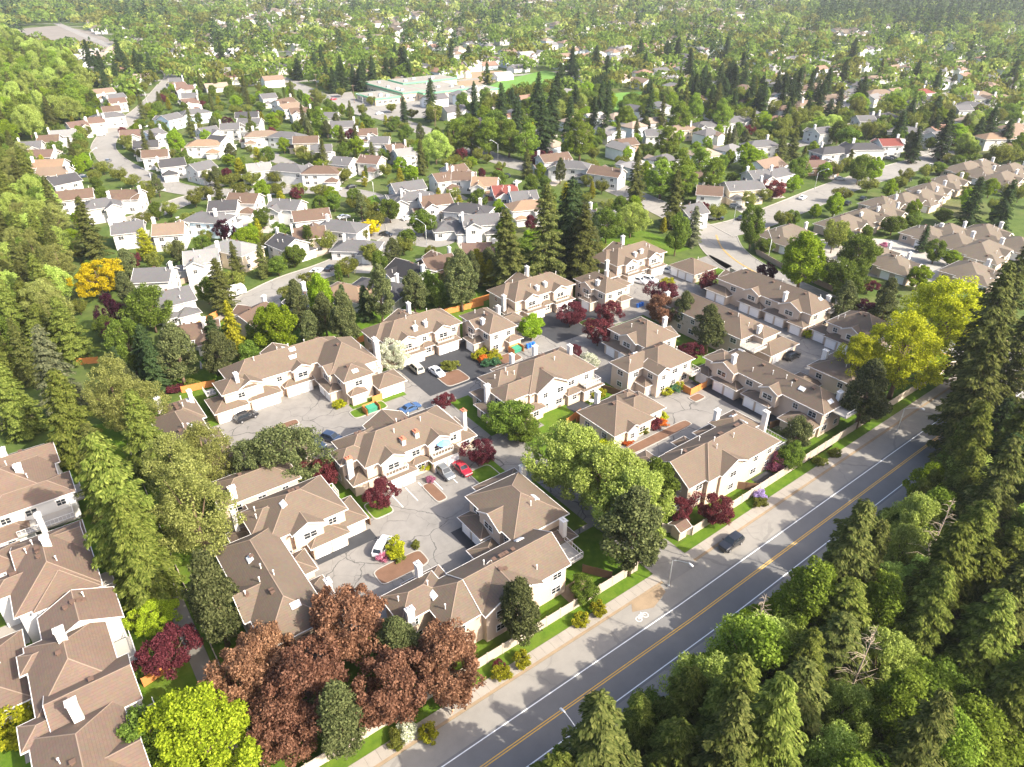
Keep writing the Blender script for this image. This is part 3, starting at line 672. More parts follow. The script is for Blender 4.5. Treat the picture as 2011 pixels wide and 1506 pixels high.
 ('dfir', 226.07, 93.03, 9, 2.2, 'slim dark fir on the driveway of the tan roofed houses', None),
 ('green', 233.75, 106.61, 7, 3.8, 'round green tree among the tan roofed houses', None),
 ('maple', 221.76, 81.9, 5, 2.6, 'small lime tree before the tan roofed houses', None),
 ('fir', 149.17, 44.4, 30, 7.5, None, 'conifer stand at the right edge'),
 ('fir', 180.84, 52.46, 26, 6, None, 'conifer stand at the right edge'),
 ('fir', 125.58, 35.47, 28, 7, None, 'conifer stand at the right edge'),
 ('fir', 139.78, 36.12, 26, 6.5, None, 'conifer stand at the right edge'),
 ('dfir', 210.16, 359.45, 23, 5.5, None, 'conifer stand by the school field'),
 ('dfir', 197.19, 366.59, 14, 4, None, 'conifer stand by the school field'),
 ('dfir', 227.63, 316.74, 24, 5.5, None, 'conifer stand by the school field'),
 ('dfir', 220.87, 294.47, 22, 5, None, 'conifer stand by the school field'),
 ('dfir', 248.51, 313.39, 28, 5.5, None, 'conifer stand by the school field'),
 ('dfir', 231.56, 279.92, 28, 6, None, 'conifer stand by the school field'),
 ('dfir', 212.31, 262.57, 26, 5.5, None, 'conifer stand by the school field'),
 ('dfir', 229.77, 264.43, 24, 5, None, 'conifer stand by the school field'),
 ('dfir', 255.38, 276.57, 20, 4.5, None, 'conifer stand by the school field'),
 ('dfir', 255.94, 267.85, 20, 4.5, None, 'conifer stand by the school field'),
 ('fir', 207.01, 326.58, 14, 3.5, None, 'conifer stand by the school field'),
 ('dfir', 300.24, 279.49, 20, 4.5, None, 'conifer stand by the school field'),
 ('fir', 292.97, 265.12, 18, 4, None, 'conifer stand by the school field'),
 ('fir', 320.56, 274.28, 20, 4, None, 'conifer stand by the school field'),
 ('fir', 341.63, 268.88, 20, 5, None, 'conifer stand by the school field'),
 ('dfir', 340.93, 257.61, 18, 4, None, 'conifer stand by the school field'),
 ('fir', 379.54, 273.73, 20, 5, None, 'conifer stand by the school field'),
 ('dfir', 363.76, 342.24, 12, 5, None, 'conifer stand by the school field'),
 ('tallgreen', 179.25, 287.65, 16.9, 6.0, None, 'leafy belt by the school field'),
 ('tallgreen', 185.83, 282.78, 16.9, 6.0, None, 'leafy belt by the school field'),
 ('tallgreen', 190.4, 275.02, 18.2, 6.6, None, 'leafy belt by the school field'),
 ('tallgreen', 196.06, 267.09, 16.9, 6.0, None, 'leafy belt by the school field'),
 ('tallgreen', 198.06, 256.49, 16.9, 6.0, None, 'leafy belt by the school field'),
 ('tallgreen', 217.07, 242.57, 20.8, 6.24, None, 'leafy belt by the school field'),
 ('tallgreen', 250.45, 221.92, 15.6, 5.4, None, 'leafy belt by the school field'),
 ('tallgreen', 289.48, 249.79, 18.2, 6.0, None, 'leafy belt by the school field'),
 ('tallgreen', 305.31, 253.89, 20.8, 5.4, None, 'leafy belt by the school field'),
 ('tallgreen', 312.34, 241.3, 18.2, 5.4, None, 'leafy belt by the school field'),
 ('tallgreen', 276.38, 274.12, 14.3, 5.76, None, 'leafy belt by the school field'),
 ('tallgreen', 203.65, 181.04, 15.6, 5.4, None, 'leafy belt by the school field'),
 ('tallgreen', 216.09, 182.29, 16.9, 5.4, None, 'leafy belt by the school field'),
 ('tallgreen', 230.09, 185.41, 15.6, 5.4, None, 'leafy belt by the school field'),
 ('tallgreen', 207.24, 172.9, 14.3, 5.4, None, 'leafy belt by the school field'),
 ('tallgreen', 221.84, 172.14, 15.6, 4.8, None, 'leafy belt by the school field'),
 ('maple', 75.95, 362.65, 12, 4.2, None, 'gardens of the middle blocks'),
 ('pale', 162.7, 276.17, 15, 6.5, None, 'gardens of the middle blocks'),
 ('green', 155.46, 281.77, 9, 4.5, None, 'gardens of the middle blocks'),
 ('maple', 140.3, 308.38, 10, 4.2, None, 'gardens of the middle blocks'),
 ('pine', 132.82, 345.27, 13, 3.6, None, 'gardens of the middle blocks'),
 ('spruce', 141.34, 369.44, 11, 3, None, 'gardens of the middle blocks'),
 ('tallgreen', 144.77, 360.52, 15, 4, None, 'gardens of the middle blocks'),
 ('goldcedar', 84.65, 301.18, 9, 3.2, None, 'gardens of the middle blocks'),
 ('goldcedar', 98.79, 320.8, 8, 2.6, None, 'gardens of the middle blocks'),
 ('maple', 136.66, 404.91, 7, 4, None, 'gardens of the middle blocks'),
 ('maple', 57.74, 214.72, 9, 3.8, None, 'gardens of the middle blocks'),
 ('darkplum', 56.16, 229.68, 8, 3, None, 'gardens of the middle blocks'),
 ('green', 65.59, 196.43, 7, 4, None, 'gardens of the middle blocks'),
 ('green', 59.49, 192.68, 6, 2.8, None, 'gardens of the middle blocks'),
 ('fir', 39.29, 176.91, 15, 4.2, None, 'gardens of the middle blocks'),
 ('column', 73.29, 203.22, 9, 1.6, None, 'gardens of the middle blocks'),
 ('golden', 96.17, 207.28, 6, 3, None, 'gardens of the middle blocks'),
 ('green', 107.77, 215.85, 9, 4.2, None, 'gardens of the middle blocks'),
 ('green', 109.92, 197.29, 9, 4.4, None, 'gardens of the middle blocks'),
 ('green', 97.61, 239.04, 7, 2.8, None, 'gardens of the middle blocks'),
 ('plum', 196.1, 243.04, 8, 4.5, None, 'gardens of the middle blocks'),
 ('plum', 236.16, 154.4, 8, 4, None, 'gardens of the middle blocks'),
 ('darkplum', 112.06, 405.6, 7, 3, None, 'gardens of the middle blocks'),
 ('darkplum', 125.92, 352.09, 6, 2.6, None, 'gardens of the middle blocks'),
 ('plum', 151.32, 337.21, 7, 3, None, 'gardens of the middle blocks'),
 ('maple', 235.23, 128.82, 9, 3.4, None, 'gardens of the middle blocks'),
 ('fir', 295.45, 187.34, 14, 4, None, 'gardens of the middle blocks'),
 ('maple', 265.38, 185.97, 10, 6, None, 'gardens of the middle blocks'),
 ('spruce', 279.89, 208.52, 13, 3.6, None, 'gardens of the middle blocks'),
 ('maple', 268.31, 192.29, 11, 4, None, 'gardens of the middle blocks'),
 ('plum', 320.54, 230.47, 6, 2.8, None, 'gardens of the middle blocks'),
 ('pale', 349.46, 203.77, 12, 6.5, None, 'gardens of the middle blocks'),
 ('green', 262.05, 161.7, 12, 4.5, None, 'gardens of the middle blocks'),
 ('fir', 284.56, 186.1, 13, 4.4, None, 'gardens of the middle blocks'),
 ('maple', 288.71, 144.71, 11, 3.6, None, 'gardens of the middle blocks'),
 ('dfir', 421.67, 186.83, 16, 5, None, 'gardens of the middle blocks'),
 ('dfir', 349.02, 147.52, 22, 6, None, 'gardens of the middle blocks'),
 ('dfir', 403.45, 191.15, 16, 4.6, None, 'gardens of the middle blocks'),
 ('green', 281.62, 147.22, 12, 4.6, None, 'gardens of the middle blocks'),
 ('dfir', 334.0, 152.46, 16, 4.5, None, 'gardens of the middle blocks'),
 ('maple', 397.9, 158.77, 8, 4.5, None, 'gardens of the middle blocks'),
 ('dfir', 391.01, 150.78, 14, 4.5, None, 'gardens of the middle blocks'),
 ('dfir', 395.54, 140.19, 14, 5, None, 'gardens of the middle blocks'),
]
CARS = [
 ('suv', 'black', 75.51, 45.1, 181, 'black car driving on the main road toward the gate', None),
 ('sedan', 'red', 52.29, 85.45, -90, 'dark red car parked on the stall below the parasol balcony', None),
 ('suv', 'grey', 49.22, 86.29, -90, 'dark grey car parked left of the red car', None),
 ('van', 'champagne', 63.68, 121.65, 88, 'beige van parked by the white flowering tree', None),
 ('sedan', 'white', 66.56, 117.57, -88, 'white sedan on the dark asphalt beside the round shrub', None),
 ('suv', 'white', 31.82, 76.47, 40, 'white topped car behind the lime ball shrub in the lower court', None),
 ('suv', 'black', 27.14, 124.73, 8, 'dark jeep parked in front of the left garages', None),
 ('van', 'navy', 34.1, 107.89, -62, 'black van parked beside the low garage roof', None),
 ('suv', 'navy', 37.66, 107.69, -62, 'dark blue car beside the pergola, right of the black van', None),
 ('sedan', 'blue', 54.69, 108.25, 5, 'blue car partly hidden behind the parasol block', None),
 ('suv', 'black', 135.27, 75.66, 0, 'black car parked on the court by the terrace roof', None),
 ('suv', 'white', 138.87, 127.33, -75, 'white car before the farthest block, left of two', None),
 ('suv', 'white', 141.7, 126.15, -75, 'white car before the farthest block, right of two', None),
 ('suv', 'silver', 150.83, 127.89, -60, 'silver car by the low garage roof at the upper entrance', None),
 ('sedan', 'grey', 47.17, 283.26, 20, 'dark car on the grass verge of the left street', None),
 ('sedan', 'black', 100.24, 204.98, -60, 'black car on the curve of the cul-de-sac street', None),
 ('sedan', 'white', 69.08, 188.38, 25, 'white hatchback at the kerb of the cul-de-sac', None),
 ('sedan', 'black', 73.39, 188.14, 25, 'black hatchback right of the white one at the cul-de-sac kerb', None),
 ('sedan', 'white', 96.94, 230.07, 0, 'white car beside the brown roofed house by the street curve', None),
 ('sedan', 'white', 114.3, 215.82, 10, 'white car on the driveway by the round green tree', None),
 ('sedan', 'white', 109.43, 263.83, 10, 'white car parked on the middle street', None),
 ('sedan', 'black', 115.83, 263.6, 10, 'black car right of the white one on the middle street', None),
 ('sedan', 'silver', 49.89, 261.38, 0, 'pale car on the lower left street', None),
 ('suv', 'black', 95.06, 291.17, 5, 'dark car before the golden cedar gardens', None),
 ('sedan', 'red', 196.43, 458.91, 5, 'red car on the school road', None),
 ('sedan', 'grey', 195.73, 469.22, 5, 'grey car on the school road behind the red one', None),
 ('sedan', 'white', 197.25, 397.05, 8, 'white car on the school driveway', None),
 ('sedan', 'silver', 172.76, 229.84, 20, 'silver car by the school road corner', None),
 ('suv', 'black', 174.5, 240.27, 100, 'dark car beside the orange roofed row', None),
 ('sedan', 'black', 207.94, 146.52, 12, None, 'cars parked along the side street'),
 ('suv', 'silver', 199.54, 153.45, -60, None, 'cars parked along the side street'),
 ('suv', 'black', 201.23, 151.49, -60, None, 'cars parked along the side street'),
 ('suv', 'grey', 216.97, 156.06, -60, None, 'cars parked along the side street'),
 ('sedan', 'white', 246.84, 148.37, 12, None, 'cars parked along the side street'),
 ('sedan', 'black', 255.86, 159.98, -70, None, 'cars parked along the side street'),
 ('sedan', 'silver', 282.71, 155.23, -60, None, 'cars parked along the side street'),
 ('sedan', 'black', 300.93, 149.74, 12, None, 'cars parked along the side street'),
 ('sedan', 'grey', 332.12, 161.91, -60, None, 'cars parked along the side street'),
 ('sedan', 'black', 335.27, 161.97, -60, None, 'cars parked along the side street'),
 ('sedan', 'white', 247.09, 134.55, 12, None, 'cars parked along the side street'),
 ('sedan', 'black', 253.86, 134.24, 12, None, 'cars parked along the side street'),
 ('sedan', 'black', 263.88, 134.11, 12, None, 'cars parked along the side street'),
 ('sedan', 'grey', 280.79, 133.49, 12, None, 'cars parked along the side street'),
 ('sedan', 'black', 303.89, 137.61, 12, None, 'cars parked along the side street'),
 ('sedan', 'white', 334.0, 143.3, 12, None, 'cars parked along the side street'),
 ('sedan', 'black', 31.33, 392.97, 10, None, 'cars parked along the left street'),
 ('sedan', 'navy', 33.49, 365.66, 10, None, 'cars parked along the left street'),
 ('sedan', 'black', 39.08, 358.24, 60, None, 'cars parked along the left street'),
 ('sedan', 'grey', 46.76, 367.18, 60, None, 'cars parked along the left street'),
 ('sedan', 'silver', 54.82, 429.22, 0, None, 'cars parked along the left street'),
 ('sedan', 'white', 61.94, 410.52, 0, None, 'cars parked along the left street'),
 ('sedan', 'white', 78.34, 439.19, 0, None, 'cars parked along the left street'),
 ('sedan', 'silver', 85.04, 478.1, 0, None, 'cars parked along the left street'),
 ('sedan', 'navy', 33.18, 344.84, 0, None, 'cars parked along the left street'),
 ('sedan', 'white', 53.23, 303.64, 15, None, 'cars parked along the left street'),
 ('sedan', 'grey', 238.88, 332.52, 90, None, 'cars parked along the left street'),
]
LAMPS = [
 (33.77, 32.91, 96, 6.6, 2.6, 'street lamp at the lower end of the main road, nearest'),
 (61.56, 45.09, -85, 6.6, 2.6, 'street lamp beside the gate driveway'),
 (126.29, 46.06, -85, 6.6, 2.6, 'street lamp by the wall near the yellow green trees'),
 (182.86, 117.02, 60, 8, 3, 'street lamp beside the dark plum on the upper road'),
 (201.65, 144.88, -60, 8, 3, 'street lamp on the corner of the side street'),
 (52.28, 308.34, 120, 8, 3, 'street lamp on the left street corner, right of two'),
 (39.46, 359.28, 10, 8, 3, 'street lamp on the left street, middle'),
 (38.53, 276.03, -20, 8, 3, 'street lamp on the lower left street'),
 (116.49, 245.33, 130, 8, 3, 'street lamp on the street curve by the oval lawn'),
 (106.75, 189.96, 120, 8, 3, 'street lamp at the end of the cul-de-sac street'),
 (188.77, 265.74, 150, 9, 3, 'street lamp on the school road beside the trees'),
 (184.24, 287.36, 180, 8, 2.5, 'street lamp behind the bend of the school road'),
 (196.75, 416.7, 150, 9, 3, 'street lamp by the school parking'),
 (96.05, 512.94, 150, 9, 3, 'street lamp at the far end of the left street'),
 (263.26, 154.02, -60, 8, 3, 'street lamp by the plum on the side street'),
 (367.14, 152.02, 150, 8, 3, 'street lamp at the end of the side street'),
]
BUSHES = [
 ('goldbush', 21.65, 45.71, 1.7, 1.25, None, 'verge outside the boundary wall'),
 ('goldbush', 33.35, 47.28, 1.7, 1.25, None, 'verge outside the boundary wall'),
 ('goldbush', 36.65, 47.38, 1.7, 1.25, None, 'verge outside the boundary wall'),
 ('goldbush', 47.04, 47.64, 1.7, 1.25, None, 'verge outside the boundary wall'),
 ('goldbush', 50.2, 47.72, 1.7, 1.25, None, 'verge outside the boundary wall'),
 ('olivebush', 18.51, 47.33, 1.5, 1.3, None, 'grass verge beside the sidewalk'),
 ('olivebush', 87.07, 48.39, 1.5, 1.3, None, 'grass verge beside the sidewalk'),
 ('olivebush', 129.65, 52.68, 1.5, 1.3, None, 'grass verge beside the sidewalk'),
 ('olivebush', 104.97, 48.98, 1.5, 1.3, None, 'grass verge beside the sidewalk'),
 ('olivebush', 109.54, 48.83, 1.5, 1.3, None, 'grass verge beside the sidewalk'),
 ('limebush', 33.01, 74.28, 3.2, 1.75, 'lime ball shrub on the court island', None),
 ('pinkbush', 30.73, 74.52, 1.5, 1.0, 'pink shrub below the lime ball on the court island', None),
 ('olivebush', 36.1, 73.78, 1.3, 0.8, 'small olive ball at the island end', None),
 ('olivebush', 32.8, 72.78, 1.2, 0.9, 'low green shrub under the lime ball', None),
 ('olivebush', 69.98, 117.76, 2.0, 2.1, 'round shrub island beside the white sedan', None),
 ('limebush', 79.25, 118.96, 1.9, 1.25, None, 'mound of clipped shrubs by the dumpster'),
 ('goldbush', 81.37, 119.55, 1.9, 1.25, None, 'mound of clipped shrubs by the dumpster'),
 ('goldbush', 81.13, 116.97, 1.9, 1.25, None, 'mound of clipped shrubs by the dumpster'),
 ('orangebush', 77.94, 116.03, 1.9, 1.25, None, 'mound of clipped shrubs by the dumpster'),
 ('limebush', 79.05, 115.21, 1.9, 1.25, None, 'mound of clipped shrubs by the dumpster'),
 ('goldbush', 80.66, 114.91, 1.9, 1.25, None, 'mound of clipped shrubs by the dumpster'),
 ('goldbush', 77.51, 117.84, 1.9, 1.25, None, 'mound of clipped shrubs by the dumpster'),
 ('tealbush', 77.2, 113.95, 1.9, 1.25, None, 'mound of clipped shrubs by the dumpster'),
 ('tealbush', 79.02, 113.19, 1.9, 1.25, None, 'mound of clipped shrubs by the dumpster'),
 ('redbush', 89.92, 75.24, 1.8, 2.0, 'large red shrub by the clubhouse entrance', None),
 ('limebush', 92.86, 76.27, 1.7, 1.4, 'lime shrub behind the red one at the clubhouse', None),
 ('orangebush', 91.95, 74.69, 1.0, 1.2, 'orange flowers around the red shrub', None),
 ('olivebush', 86.39, 74.76, 1.4, 1.2, 'grey green ball by the clubhouse door', None),
 ('orangebush', 81.47, 74.39, 1.0, 1.3, 'orange flowers at the clubhouse corner', None),
 ('whitebush', 79.55, 74.88, 1.6, 1.3, 'white flowering shrub at the clubhouse corner', None),
 ('limebush', 76.95, 74.89, 2.2, 2.0, 'large green shrub at the clubhouse terrace', None),
 ('pinkbush', 97.45, 52.9, 3.5, 1.9, 'pink flowering shrub behind the boundary wall', None),
 ('lilacbush', 88.42, 49.45, 2.0, 1.2, 'lilac shrub against the boundary wall', None),
 ('whitebush', 95.82, 100.46, 3.2, 2.2, 'white flowering shrub at the lane corner', None),
 ('pinkbush', 46.24, 86.35, 1.2, 0.9, 'pink flowers on the small planter island', None),
 ('limebush', 46.65, 89.94, 2.6, 1.5, 'yellow green shrub in the planter between the garages', None),
 ('redbush', 17.91, 144.31, 1.6, 1.9, 'round red shrub in the court garden', None),
 ('limebush', 13.79, 147.01, 2.2, 1.4, 'lime ball at the edge of the court garden', None),
 ('olivebush', 21.97, 144.05, 1.7, 1.6, 'olive shrub in the court garden', None),
 ('limebush', -16.87, 75.43, 3.6, 3.4, 'huge lime ball shrub at the left edge', None),
 ('olivebush', -11.8, 90.49, 3.0, 1.5, 'olive ball between the left houses', None),
 ('redbush', -15.29, 96.79, 1.2, 0.8, 'small red shrub by the left edge', None),
 ('whitebush', 19.99, 47.53, 2.2, 1.3, 'white flowering shrub by the boundary wall under the copper maples', None),
 ('redbush', 33.75, 48.62, 1.2, 0.9, 'red shrub among the yellow verge shrubs', None),
 ('goldbush', 88.42, 90.27, 2.2, 1.6, 'yellow clipped hedge by the small patio', None),
 ('goldbush', 88.55, 89.17, 2.2, 1.4, 'yellow clipped hedge end by the small patio', None),
 ('tealbush', 102.9, 81.68, 1.6, 1.3, None, 'bed below the tall cream wall'),
 ('goldbush', 100.7, 81.78, 1.6, 1.3, None, 'bed below the tall cream wall'),
 ('goldbush', 104.55, 81.75, 1.6, 1.3, None, 'bed below the tall cream wall'),
 ('limebush', 43.57, 117.79, 2.0, 1.3, 'lime shrub beside the green dumpster enclosure', None),
 ('goldbush', 144.53, 122.09, 1.8, 2.2, 'round shrub on the far court island', None),
 ('limebush', 147.56, 79.48, 2.0, 1.5, 'lime shrub at the end of the garage row', None),
 ('pinkbush', 221.84, 102.04, 1.6, 1.5, 'pink shrub among the tan roofed houses', None),
]
POLY = {'field1': [(304.8, 442.4), (333.5, 463.8), (395.0, 488.6), (386.8, 434.1), (358.3, 402.8), (311.0, 389.5), (290.7, 404.5)], 'field2': [(344.8, 364.5), (364.5, 370.6), (380.7, 363.9), (370.2, 340.7), (332.3, 316.4), (309.0, 319.3)], 'gravel': [(85.0, 1202.5), (142.3, 1241.2), (166.5, 1105.1), (157.3, 900.7), (134.6, 814.8), (105.1, 926.8), (80.5, 996.7)], 'infield': [(279.4, 452.7), (344.7, 518.2), (366.5, 509.7), (350.8, 477.7), (315.7, 455.0), (275.9, 415.5)], 'schoolpark': [(193.7, 481.3), (220.2, 482.7), (209.3, 452.4), (233.2, 434.7), (265.0, 399.3), (295.9, 426.6), (290.7, 404.5), (250.2, 377.2), (211.7, 371.9), (185.9, 390.9), (185.7, 446.6)], 'leftwood': [(-2.1, 425.3), (14.1, 400.9), (17.0, 355.2), (16.3, 282.1), (12.2, 238.1), (8.0, 205.3), (4.8, 176.2), (0.6, 176.3), (-2.1, 197.8), (-16.3, 208.4)], 'leftwood_low': [(-14.2, 206.9), (-2.1, 197.8), (0.6, 176.3), (-3.1, 162.3), (-16.7, 162.4)], 'brightwood': [(41.8, 1215.6), (66.6, 1000.2), (75.0, 902.0), (91.1, 705.9), (74.5, 577.2), (55.3, 482.0), (38.4, 459.9), (15.2, 412.5), (-2.1, 425.3)], 'oval': [(108.6, 239.1), (115.1, 248.0), (119.1, 249.2), (117.0, 240.9), (111.6, 234.6), (108.4, 235.4)], 'tanyard': [(193.1, 126.1), (213.0, 117.2), (223.7, 109.4), (234.0, 104.8), (233.3, 85.0), (218.9, 75.4), (197.5, 82.0), (195.9, 90.0), (196.6, 101.7)]}
STREETLINES = {'left': [(44.6, 178.3), (58.5, 185.7), (72.0, 188.9), (83.8, 193.0), (97.2, 197.0), (106.5, 205.4), (112.7, 221.1), (115.9, 244.1), (111.5, 259.2), (98.8, 273.9), (82.8, 280.5), (70.0, 289.9), (59.2, 306.8), (51.1, 345.3), (49.2, 389.8), (57.3, 425.5), (69.6, 453.6), (89.4, 496.1), (107.0, 540.5), (126.7, 594.9)], 'lower': [(70.0, 289.9), (57.3, 285.0), (44.3, 275.4), (33.1, 269.6)], 'schoolrd': [(185.2, 137.9), (194.8, 171.5), (200.2, 209.9), (192.8, 240.5), (190.1, 264.8), (191.0, 288.8), (193.0, 314.8), (195.4, 360.5), (195.6, 397.2), (195.9, 439.0), (197.7, 499.3), (204.9, 585.6)], 'mid': [(94.0, 277.5), (107.0, 288.6), (109.8, 318.4), (107.5, 337.9)], 'spur': [(106.5, 205.4), (111.9, 201.4), (110.8, 192.9)], 'side': [(190.4, 143.3), (205.9, 141.8), (236.3, 144.7), (268.4, 148.4), (301.0, 150.0), (334.3, 150.0), (361.6, 149.8)], 'far1': [(293.7, 206.3), (322.9, 204.5), (360.2, 206.0), (397.5, 211.0), (424.9, 208.6)], 'farl': [(126.7, 594.9), (145.8, 665.4), (151.0, 818.4), (147.0, 975.3), (149.1, 1292.1)], 'tan': [(171.7, 110.2), (205.1, 123.1), (207.2, 109.9), (215.7, 98.1), (218.6, 85.4), (235.9, 83.2)]}

# ------------------------------------------------------------------ buildings
def unit_window():
    b = MB(); t = 0.09
    b.box(-0.5, 0.5, -0.07, 0.0, 0.0, t); b.box(-0.5, 0.5, -0.07, 0.0, 1 - t, 1)
    b.box(-0.5, -0.5 + t, -0.066, 0.0, t, 1 - t); b.box(0.5 - t, 0.5, -0.066, 0.0, t, 1 - t)
    b.box(-0.02, 0.02, -0.06, 0.0, t, 1 - t); b.box(-0.5 + t, -0.02, -0.055, 0.0, 0.49, 0.52); b.box(0.02, 0.5 - t, -0.055, 0.0, 0.49, 0.52)
    g = MB(); g.box(-0.5 + t, 0.5 - t, -0.03, 0.0, t, 1 - t)
    return b.mesh('window', M['trim']), g.mesh('pane', M['glass'])
def unit_garage():
    b = MB()
    for k in range(4):
        b.box(-0.5, 0.5, -0.05, 0.0, k * 0.25 + 0.006, k * 0.25 + 0.244)
    b.box(-0.5, 0.5, -0.03, 0.0, 0.0, 1.0)
    f = MB(); w = 0.05
    f.box(-0.5 - w, -0.5, -0.09, 0.0, 0, 1 + w); f.box(0.5, 0.5 + w, -0.09, 0.0, 0, 1 + w); f.box(-0.5, 0.5, -0.09, 0.0, 1, 1 + w)
    return b.mesh('garage_door', M['garage']), f.mesh('door_frame', M['trim'])
def unit_door():
    b = MB(); b.box(-0.5, 0.5, -0.06, 0.0, 0, 1); b.box(-0.35, 0.35, -0.075, -0.06, 0.55, 0.9); b.box(-0.35, 0.35, -0.075, -0.06, 0.1, 0.45)
    return b.mesh('door', M['wall_grey'])
def unit_chimney(top):
    b = MB(); b.box(-0.5, 0.5, -0.35, 0.35, 0, 1)
    c = MB(); c.box(-0.6, 0.6, -0.45, 0.45, 1.0, 1.03); c.box(-0.3, -0.12, -0.1, 0.1, 1.03, 1.08); c.box(0.1, 0.28, -0.1, 0.1, 1.03, 1.08)
    return b.mesh('chimney', M['trim'] if top != 'stucco' else M['wall_stucco']), c.mesh('chimney_cap', M['brick'] if top == 'brick' else M['trim'])
WIN, PANE = unit_window(); GAR, GFR = unit_garage(); DOOR = unit_door()
CHIM = {k: unit_chimney(k) for k in ('trim', 'brick', 'stucco')}
def unit_vents():
    b = MB(); b.box(-0.22, 0.22, -0.22, 0.22, -0.15, 0.22); b.box(-0.3, 0.3, -0.3, 0.3, 0.22, 0.28)
    p = MB(); p.tube([(0, 0, -0.3), (0, 0, 0.75)], 0.07, 6); p.tube([(0, 0, 0.75), (0, 0, 0.9)], 0.13, 6)
    s = MB(); s.box(-0.65, 0.65, -0.45, 0.45, -0.2, 0.12); g = MB(); g.box(-0.55, 0.55, -0.36, 0.36, 0.12, 0.17)
    return b.mesh('roof_vent', M['vent']), p.mesh('vent_pipe', M['trim']), s.mesh('skylight', M['trim']), g.mesh('pane', M['skylight'])
VENT, PIPE, SKYF, SKYG = unit_vents()

def roof_z(b, x, y):
    k, x0, x1, y0, y1, ze, pt = b[:7]
    if x < x0 or x > x1 or y < y0 or y > y1: return -1
    if k == 'hip': return ze + pt * min(x - x0, x1 - x, y - y0, y1 - y)
    if k == 'gx': return ze + pt * min(y - y0, y1 - y)
    if k == 'gy': return ze + pt * min(x - x0, x1 - x)
    return ze

def roof_mesh(b, mat):
    k, x0, x1, y0, y1, ze, pt = b[:7]
    w, d = x1 - x0, y1 - y0
    m = MB(); th = 0.16; zb = ze - th
    A, B, C, D = (x0, y0, ze), (x1, y0, ze), (x1, y1, ze), (x0, y1, ze)
    caps = []
    if k == 'hip':
        if w >= d:
            h = ze + pt * d / 2; R, S = (x0 + d / 2, (y0 + y1) / 2, h), (x1 - d / 2, (y0 + y1) / 2, h)
            if w - d < 0.05: S = R
            if S == R:
                for q in ((A, B, R), (B, C, R), (C, D, R), (D, A, R)): m.poly(q)
            else:
                for q in ((A, B, S, R), (B, C, S), (C, D, R, S), (D, A, R)): m.poly(q)
                caps.append((R, S))
            caps += [(A, R), (D, R), (B, S), (C, S)]
        else:
            h = ze + pt * w / 2; R, S = ((x0 + x1) / 2, y0 + w / 2, h), ((x0 + x1) / 2, y1 - w / 2, h)
            for q in ((A, B, R), (B, C, S, R), (C, D, S), (D, A, R, S)): m.poly(q)
            caps += [(R, S), (A, R), (B, R), (C, S), (D, S)]
    elif k == 'gx':
        h = ze + pt * d / 2; R, S = (x0, (y0 + y1) / 2, h), (x1, (y0 + y1) / 2, h)
        m.poly((A, B, S, R)); m.poly((C, D, R, S)); caps.append((R, S))
        dn = lambda p: (p[0], p[1], p[2] - th)
        for q in ((A, R), (R, D)): m.poly((q[1], dn(q[1]), dn(q[0]), q[0]))
        for q in ((B, S), (S, C)): m.poly((q[0], dn(q[0]), dn(q[1]), q[1]))
        m.poly((dn(R), dn(S), dn(B), dn(A))); m.poly((dn(S), dn(R), dn(D), dn(C)))
    elif k == 'gy':
        h = ze + pt * w / 2; R, S = ((x0 + x1) / 2, y0, h), ((x0 + x1) / 2, y1, h)
        m.poly((B, C, S, R)); m.poly((D, A, R, S)); caps.append((R, S))
        dn = lambda p: (p[0], p[1], p[2] - th)
        for q in ((A, R), (R, B)): m.poly((q[0], dn(q[0]), dn(q[1]), q[1]))
        for q in ((D, S), (S, C)): m.poly((q[1], dn(q[1]), dn(q[0]), q[0]))
        m.poly((dn(R), dn(A), dn(D), dn(S))); m.poly((dn(B), dn(R), dn(S), dn(C)))
    else:
        m.poly((A, B, C, D))
    for p, q in ((A, B), (B, C), (C, D), (D, A)):
        if k == 'gx' and (p, q) in ((B, C), (D, A)): continue
        if k == 'gy' and (p, q) in ((A, B), (C, D)): continue
        m.poly((p, (p[0], p[1], zb), (q[0], q[1], zb), q))
    if k in ('hip', 'flat'): m.poly([(p[0], p[1], zb) for p in (D, C, B, A)])
    return m.mesh('roof', mat), caps

def wall_mesh(b, mat, ov, z0=0.0):
    k, x0, x1, y0, y1, ze, pt = b[:7]
    x0 += ov; x1 -= ov; y0 += ov; y1 -= ov
    m = MB(); zt = ze - 0.1
    m.box(x0, x1, y0, y1, z0, zt, bottom=(z0 > 0))
    if k == 'gx':
        h = ze + pt * ((y1 - y0) / 2 + ov) - 0.17; ym = (y0 + y1) / 2; e = zt + pt * ov - 0.05
        for x, s in ((x0, 1), (x1, -1)):
            q = [(x, y0, zt), (x, y0, e), (x, ym, h), (x, y1, e), (x, y1, zt)]
            m.poly(q if s > 0 else q[::-1])
    if k == 'gy':
        h = ze + pt * ((x1 - x0) / 2 + ov) - 0.17; xm = (x0 + x1) / 2; e = zt + pt * ov - 0.05
        for y, s in ((y0, -1), (y1, 1)):
            q = [(x0, y, zt), (x0, y, e), (xm, y, h), (x1, y, e), (x1, y, zt)]
            m.poly(q if s > 0 else q[::-1])
    return m.mesh('wall', mat)

FACE = {'S': (0.0, lambda b, o: (b[1] + o, b[2] - o, b[3] + o)), 'N': (math.pi, lambda b, o: (b[1] + o, b[2] - o, b[4] - o)),
        'W': (-math.pi / 2, lambda b, o: (b[3] + o, b[4] - o, b[1] + o)), 'E': (math.pi / 2, lambda b, o: (b[3] + o, b[4] - o, b[2] - o))}
def face_pt(f, u, pl, off=0.0):
    if f == 'S': return (u, pl - off)
    if f == 'N': return (u, pl + off)
    if f == 'W': return (pl - off, u)
    return (pl + off, u)

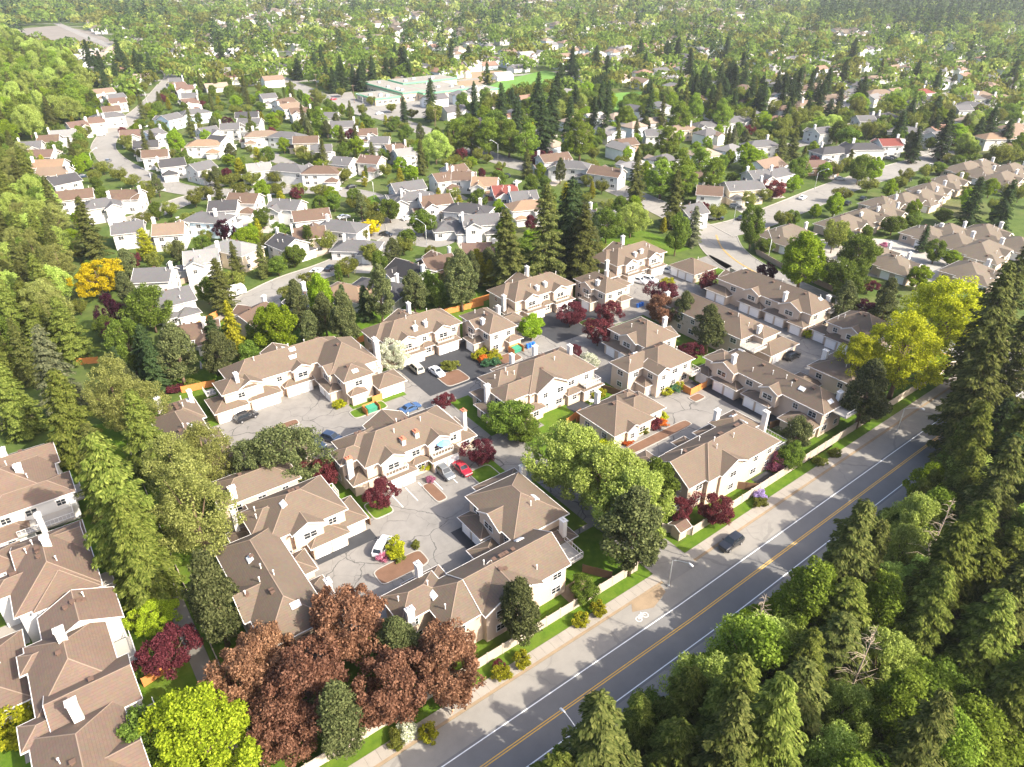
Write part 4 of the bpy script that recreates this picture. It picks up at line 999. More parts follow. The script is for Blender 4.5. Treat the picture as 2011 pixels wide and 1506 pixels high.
def covered(blocks, i, x, y, z, ov):
    for j, b in enumerate(blocks):
        if j == i: continue
        if b[1] + 0.3 < x < b[2] - 0.3 and b[3] + 0.3 < y < b[4] - 0.3 and z < roof_z(b, x, y) and z > (2.6 if 'u' in b[7] else -1):
            return True
    return False

def building(name, label, cat, group, loc, rz, blocks, wall='stucco', roof='townhouse', chim=(), decks=(), pipes=0, skyl=0, rvents=0,
             detail=2, ctop='trim', seed=1, wfaces='SWE'):
    rg = random.Random(seed)
    root = empty(name, loc, rz)
    tag(root, label, cat, group)
    mw, mr = M['wall_' + wall], M['roof_' + roof]
    blocks = [tuple(b) + ('',) if len(b) == 7 else tuple(b) for b in blocks]
    for i, b in enumerate(blocks):
        k, x0, x1, y0, y1, ze, pt, op = b
        up = 'u' in op
        ov = 0.35 if up else 0.45
        link('wall', wall_mesh(b, mw, ov, 2.6 if up else 0.0), root)
        rm, caps = roof_mesh(b, mr)
        ro = link('roof', rm, root)
        if detail >= 1:
            g = MB(); z = ze - 0.04; t = 0.1; h = 0.13
            if k != 'gx':
                g.box(x0 - t, x0, y0 - t, y1 + t, z - h, z + 0.02); g.box(x1, x1 + t, y0 - t, y1 + t, z - h, z + 0.02)
            if k != 'gy':
                xa, xb = (x0, x1)
                g.box(xa, xb, y0 - t, y0, z - h, z + 0.015); g.box(xa, xb, y1, y1 + t, z - h, z + 0.015)
            if k == 'gx':
                for x in (x0, x1):
                    s = -1 if x == x0 else 1
                    for ya in (y0, y1): g.bar((x + s * 0.03, ya, ze - 0.06), (x + s * 0.03, (y0 + y1) / 2, ze - 0.06 + pt * (y1 - y0) / 2), 0.07, 0.2)
            if k == 'gy':
                for y in (y0, y1):
                    s = -1 if y == y0 else 1
                    for xa in (x0, x1): g.bar((xa, y + s * 0.03, ze - 0.06), ((x0 + x1) / 2, y + s * 0.03, ze - 0.06 + pt * (x1 - x0) / 2), 0.07, 0.2)
            g.build('gutter', M['trim'], ro)
        if detail >= 2 and caps:
            c = MB()
            for p, q in caps:
                c.bar((p[0], p[1], p[2] + 0.005), (q[0], q[1], q[2] + 0.005), 0.12, 0.04)
            c.build('ridge_cap', M['cap'], ro)
        # garage doors
        gf = None
        for f in 'SWEN':
            if f in op:
                gf = f; n = int(op[op.index(f) + 1]); rot, fn = FACE[f]
                a, c2, pl = fn(b, ov); L = c2 - a; wd = min(2.55, (L - 0.5) / n - 0.35)
                for q in range(n):
                    u = a + L * (q + 0.5) / n
                    px, py = face_pt(f, u, pl, 0.004)
                    gd = link('garage_door', GAR, root, (px, py, 0.03), rot, (wd, 1, 2.12))
                    if detail >= 2: link('door_frame', GFR, gd)
        # windows
        if detail >= 1 and 'n' not in op:
            for f in wfaces:
                rot, fn = FACE[f]; a, c2, pl = fn(b, ov); L = c2 - a
                if L < 2.0: continue
                rows = []
                if ze > 4.2: rows.append((ze - 2.0, 1.25))
                if ze > 2.2 and not up and f != gf: rows.append((0.95, 1.3))
                for zz, hh in rows:
                    n = max(1, int(L / 3.4))
                    for q in range(n):
                        u = a + L * (q + 0.5) / n + rg.uniform(-0.25, 0.25)
                        ww = rg.choice((1.2, 1.5, 1.8)) if L > 2.8 else 1.0
                        if up and f in 'SW': ww = min(L - 0.8, 2.4)
                        bad = False
                        for du in (-ww / 2 - 0.1, 0, ww / 2 + 0.1):
                            for dz in (0.1, hh):
                                x, y = face_pt(f, u + du, pl, 0.25)
                                if covered(blocks, i, x, y, zz + dz - (0.0 if not up else 0.0), ov): bad = True
                        if bad or (detail == 1 and rg.random() < 0.2): continue
                        px, py = face_pt(f, u, pl, 0.004)
                        wo = link('window', WIN, root, (px, py, zz), rot, (ww, 1, hh))
                        link('pane', PANE, wo)
    def rz_at(x, y): return max(roof_z(b, x, y) for b in blocks)
    for (x, y, top) in chim:
        zb = max(0.0, rz_at(x, y) - 0.8) if rz_at(x, y) > 0 else 0.0
        c = link('chimney', CHIM[ctop][0], root, (x, y, zb), rg.choice((0, math.pi / 2)), (1.0, 1.0, top - zb))
        cc = link('chimney_cap', CHIM[ctop][1], root, (x, y, top - 6.0), c.rotation_euler[2], (1, 1, 6.0))
    mains = [b for b in blocks if b[5] > 4.2 and 'u' not in b[7]] or blocks
    areas = [(b[2] - b[1]) * (b[4] - b[3]) for b in mains]
    def rnd_roof(kind):
        for _ in range(30):
            b = rg.choices(mains, areas)[0]
            w, d = b[2] - b[1], b[4] - b[3]
            if kind == 'vent':
                if w > d: x = rg.uniform(b[1] + d / 2, max(b[1] + d / 2 + 0.1, b[2] - d / 2)); y = (b[3] + b[4]) / 2 + 0.8
                else: y = rg.uniform(b[3] + w / 2, max(b[3] + w / 2 + 0.1, b[4] - w / 2)); x = (b[1] + b[2]) / 2 - 0.8
            else:
                x = rg.uniform(b[1] + 1.2, b[2] - 1.2); y = rg.uniform(b[3] + 1.2, b[4] - 1.2)
            z = rz_at(x, y)
            if abs(z - roof_z(b, x, y)) < 0.01: return x, y, z, b
        return None
    for kind, n, me in (('vent', rvents, VENT), ('pipe', pipes, PIPE), ('sky', skyl, SKYF)):
        for _ in range(n):
            r = rnd_roof(kind)
            if not r: continue
            x, y, z, b = r
            if kind == 'sky':
                e = 0.1; gx = (rz_at(x + e, y) - rz_at(x - e, y)) / (2 * e); gy = (rz_at(x, y + e) - rz_at(x, y - e)) / (2 * e)
                nrm = Vector((-gx, -gy, 1)).normalized()
                s = link('skylight', me, root, (x, y, z)); s.rotation_euler = nrm.to_track_quat('Z', 'Y').to_euler(); s.rotation_euler.rotate_axis('Z', 0.0)
                link('pane', SKYG, s)
            else:
                link('roof_vent' if kind == 'vent' else 'vent_pipe', me, root, (x, y, z))
    for (x0, x1, y0, y1, z, sides) in decks:
        d = MB(); d.box(x0, x1, y0, y1, z - 0.25, z); dk = d.build('deck', M['concrete'], root)
        r = MB()
        for s in sides:
            if s in 'SN':
                y = y0 + 0.05 if s == 'S' else y1 - 0.05; A, B = (x0, y), (x1, y)
            else:
                x = x0 + 0.05 if s == 'W' else x1 - 0.05; A, B = (x, y0), (x, y1)
            for zz in (0.95, 0.15): r.bar((*A, z + zz), (*B, z + zz), 0.07, 0.07)
            L = math.hypot(B[0] - A[0], B[1] - A[1]); n = max(2, int(L / 0.55))
            for q in range(n + 1):
                t = q / n; x = A[0] + (B[0] - A[0]) * t; y = A[1] + (B[1] - A[1]) * t
                r.bar((x, y, z), (x, y, z + 0.95), 0.05, 0.05)
        r.build('railing', M['trim'], dk)
    return root

E5, GZ = 5.6, 2.7
def shift(bl, dx, dy): return [(b[0], b[1] + dx, b[2] + dx, b[3] + dy, b[4] + dy, *b[5:]) for b in bl]

FOUR = [('hip', 0, 19.6, 0, 9.6, E5, .6), ('hip', -1.3, 7, 3.3, 10.4, E5, .6), ('gy', 2.4, 7.4, -0.9, 4.5, E5, .5, 'u'), ('gy', 11.5, 16.5, -0.9, 4.5, E5, .5, 'u'),
        ('hip', 2.3, 8.7, -2.1, 4, GZ, .45, 'S2n'), ('hip', 11.5, 17.9, -2.1, 4, GZ, .45, 'S2n'), ('hip', -2.4, 2.6, 0.2, 6, GZ, .45), ('hip', 8.2, 12, -0.9, 3, GZ, .45),
        ('gy', 5.3, 13.3, 6, 11.6, E5, .5)]
FCH = [(-1.7, 2.4, 6.9), (8.0, 1.5, 7.3), (10.8, 1.8, 7.5)]
FDK = [(2.9, 7.2, -1.5, -0.5, 3.15, 'SWE'), (12.0, 16.3, -1.5, -0.5, 3.15, 'SWE')]
SIDE = [('hip', 0, 7.9, 0, 12.4, E5, .6), ('gx', -1.0, 4.2, 4.3, 9.2, E5, .5, 'u'), ('hip', -2.5, 2.6, 2.8, 7.2, GZ, .45, 'W1n'), ('hip', 4.6, 8.7, -1.2, 3, GZ, .45, 'n'), ('hip', 6, 15, 5.2, 11, 2.9, .4)]
TG = 'brown roofed townhouse blocks of the complex'
def town(label, ox, oy, bl, chim=(), decks=(), **kw):
    bl = [tuple(b) for b in bl]
    return building('townhouse_block', label, 'townhouse', TG, (ox, oy, 0), 0.0, bl, chim=chim, decks=decks, **kw)

def absb(ox, oy, bl): return [(b[0], b[1] - ox, b[2] - ox, b[3] - oy, b[4] - oy, *b[5:]) for b in bl]
def absc(ox, oy, c): return [(x - ox, y - oy, z) for x, y, z in c]
def absd(ox, oy, c): return [(a - ox, b - ox, c_ - oy, d - oy, z, s) for a, b, c_, d, z, s in c]
def townabs(label, ox, oy, bl, chim=(), decks=(), **kw):
    return town(label, ox, oy, absb(ox, oy, bl), absc(ox, oy, chim), absd(ox, oy, decks), **kw)

def townhouses():
    I4 = FOUR + [('hip', 18, 22.5, .3, 8, GZ, .45), ('hip', -3.0, 3, 3.0, 7.7, E5, .55), ('hip', 14.5, 20.5, 5, 10.4, 4.6, .5)]
    town('long townhouse block with a blue parasol on its balcony and a red car in front', 36, 89.6, I4, FCH + [(21.2, 2.6, 7.4)], FDK, pipes=4, rvents=5, ctop='brick', seed=3)
    town('townhouse block behind the white flowering tree, silver van at its garages', 59.4, 126.2, FOUR, FCH + [(11, 9.6, 9.2)], FDK, pipes=4, rvents=5, seed=4)
    town('townhouse block with a dark asphalt court behind a plum tree, tall conifers at its back', 95.5, 127.8, FOUR, FCH + [(11, 9.6, 9.2)], FDK, pipes=4, rvents=5, seed=5)
    town('farthest townhouse block, two white cars parked in front of its garages', 132.2, 130.0, FOUR, FCH + [(11, 9.6, 9.2)], FDK, pipes=4, rvents=5, seed=6)
    town('short townhouse end block beside the yellow shrubs, green dumpster and blue bins', 80.4, 117.2, SIDE, [(1.2, 4.4, 7.4), (9.2, 9.5, 6.5)], [(-1.6, 0.4, 4.6, 6.2, 3.2, 'SW')], pipes=2, rvents=2, seed=7)
    town('short townhouse end block with blue bins at its corner behind plum trees', 116.9, 118.3, SIDE, [(1.2, 4.4, 7.4), (9.2, 9.5, 6.5)], [(-1.6, 0.4, 4.6, 6.2, 3.2, 'SW')], pipes=2, rvents=2, seed=8)
    # A
    townabs('left townhouse block with a row of six white garage doors facing a jeep', 38, 127,
            [('hip', 26.6, 52, 128.3, 137.4, E5, .66), ('hip', 24, 31, 126.7, 132.8, E5, .5), ('gy', 27.3, 32.4, 126.9, 132, E5, .5, 'u'), ('hip', 21.7, 28.4, 125.6, 132.3, GZ, .45, 'S2n'),
             ('hip', 28.6, 35.4, 126.3, 131, GZ, .45, 'S2n'), ('hip', 36.2, 42.8, 127.1, 130.8, GZ, .45, 'S2n'), ('gy', 38.4, 42.8, 127.4, 132, E5, .5, 'u'),
             ('hip', 44.2, 55, 121.6, 135, E5, .66), ('hip', 45, 51.8, 117.2, 124, E5, .5), ('gx', 43.6, 48, 121.6, 126.4, E5, .5, 'u'), ('hip', 42.6, 46.2, 119.8, 126.5, GZ, .45, 'W2n'),
             ('hip', 51.4, 57.9, 115.1, 121, GZ, .5, 'S2n'), ('hip', 45.6, 49.6, 116.0, 120, GZ, .45, 'n'), ('gy', 36, 42, 134, 139.5, E5, .5)],
            [(27.8, 128.8, 8.2), (56.2, 124.5, 8.4)], [(52, 55.4, 121, 124, 3.4, 'SE'), (22.3, 24.2, 132.5, 135, 3.2, 'SW')], pipes=6, skyl=4, rvents=4, seed=9)
    # B
    townabs('townhouse block half hidden by pale trees at the left edge of the court', 16, 120,
            [('hip', 13.4, 19.4, 121, 129.8, E5, .55), ('hip', 10.8, 18.6, 106, 126.2, E5, .6), ('hip', 16, 20.9, 112, 121.2, GZ, .45), ('hip', 18, 22.2, 104, 112.6, GZ, .45, 'E2')],
            [(13.2, 128.6, 8), (18.6, 127.2, 8.3)], [], pipes=3, skyl=2, rvents=6, seed=10)
    # carport row behind the round pine
    townabs('low garage roof behind the round dark pine, van parked beside it', 26, 106, [('hip', 20.2, 32.2, 102.6, 110.2, GZ, .45, 'N2')], [], [], seed=11)
    townabs('cream walled townhouse block hidden under the round dark pine', 20, 96, [('hip', 13.5, 26.5, 93.6, 101, E5, .5)], [(16, 94.5, 8)], [], rvents=2, seed=12)
    # F
    townabs('central townhouse block with a wide cream gable above a small lawn', 78, 97,
            [('hip', 66.5, 80, 92.0, 97.9, E5, .6), ('hip', 67.7, 80, 96.4, 103.2, E5, .6), ('hip', 72, 89.7, 91.6, 103.4, E5, .58), ('gy', 73.4, 81.8, 90.9, 98, E5, .55),
             ('hip', 65.8, 70, 98.3, 103.4, GZ, .45), ('hip', 63.9, 68, 94, 99, GZ, .45), ('hip', 84.3, 89.8, 89.4, 93, 2.8, .2), ('hip', 80.8, 85, 90.2, 93, GZ, .4), ('hip', 70, 75, 89.9, 93, GZ, .4),
             ('hip', 73.2, 78.2, 101, 106.6, 4.0, .5, 'N1'), ('hip', 81, 86.5, 100, 105.8, 4.2, .5, 'N1')],
            [(65.9, 97.2, 7.2), (87.2, 97.6, 9.0), (77.8, 105.2, 6.6), (83.8, 105.0, 6.8)], [(85.2, 89.2, 89.8, 92.2, 3.3, 'SEW')], pipes=5, rvents=7, seed=13)
    # H clubhouse
    building('clubhouse', 'single storey clubhouse with glazed wall and small gabled entrance beside red shrubs', 'clubhouse', None, (84, 79, 0), 0.0,
             absb(84, 79, [('hip', 78, 88.5, 73.9, 84.4, 3.2, .62), ('hip', 84, 92.9, 75.2, 82.8, 3.2, .6), ('gy', 80.9, 84.6, 73.4, 77.5, 3.2, .55), ('hip', 87, 92, 80, 84.6, 3.2, .5)]),
             chim=absc(84, 79, [(82.6, 83.8, 6.2)]), rvents=3, seed=14)
    # G1 G2
    townabs('townhouse block with two white garage doors right of the plum trees', 109, 97,
            [('hip', 104, 114.6, 91.6, 103.7, E5, .6), ('gx', 103.4, 108.5, 94.3, 99.7, E5, .5, 'u'), ('hip', 102.2, 107, 94.6, 103.4, GZ, .45, 'W2n'), ('gx', 110, 116.4, 93.4, 98.6, 4.4, .5)],
            [(115.4, 97.0, 7.6)], [], pipes=3, rvents=2, seed=15)
    townabs('tall cream townhouse block with one garage facing the court by the clubhouse', 101, 87,
            [('hip', 93.4, 103, 86.2, 92.0, E5, .6), ('hip', 97.8, 109.1, 82.4, 92, E5, .58), ('gy', 97.5, 101.9, 81.9, 87, E5, .5), ('hip', 95.7, 98.9, 83.4, 87.6, GZ, .55, 'S1n'), ('hip', 100.8, 105, 91, 95.5, GZ, .45)],
            [], [(106.5, 109.2, 80.6, 83, 3.0, 'SE')], pipes=3, skyl=1, rvents=6, seed=16)
    # K
    townabs('angled townhouse block closing the lower court, leaf shadows on its roof', 42, 62,
            [('hip', 45.4, 55.9, 61, 73.7, E5, .6), ('gx', 44.9, 49.5, 63.9, 69.9, E5, .5, 'u'), ('hip', 43.5, 48, 66.8, 73.2, GZ, .45, 'W2n'), ('hip', 49.5, 58.2, 70.5, 78, GZ, .42),
             ('hip', 50, 55.6, 58.4, 62.5, 3.2, .4), ('hip', 29.3, 42, 53.0, 61.4, E5, .62), ('gx', 34.3, 49.3, 52.8, 61.6, E5, .6), ('hip', 25.1, 33, 57.6, 63.3, E5, .55), ('gy', 34.4, 44.1, 52.2, 58, E5, .5),
             ('hip', 40.6, 45.2, 60, 66.2, GZ, .5, 'N1n'), ('hip', 29, 35, 59.5, 64.9, 4.2, .5, 'n')],
            [(31.2, 63.6, 7.6), (26.5, 57.6, 7.4), (53.6, 59.6, 6.4), (56.6, 73.5, 6.6)], [(49.2, 53.3, 54.6, 60.5, 3.2, 'SE')], pipes=6, skyl=3, rvents=7, seed=17)
    # J
    townabs('L shaped townhouse block with copper maples at its lower end', 16, 78,
            [('hip', 17, 29.3, 82, 92.3, E5, .58), ('hip', 15.5, 22, 85, 91, E5, .5), ('gy', 20.1, 25.3, 81.2, 86, E5, .5, 'u'), ('hip', 22.1, 28.5, 80.1, 85, GZ, .45, 'S2n'), ('hip', 27, 32.2, 81.5, 88, GZ, .45, 'S1n'),
             ('hip', 10, 18.6, 64, 85.2, E5, .66), ('gx', 9.2, 14, 69.6, 76.5, E5, .55), ('hip', 16.5, 21.4, 69.8, 74.4, GZ, .45), ('hip', 16.5, 21.2, 75.2, 80.2, 3.4, .45), ('hip', 13, 18, 85, 91, GZ, .4), ('hip', 14, 20, 63.8, 69, 4.2, .5)],
            [(20.4, 69.0, 6.6), (14.6, 90.4, 7.0)], [(14.5, 18.5, 61.2, 64.2, 3.0, 'SE'), (28.5, 30.6, 88.6, 91, 3.2, 'EN')], pipes=6, skyl=3, rvents=7, seed=18)
    # L
    townabs('townhouse block along the boundary wall right of the gate, tree shadows on its roof', 87, 58,
            [('hip', 79.0, 98, 53.3, 62.9, E5, .62), ('gx', 75, 86, 54.0, 62.8, E5, .62), ('hip', 92.4, 99.6, 58.7, 64.7, E5, .5), ('gy', 81.8, 89.2, 52.9, 58, E5, .5), ('hip', 85.6, 89, 61, 67, GZ, .5, 'N1n'),
             ('hip', 75.2, 80.2, 61, 68.2, GZ, .45, 'N1n'), ('hip', 90, 95, 61, 66, 3.6, .5)],
            [(93.8, 64.2, 7.9), (99.8, 58.2, 8.4)], [(97.8, 101.4, 53.8, 58.4, 3.1, 'SE'), (71.8, 75.4, 53.6, 58, 2.9, 'SW')], pipes=5, skyl=2, rvents=6, seed=19)
    # M
    townabs('long townhouse block with five white garage doors facing the court by the boundary wall', 114, 68,
            [('hip', 111.6, 119.6, 53.6, 80, E5, .66), ('hip', 111, 117, 76, 81.8, E5, .5), ('gx', 110.2, 114.5, 73.1, 79.1, E5, .5, 'u'), ('gx', 110.2, 114.5, 62.7, 67.1, E5, .5, 'u'), ('hip', 109.5, 113.5, 78.5, 82.8, GZ, .45, 'W1n'),
             ('hip', 109.6, 113.5, 71.5, 78.1, GZ, .45, 'W2n'), ('hip', 109.6, 113.5, 63.7, 70.3, GZ, .45, 'W2n'), ('hip', 108, 114, 54, 60.5, GZ, .45)],
            [(112.4, 75.2, 8.4), (117.6, 54.6, 7.8)], [(114.5, 119.5, 50.8, 53.8, 5.2, 'SE')], pipes=4, skyl=3, rvents=3, seed=20)
    # O
    townabs('long townhouse block with seven white garage doors beside the upper road', 152, 94,
            [('hip', 147.6, 157.5, 80, 108.5, E5, .62), ('gx', 146.8, 151, 94.5, 99.3, E5, .5, 'u'), ('gx', 146.8, 151, 82.6, 88.8, E5, .5, 'u'), ('hip', 145.4, 150.4, 103, 110.2, GZ, .5, 'W2n'),
             ('hip', 146, 150.5, 92.7, 99.9, GZ, .45, 'W2n'), ('hip', 146.2, 150.5, 85.6, 92.2, GZ, .45, 'W2n'), ('hip', 145.6, 149, 80.3, 84.9, GZ, .45, 'W1n'), ('gy', 151, 156, 100, 110.5, 4.6, .5)],
            [(148.6, 88.4, 8.2), (156.4, 81.6, 7.6)], [(155, 158.5, 79.5, 83, 4.2, 'SE')], pipes=4, skyl=3, rvents=3, seed=21)
    # P
    townabs('townhouse block with three white garage doors behind the tall yellow green tree', 152, 70,
            [('hip', 147.4, 157.8, 64, 76.2, E5, .6), ('gx', 146.7, 151, 67.2, 72, E5, .5, 'u'), ('hip', 146, 150.5, 68.3, 75.3, GZ, .45, 'W2n'), ('hip', 146.8, 151, 74.6, 79.3, GZ, .45, 'W1n')],
            [(156.6, 65.4, 7.6)], [], pipes=3, rvents=2, seed=22)
    # N Q
    townabs('townhouse block with a sunken roof terrace behind two dark pines', 130, 92,
            [('hip', 124, 134.2, 82, 106.5, E5, .6), ('hip', 128.2, 134.3, 79.2, 86, E5, .5), ('hip', 127.6, 138, 76.2, 82, GZ, .5, 'S2n'), ('hip', 132, 137.5, 88, 106, GZ, .42, 'E3n')],
            [(129.2, 81.4, 7.6), (125.4, 105.6, 8.2)], [(123.8, 128.4, 78.2, 82, 4.0, 'SW')], pipes=3, rvents=4, seed=23)
    townabs('small townhouse block with a chimney right of the black parked car', 130, 64,
            [('hip', 125.5, 136, 56, 66.4, E5, .55), ('hip', 120.5, 127, 62.6, 68.4, GZ, .45)], [(129.6, 65.4, 8.2)], [], pipes=2, rvents=2, seed=24)
    townabs('low detached garage roof beside the upper road entrance, next to parked white cars', 155, 123, [('hip', 150.2, 159.8, 117.8, 127.4, GZ, .5, 'W3')], [], [], pipes=1, rvents=1, seed=25)

def left_complex():
    G = 'pink brown roofed white houses beside the left path'
    def lc(label, ox, oy, bl, chim, decks, seed):
        building('condominium_house', label, 'house', G, (ox, oy, 0), 0.0, absb(ox, oy, bl), 'white', 'pinkbrown', absc(ox, oy, chim), absd(ox, oy, decks), pipes=3, rvents=7, seed=seed)
    lc('uppermost white house with pinkish brown roof at the left edge, two chimneys', -10, 120,
       [('hip', -20, -5.2, 112, 126, E5, .55), ('hip', -16, -3.6, 111.6, 118, E5, .5), ('gx', -14, -4.4, 121.8, 129.2, E5, .5), ('hip', -17, -10, 109, 114, GZ, .4)],
       [(-11.5, 126.2, 8.6), (-9.8, 118.2, 9.4)], [(-12.5, -4.8, 108.6, 111.8, 3.0, 'SE'), (-4.6, -2.8, 113, 117.5, 3.0, 'SE')], 31)
    lc('middle white house at the left edge with moss on its pinkish roof', -9, 96,
       [('hip', -14.2, -4.0, 88, 103.6, E5, .55), ('gx', -13, -4.3, 95.2, 103.3, E5, .5), ('hip', -16.5, -9, 92.8, 97.2, E5, .5), ('hip', -12.2, -4.1, 87.4, 95.4, E5, .5), ('hip', -18, -12, 98, 104, E5, .5)],
       [(-8.8, 104.2, 8.6), (-8.6, 97.0, 9.6)], [(-4.4, -2.6, 89, 93, 3.0, 'SE'), (-11.5, -4.4, 86.0, 87.8, 3.0, 'S')], 32)
    lc('nearest white house with a zigzag pinkish roof and two white chimneys, lower left corner', -9, 70,
       [('gy', -11.8, -2.9, 80, 86.2, E5, .5), ('hip', -13.8, -4.9, 70, 82, E5, .55), ('gx', -12.6, -3.7, 66, 73.6, E5, .5), ('hip', -14.8, -5.6, 54, 68, E5, .55), ('gx', -12.6, -4.9, 56.5, 62.5, E5, .5),
        ('hip', -14.6, -10, 77.6, 81, E5, .5), ('hip', -15.6, -10, 66.6, 70.4, E5, .5)],
       [(-9.4, 78.0, 9.6), (-9.8, 66.4, 9.6)], [(-5.2, -2.9, 74.4, 79, 3.0, 'SE'), (-5.4, -2.8, 62.6, 67, 3.0, 'SE')], 33)
    lc('low carport roof at the very left edge above parked cars', -17, 82, [('hip', -24, -14.2, 76.5, 88.8, GZ, .35)], [], [], 34)

# ------------------------------------------------------------------ cars, lamps, fences, small things
def car_meshes(kind):
    """loft of cross-sections along x (front at +x)"""
    S = {  # x, half width, sill z, belt z, roof z (None = no cabin), roof half width
        'sedan': [(-2.25, .70, .38, .80, None), (-2.12, .84, .28, .92, None), (-1.65, .88, .24, .96, .98), (-1.0, .90, .22, .97, 1.40), (0.2, .90, .22, .96, 1.44), (0.95, .90, .22, .95, .98), (1.7, .87, .24, .86, None), (2.15, .80, .28, .72, None), (2.28, .62, .36, .6, None)],
        'suv': [(-2.25, .74, .42, .95, None), (-2.18, .88, .32, 1.05, 1.1), (-1.75, .92, .28, 1.08, 1.68), (-1.0, .93, .27, 1.08, 1.74), (0.2, .93, .27, 1.07, 1.72), (0.95, .92, .27, 1.06, 1.12), (1.7, .90, .30, 1.0, None), (2.12, .84, .34, .9, None), (2.26, .68, .42, .75, None)],
        'van': [(-2.4, .80, .40, .95, None), (-2.36, .90, .32, 1.0, 1.05), (-2.05, .94, .28, 1.02, 1.72), (-1.0, .95, .27, 1.02, 1.78), (0.6, .95, .27, 1.02, 1.74), (1.45, .93, .27, 1.0, 1.06), (1.95, .90, .30, .92, None), (2.3, .82, .34, .8, None), (2.42, .64, .42, .65, None)]}[kind]
    body = MB(); rings = []
    for (x, w, s, b, rf) in S:
        n = len(body.v); t = rf if rf else b + 0.03; tw = w * (0.74 if rf and rf > b + 0.15 else 0.92)
        ring = [(x, -w * 0.93, s), (x, -w, (s + b) / 2), (x, -w * 0.97, b), (x, -tw, t), (x, tw, t), (x, w * 0.97, b), (x, w, (s + b) / 2), (x, w * 0.93, s)]
        body.v += ring; rings.append(n)
    for i in range(len(S) - 1):
        a, c = rings[i], rings[i + 1]
        for k in range(7): body.f.append((a + k, c + k, c + k + 1, a + k + 1)); body.mi.append(0)
        body.f.append((a + 7, c + 7, c, a)); body.mi.append(0)
    body.f.append(tuple(rings[0] + k for k in range(8))); body.mi.append(0)
    body.f.append(tuple(rings[-1] + k for k in reversed(range(8)))); body.mi.append(0)
    g = MB(); e = 0.014
    cab = [i for i, q in enumerate(S) if q[4] and q[4] > q[3] + 0.2]
    def P(i, k):
        return Vector(body.v[rings[i] + k])
    def lerp2(a, b, c, d, u0, u1, v0, v1, off):
        f = lambda u, v: a.lerp(b, u).lerp(d.lerp(c, u), v) + off
        g.poly([f(u0, v0), f(u1, v0), f(u1, v1), f(u0, v1)])
    for i in range(cab[0], cab[-1]):
        for k0, k1, o in ((2, 3, Vector((0, -e, e * .4))), (5, 4, Vector((0, e, e * .4)))):
            a, b, c, d = P(i, k0), P(i + 1, k0), P(i + 1, k1), P(i, k1)
            pts = [a.lerp(b, .05).lerp(d.lerp(c, .05), .12) + o, a.lerp(b, .95).lerp(d.lerp(c, .95), .12) + o, a.lerp(b, .95).lerp(d.lerp(c, .95), .86) + o, a.lerp(b, .05).lerp(d.lerp(c, .05), .86) + o]
            g.poly(pts if k0 == 2 else pts[::-1])
    for i, j, o in ((cab[-1], cab[-1] + 1, Vector((e, 0, e))), (cab[0], cab[0] - 1, Vector((-e, 0, e)))):
        a, b, c, d = P(i, 3), P(i, 4), P(j, 4), P(j, 3)
        pts = [a.lerp(b, .06).lerp(d.lerp(c, .06), .08) + o, a.lerp(b, .94).lerp(d.lerp(c, .94), .08) + o, a.lerp(b, .92).lerp(d.lerp(c, .92), .92) + o, a.lerp(b, .08).lerp(d.lerp(c, .08), .92) + o]
        g.poly(pts[::-1] if j > i else pts)
        for s0, kk in ((2, 3), (5, 4)):     # triangular quarter lights
            q = [P(i, s0).lerp(P(i, kk), .15), P(i, s0).lerp(P(i, kk), .8), P(j, s0).lerp(P(i, s0), .35)]
            oo = Vector((0, -e if s0 == 2 else e, e * .4)); q = [p + oo for p in q]
            g.poly(q if (s0 == 2) == (j < i) else q[::-1])
    return body.mesh('body', M['car_white'], smooth=False), g.mesh('glass', M['glass'])
def wheel_meshes():
    t = MB(); t.tube([(0, -0.11, 0), (0, -0.09, 0), (0, 0.09, 0), (0, 0.11, 0)], [0.27, 0.33, 0.33, 0.27], 14)
    r = MB(); r.tube([(0, -0.118, 0), (0, 0.118, 0)], 0.2, 10)
    return t.mesh('tyre', M['rubber'], smooth=False), r.mesh('rim', M['rim'])
CARM = {}
def cars_init():
    for k in ('sedan', 'suv', 'van'): CARM[k] = car_meshes(k)
    CARM['wheel'] = wheel_meshes()
    b = MB(); b.box(-0.04, 0.03, -0.19, 0.19, -0.07, 0.07); CARM['head'] = b.mesh('headlight', M['lens'])
    b = MB(); b.box(-0.03, 0.04, -0.16, 0.16, -0.09, 0.09); CARM['tail'] = b.mesh('tail_light', M['redlens'])
    b = MB(); b.box(-0.08, 0.08, -0.09, 0.09, -0.06, 0.06); CARM['mirror'] = b.mesh('mirror', M['rubber'])
def car(kind, col, x, y, deg, label, group=None, z=0.03):
    e = empty('parked_car', (x, y, z), math.radians(deg)); tag(e, label, 'van' if kind == 'van' else 'car', group)
    bm, gm = CARM[kind]
    b = link('body', bm, e); obj_mat(b, M['car_' + col]); link('glass', gm, e)
    wr = 0.33; xo = 1.38 if kind != 'van' else 1.5
    for sx in (-1, 1):
        for sy in (-1, 1):
            w = link('tyre', CARM['wheel'][0], e, (sx * xo, sy * 0.82, wr)); link('rim', CARM['wheel'][1], w)
    fz = 0.66 if kind == 'sedan' else 0.8
    fx = {'sedan': 2.16, 'suv': 2.14, 'van': 2.31}[kind]
    for sy in (-1, 1):
        link('headlight', CARM['head'], e, (fx, sy * 0.58, fz)); link('tail_light', CARM['tail'], e, (-fx, sy * 0.62, fz + 0.14))
        link('mirror', CARM['mirror'], e, (0.85, sy * 0.98, fz + 0.34))
    return e

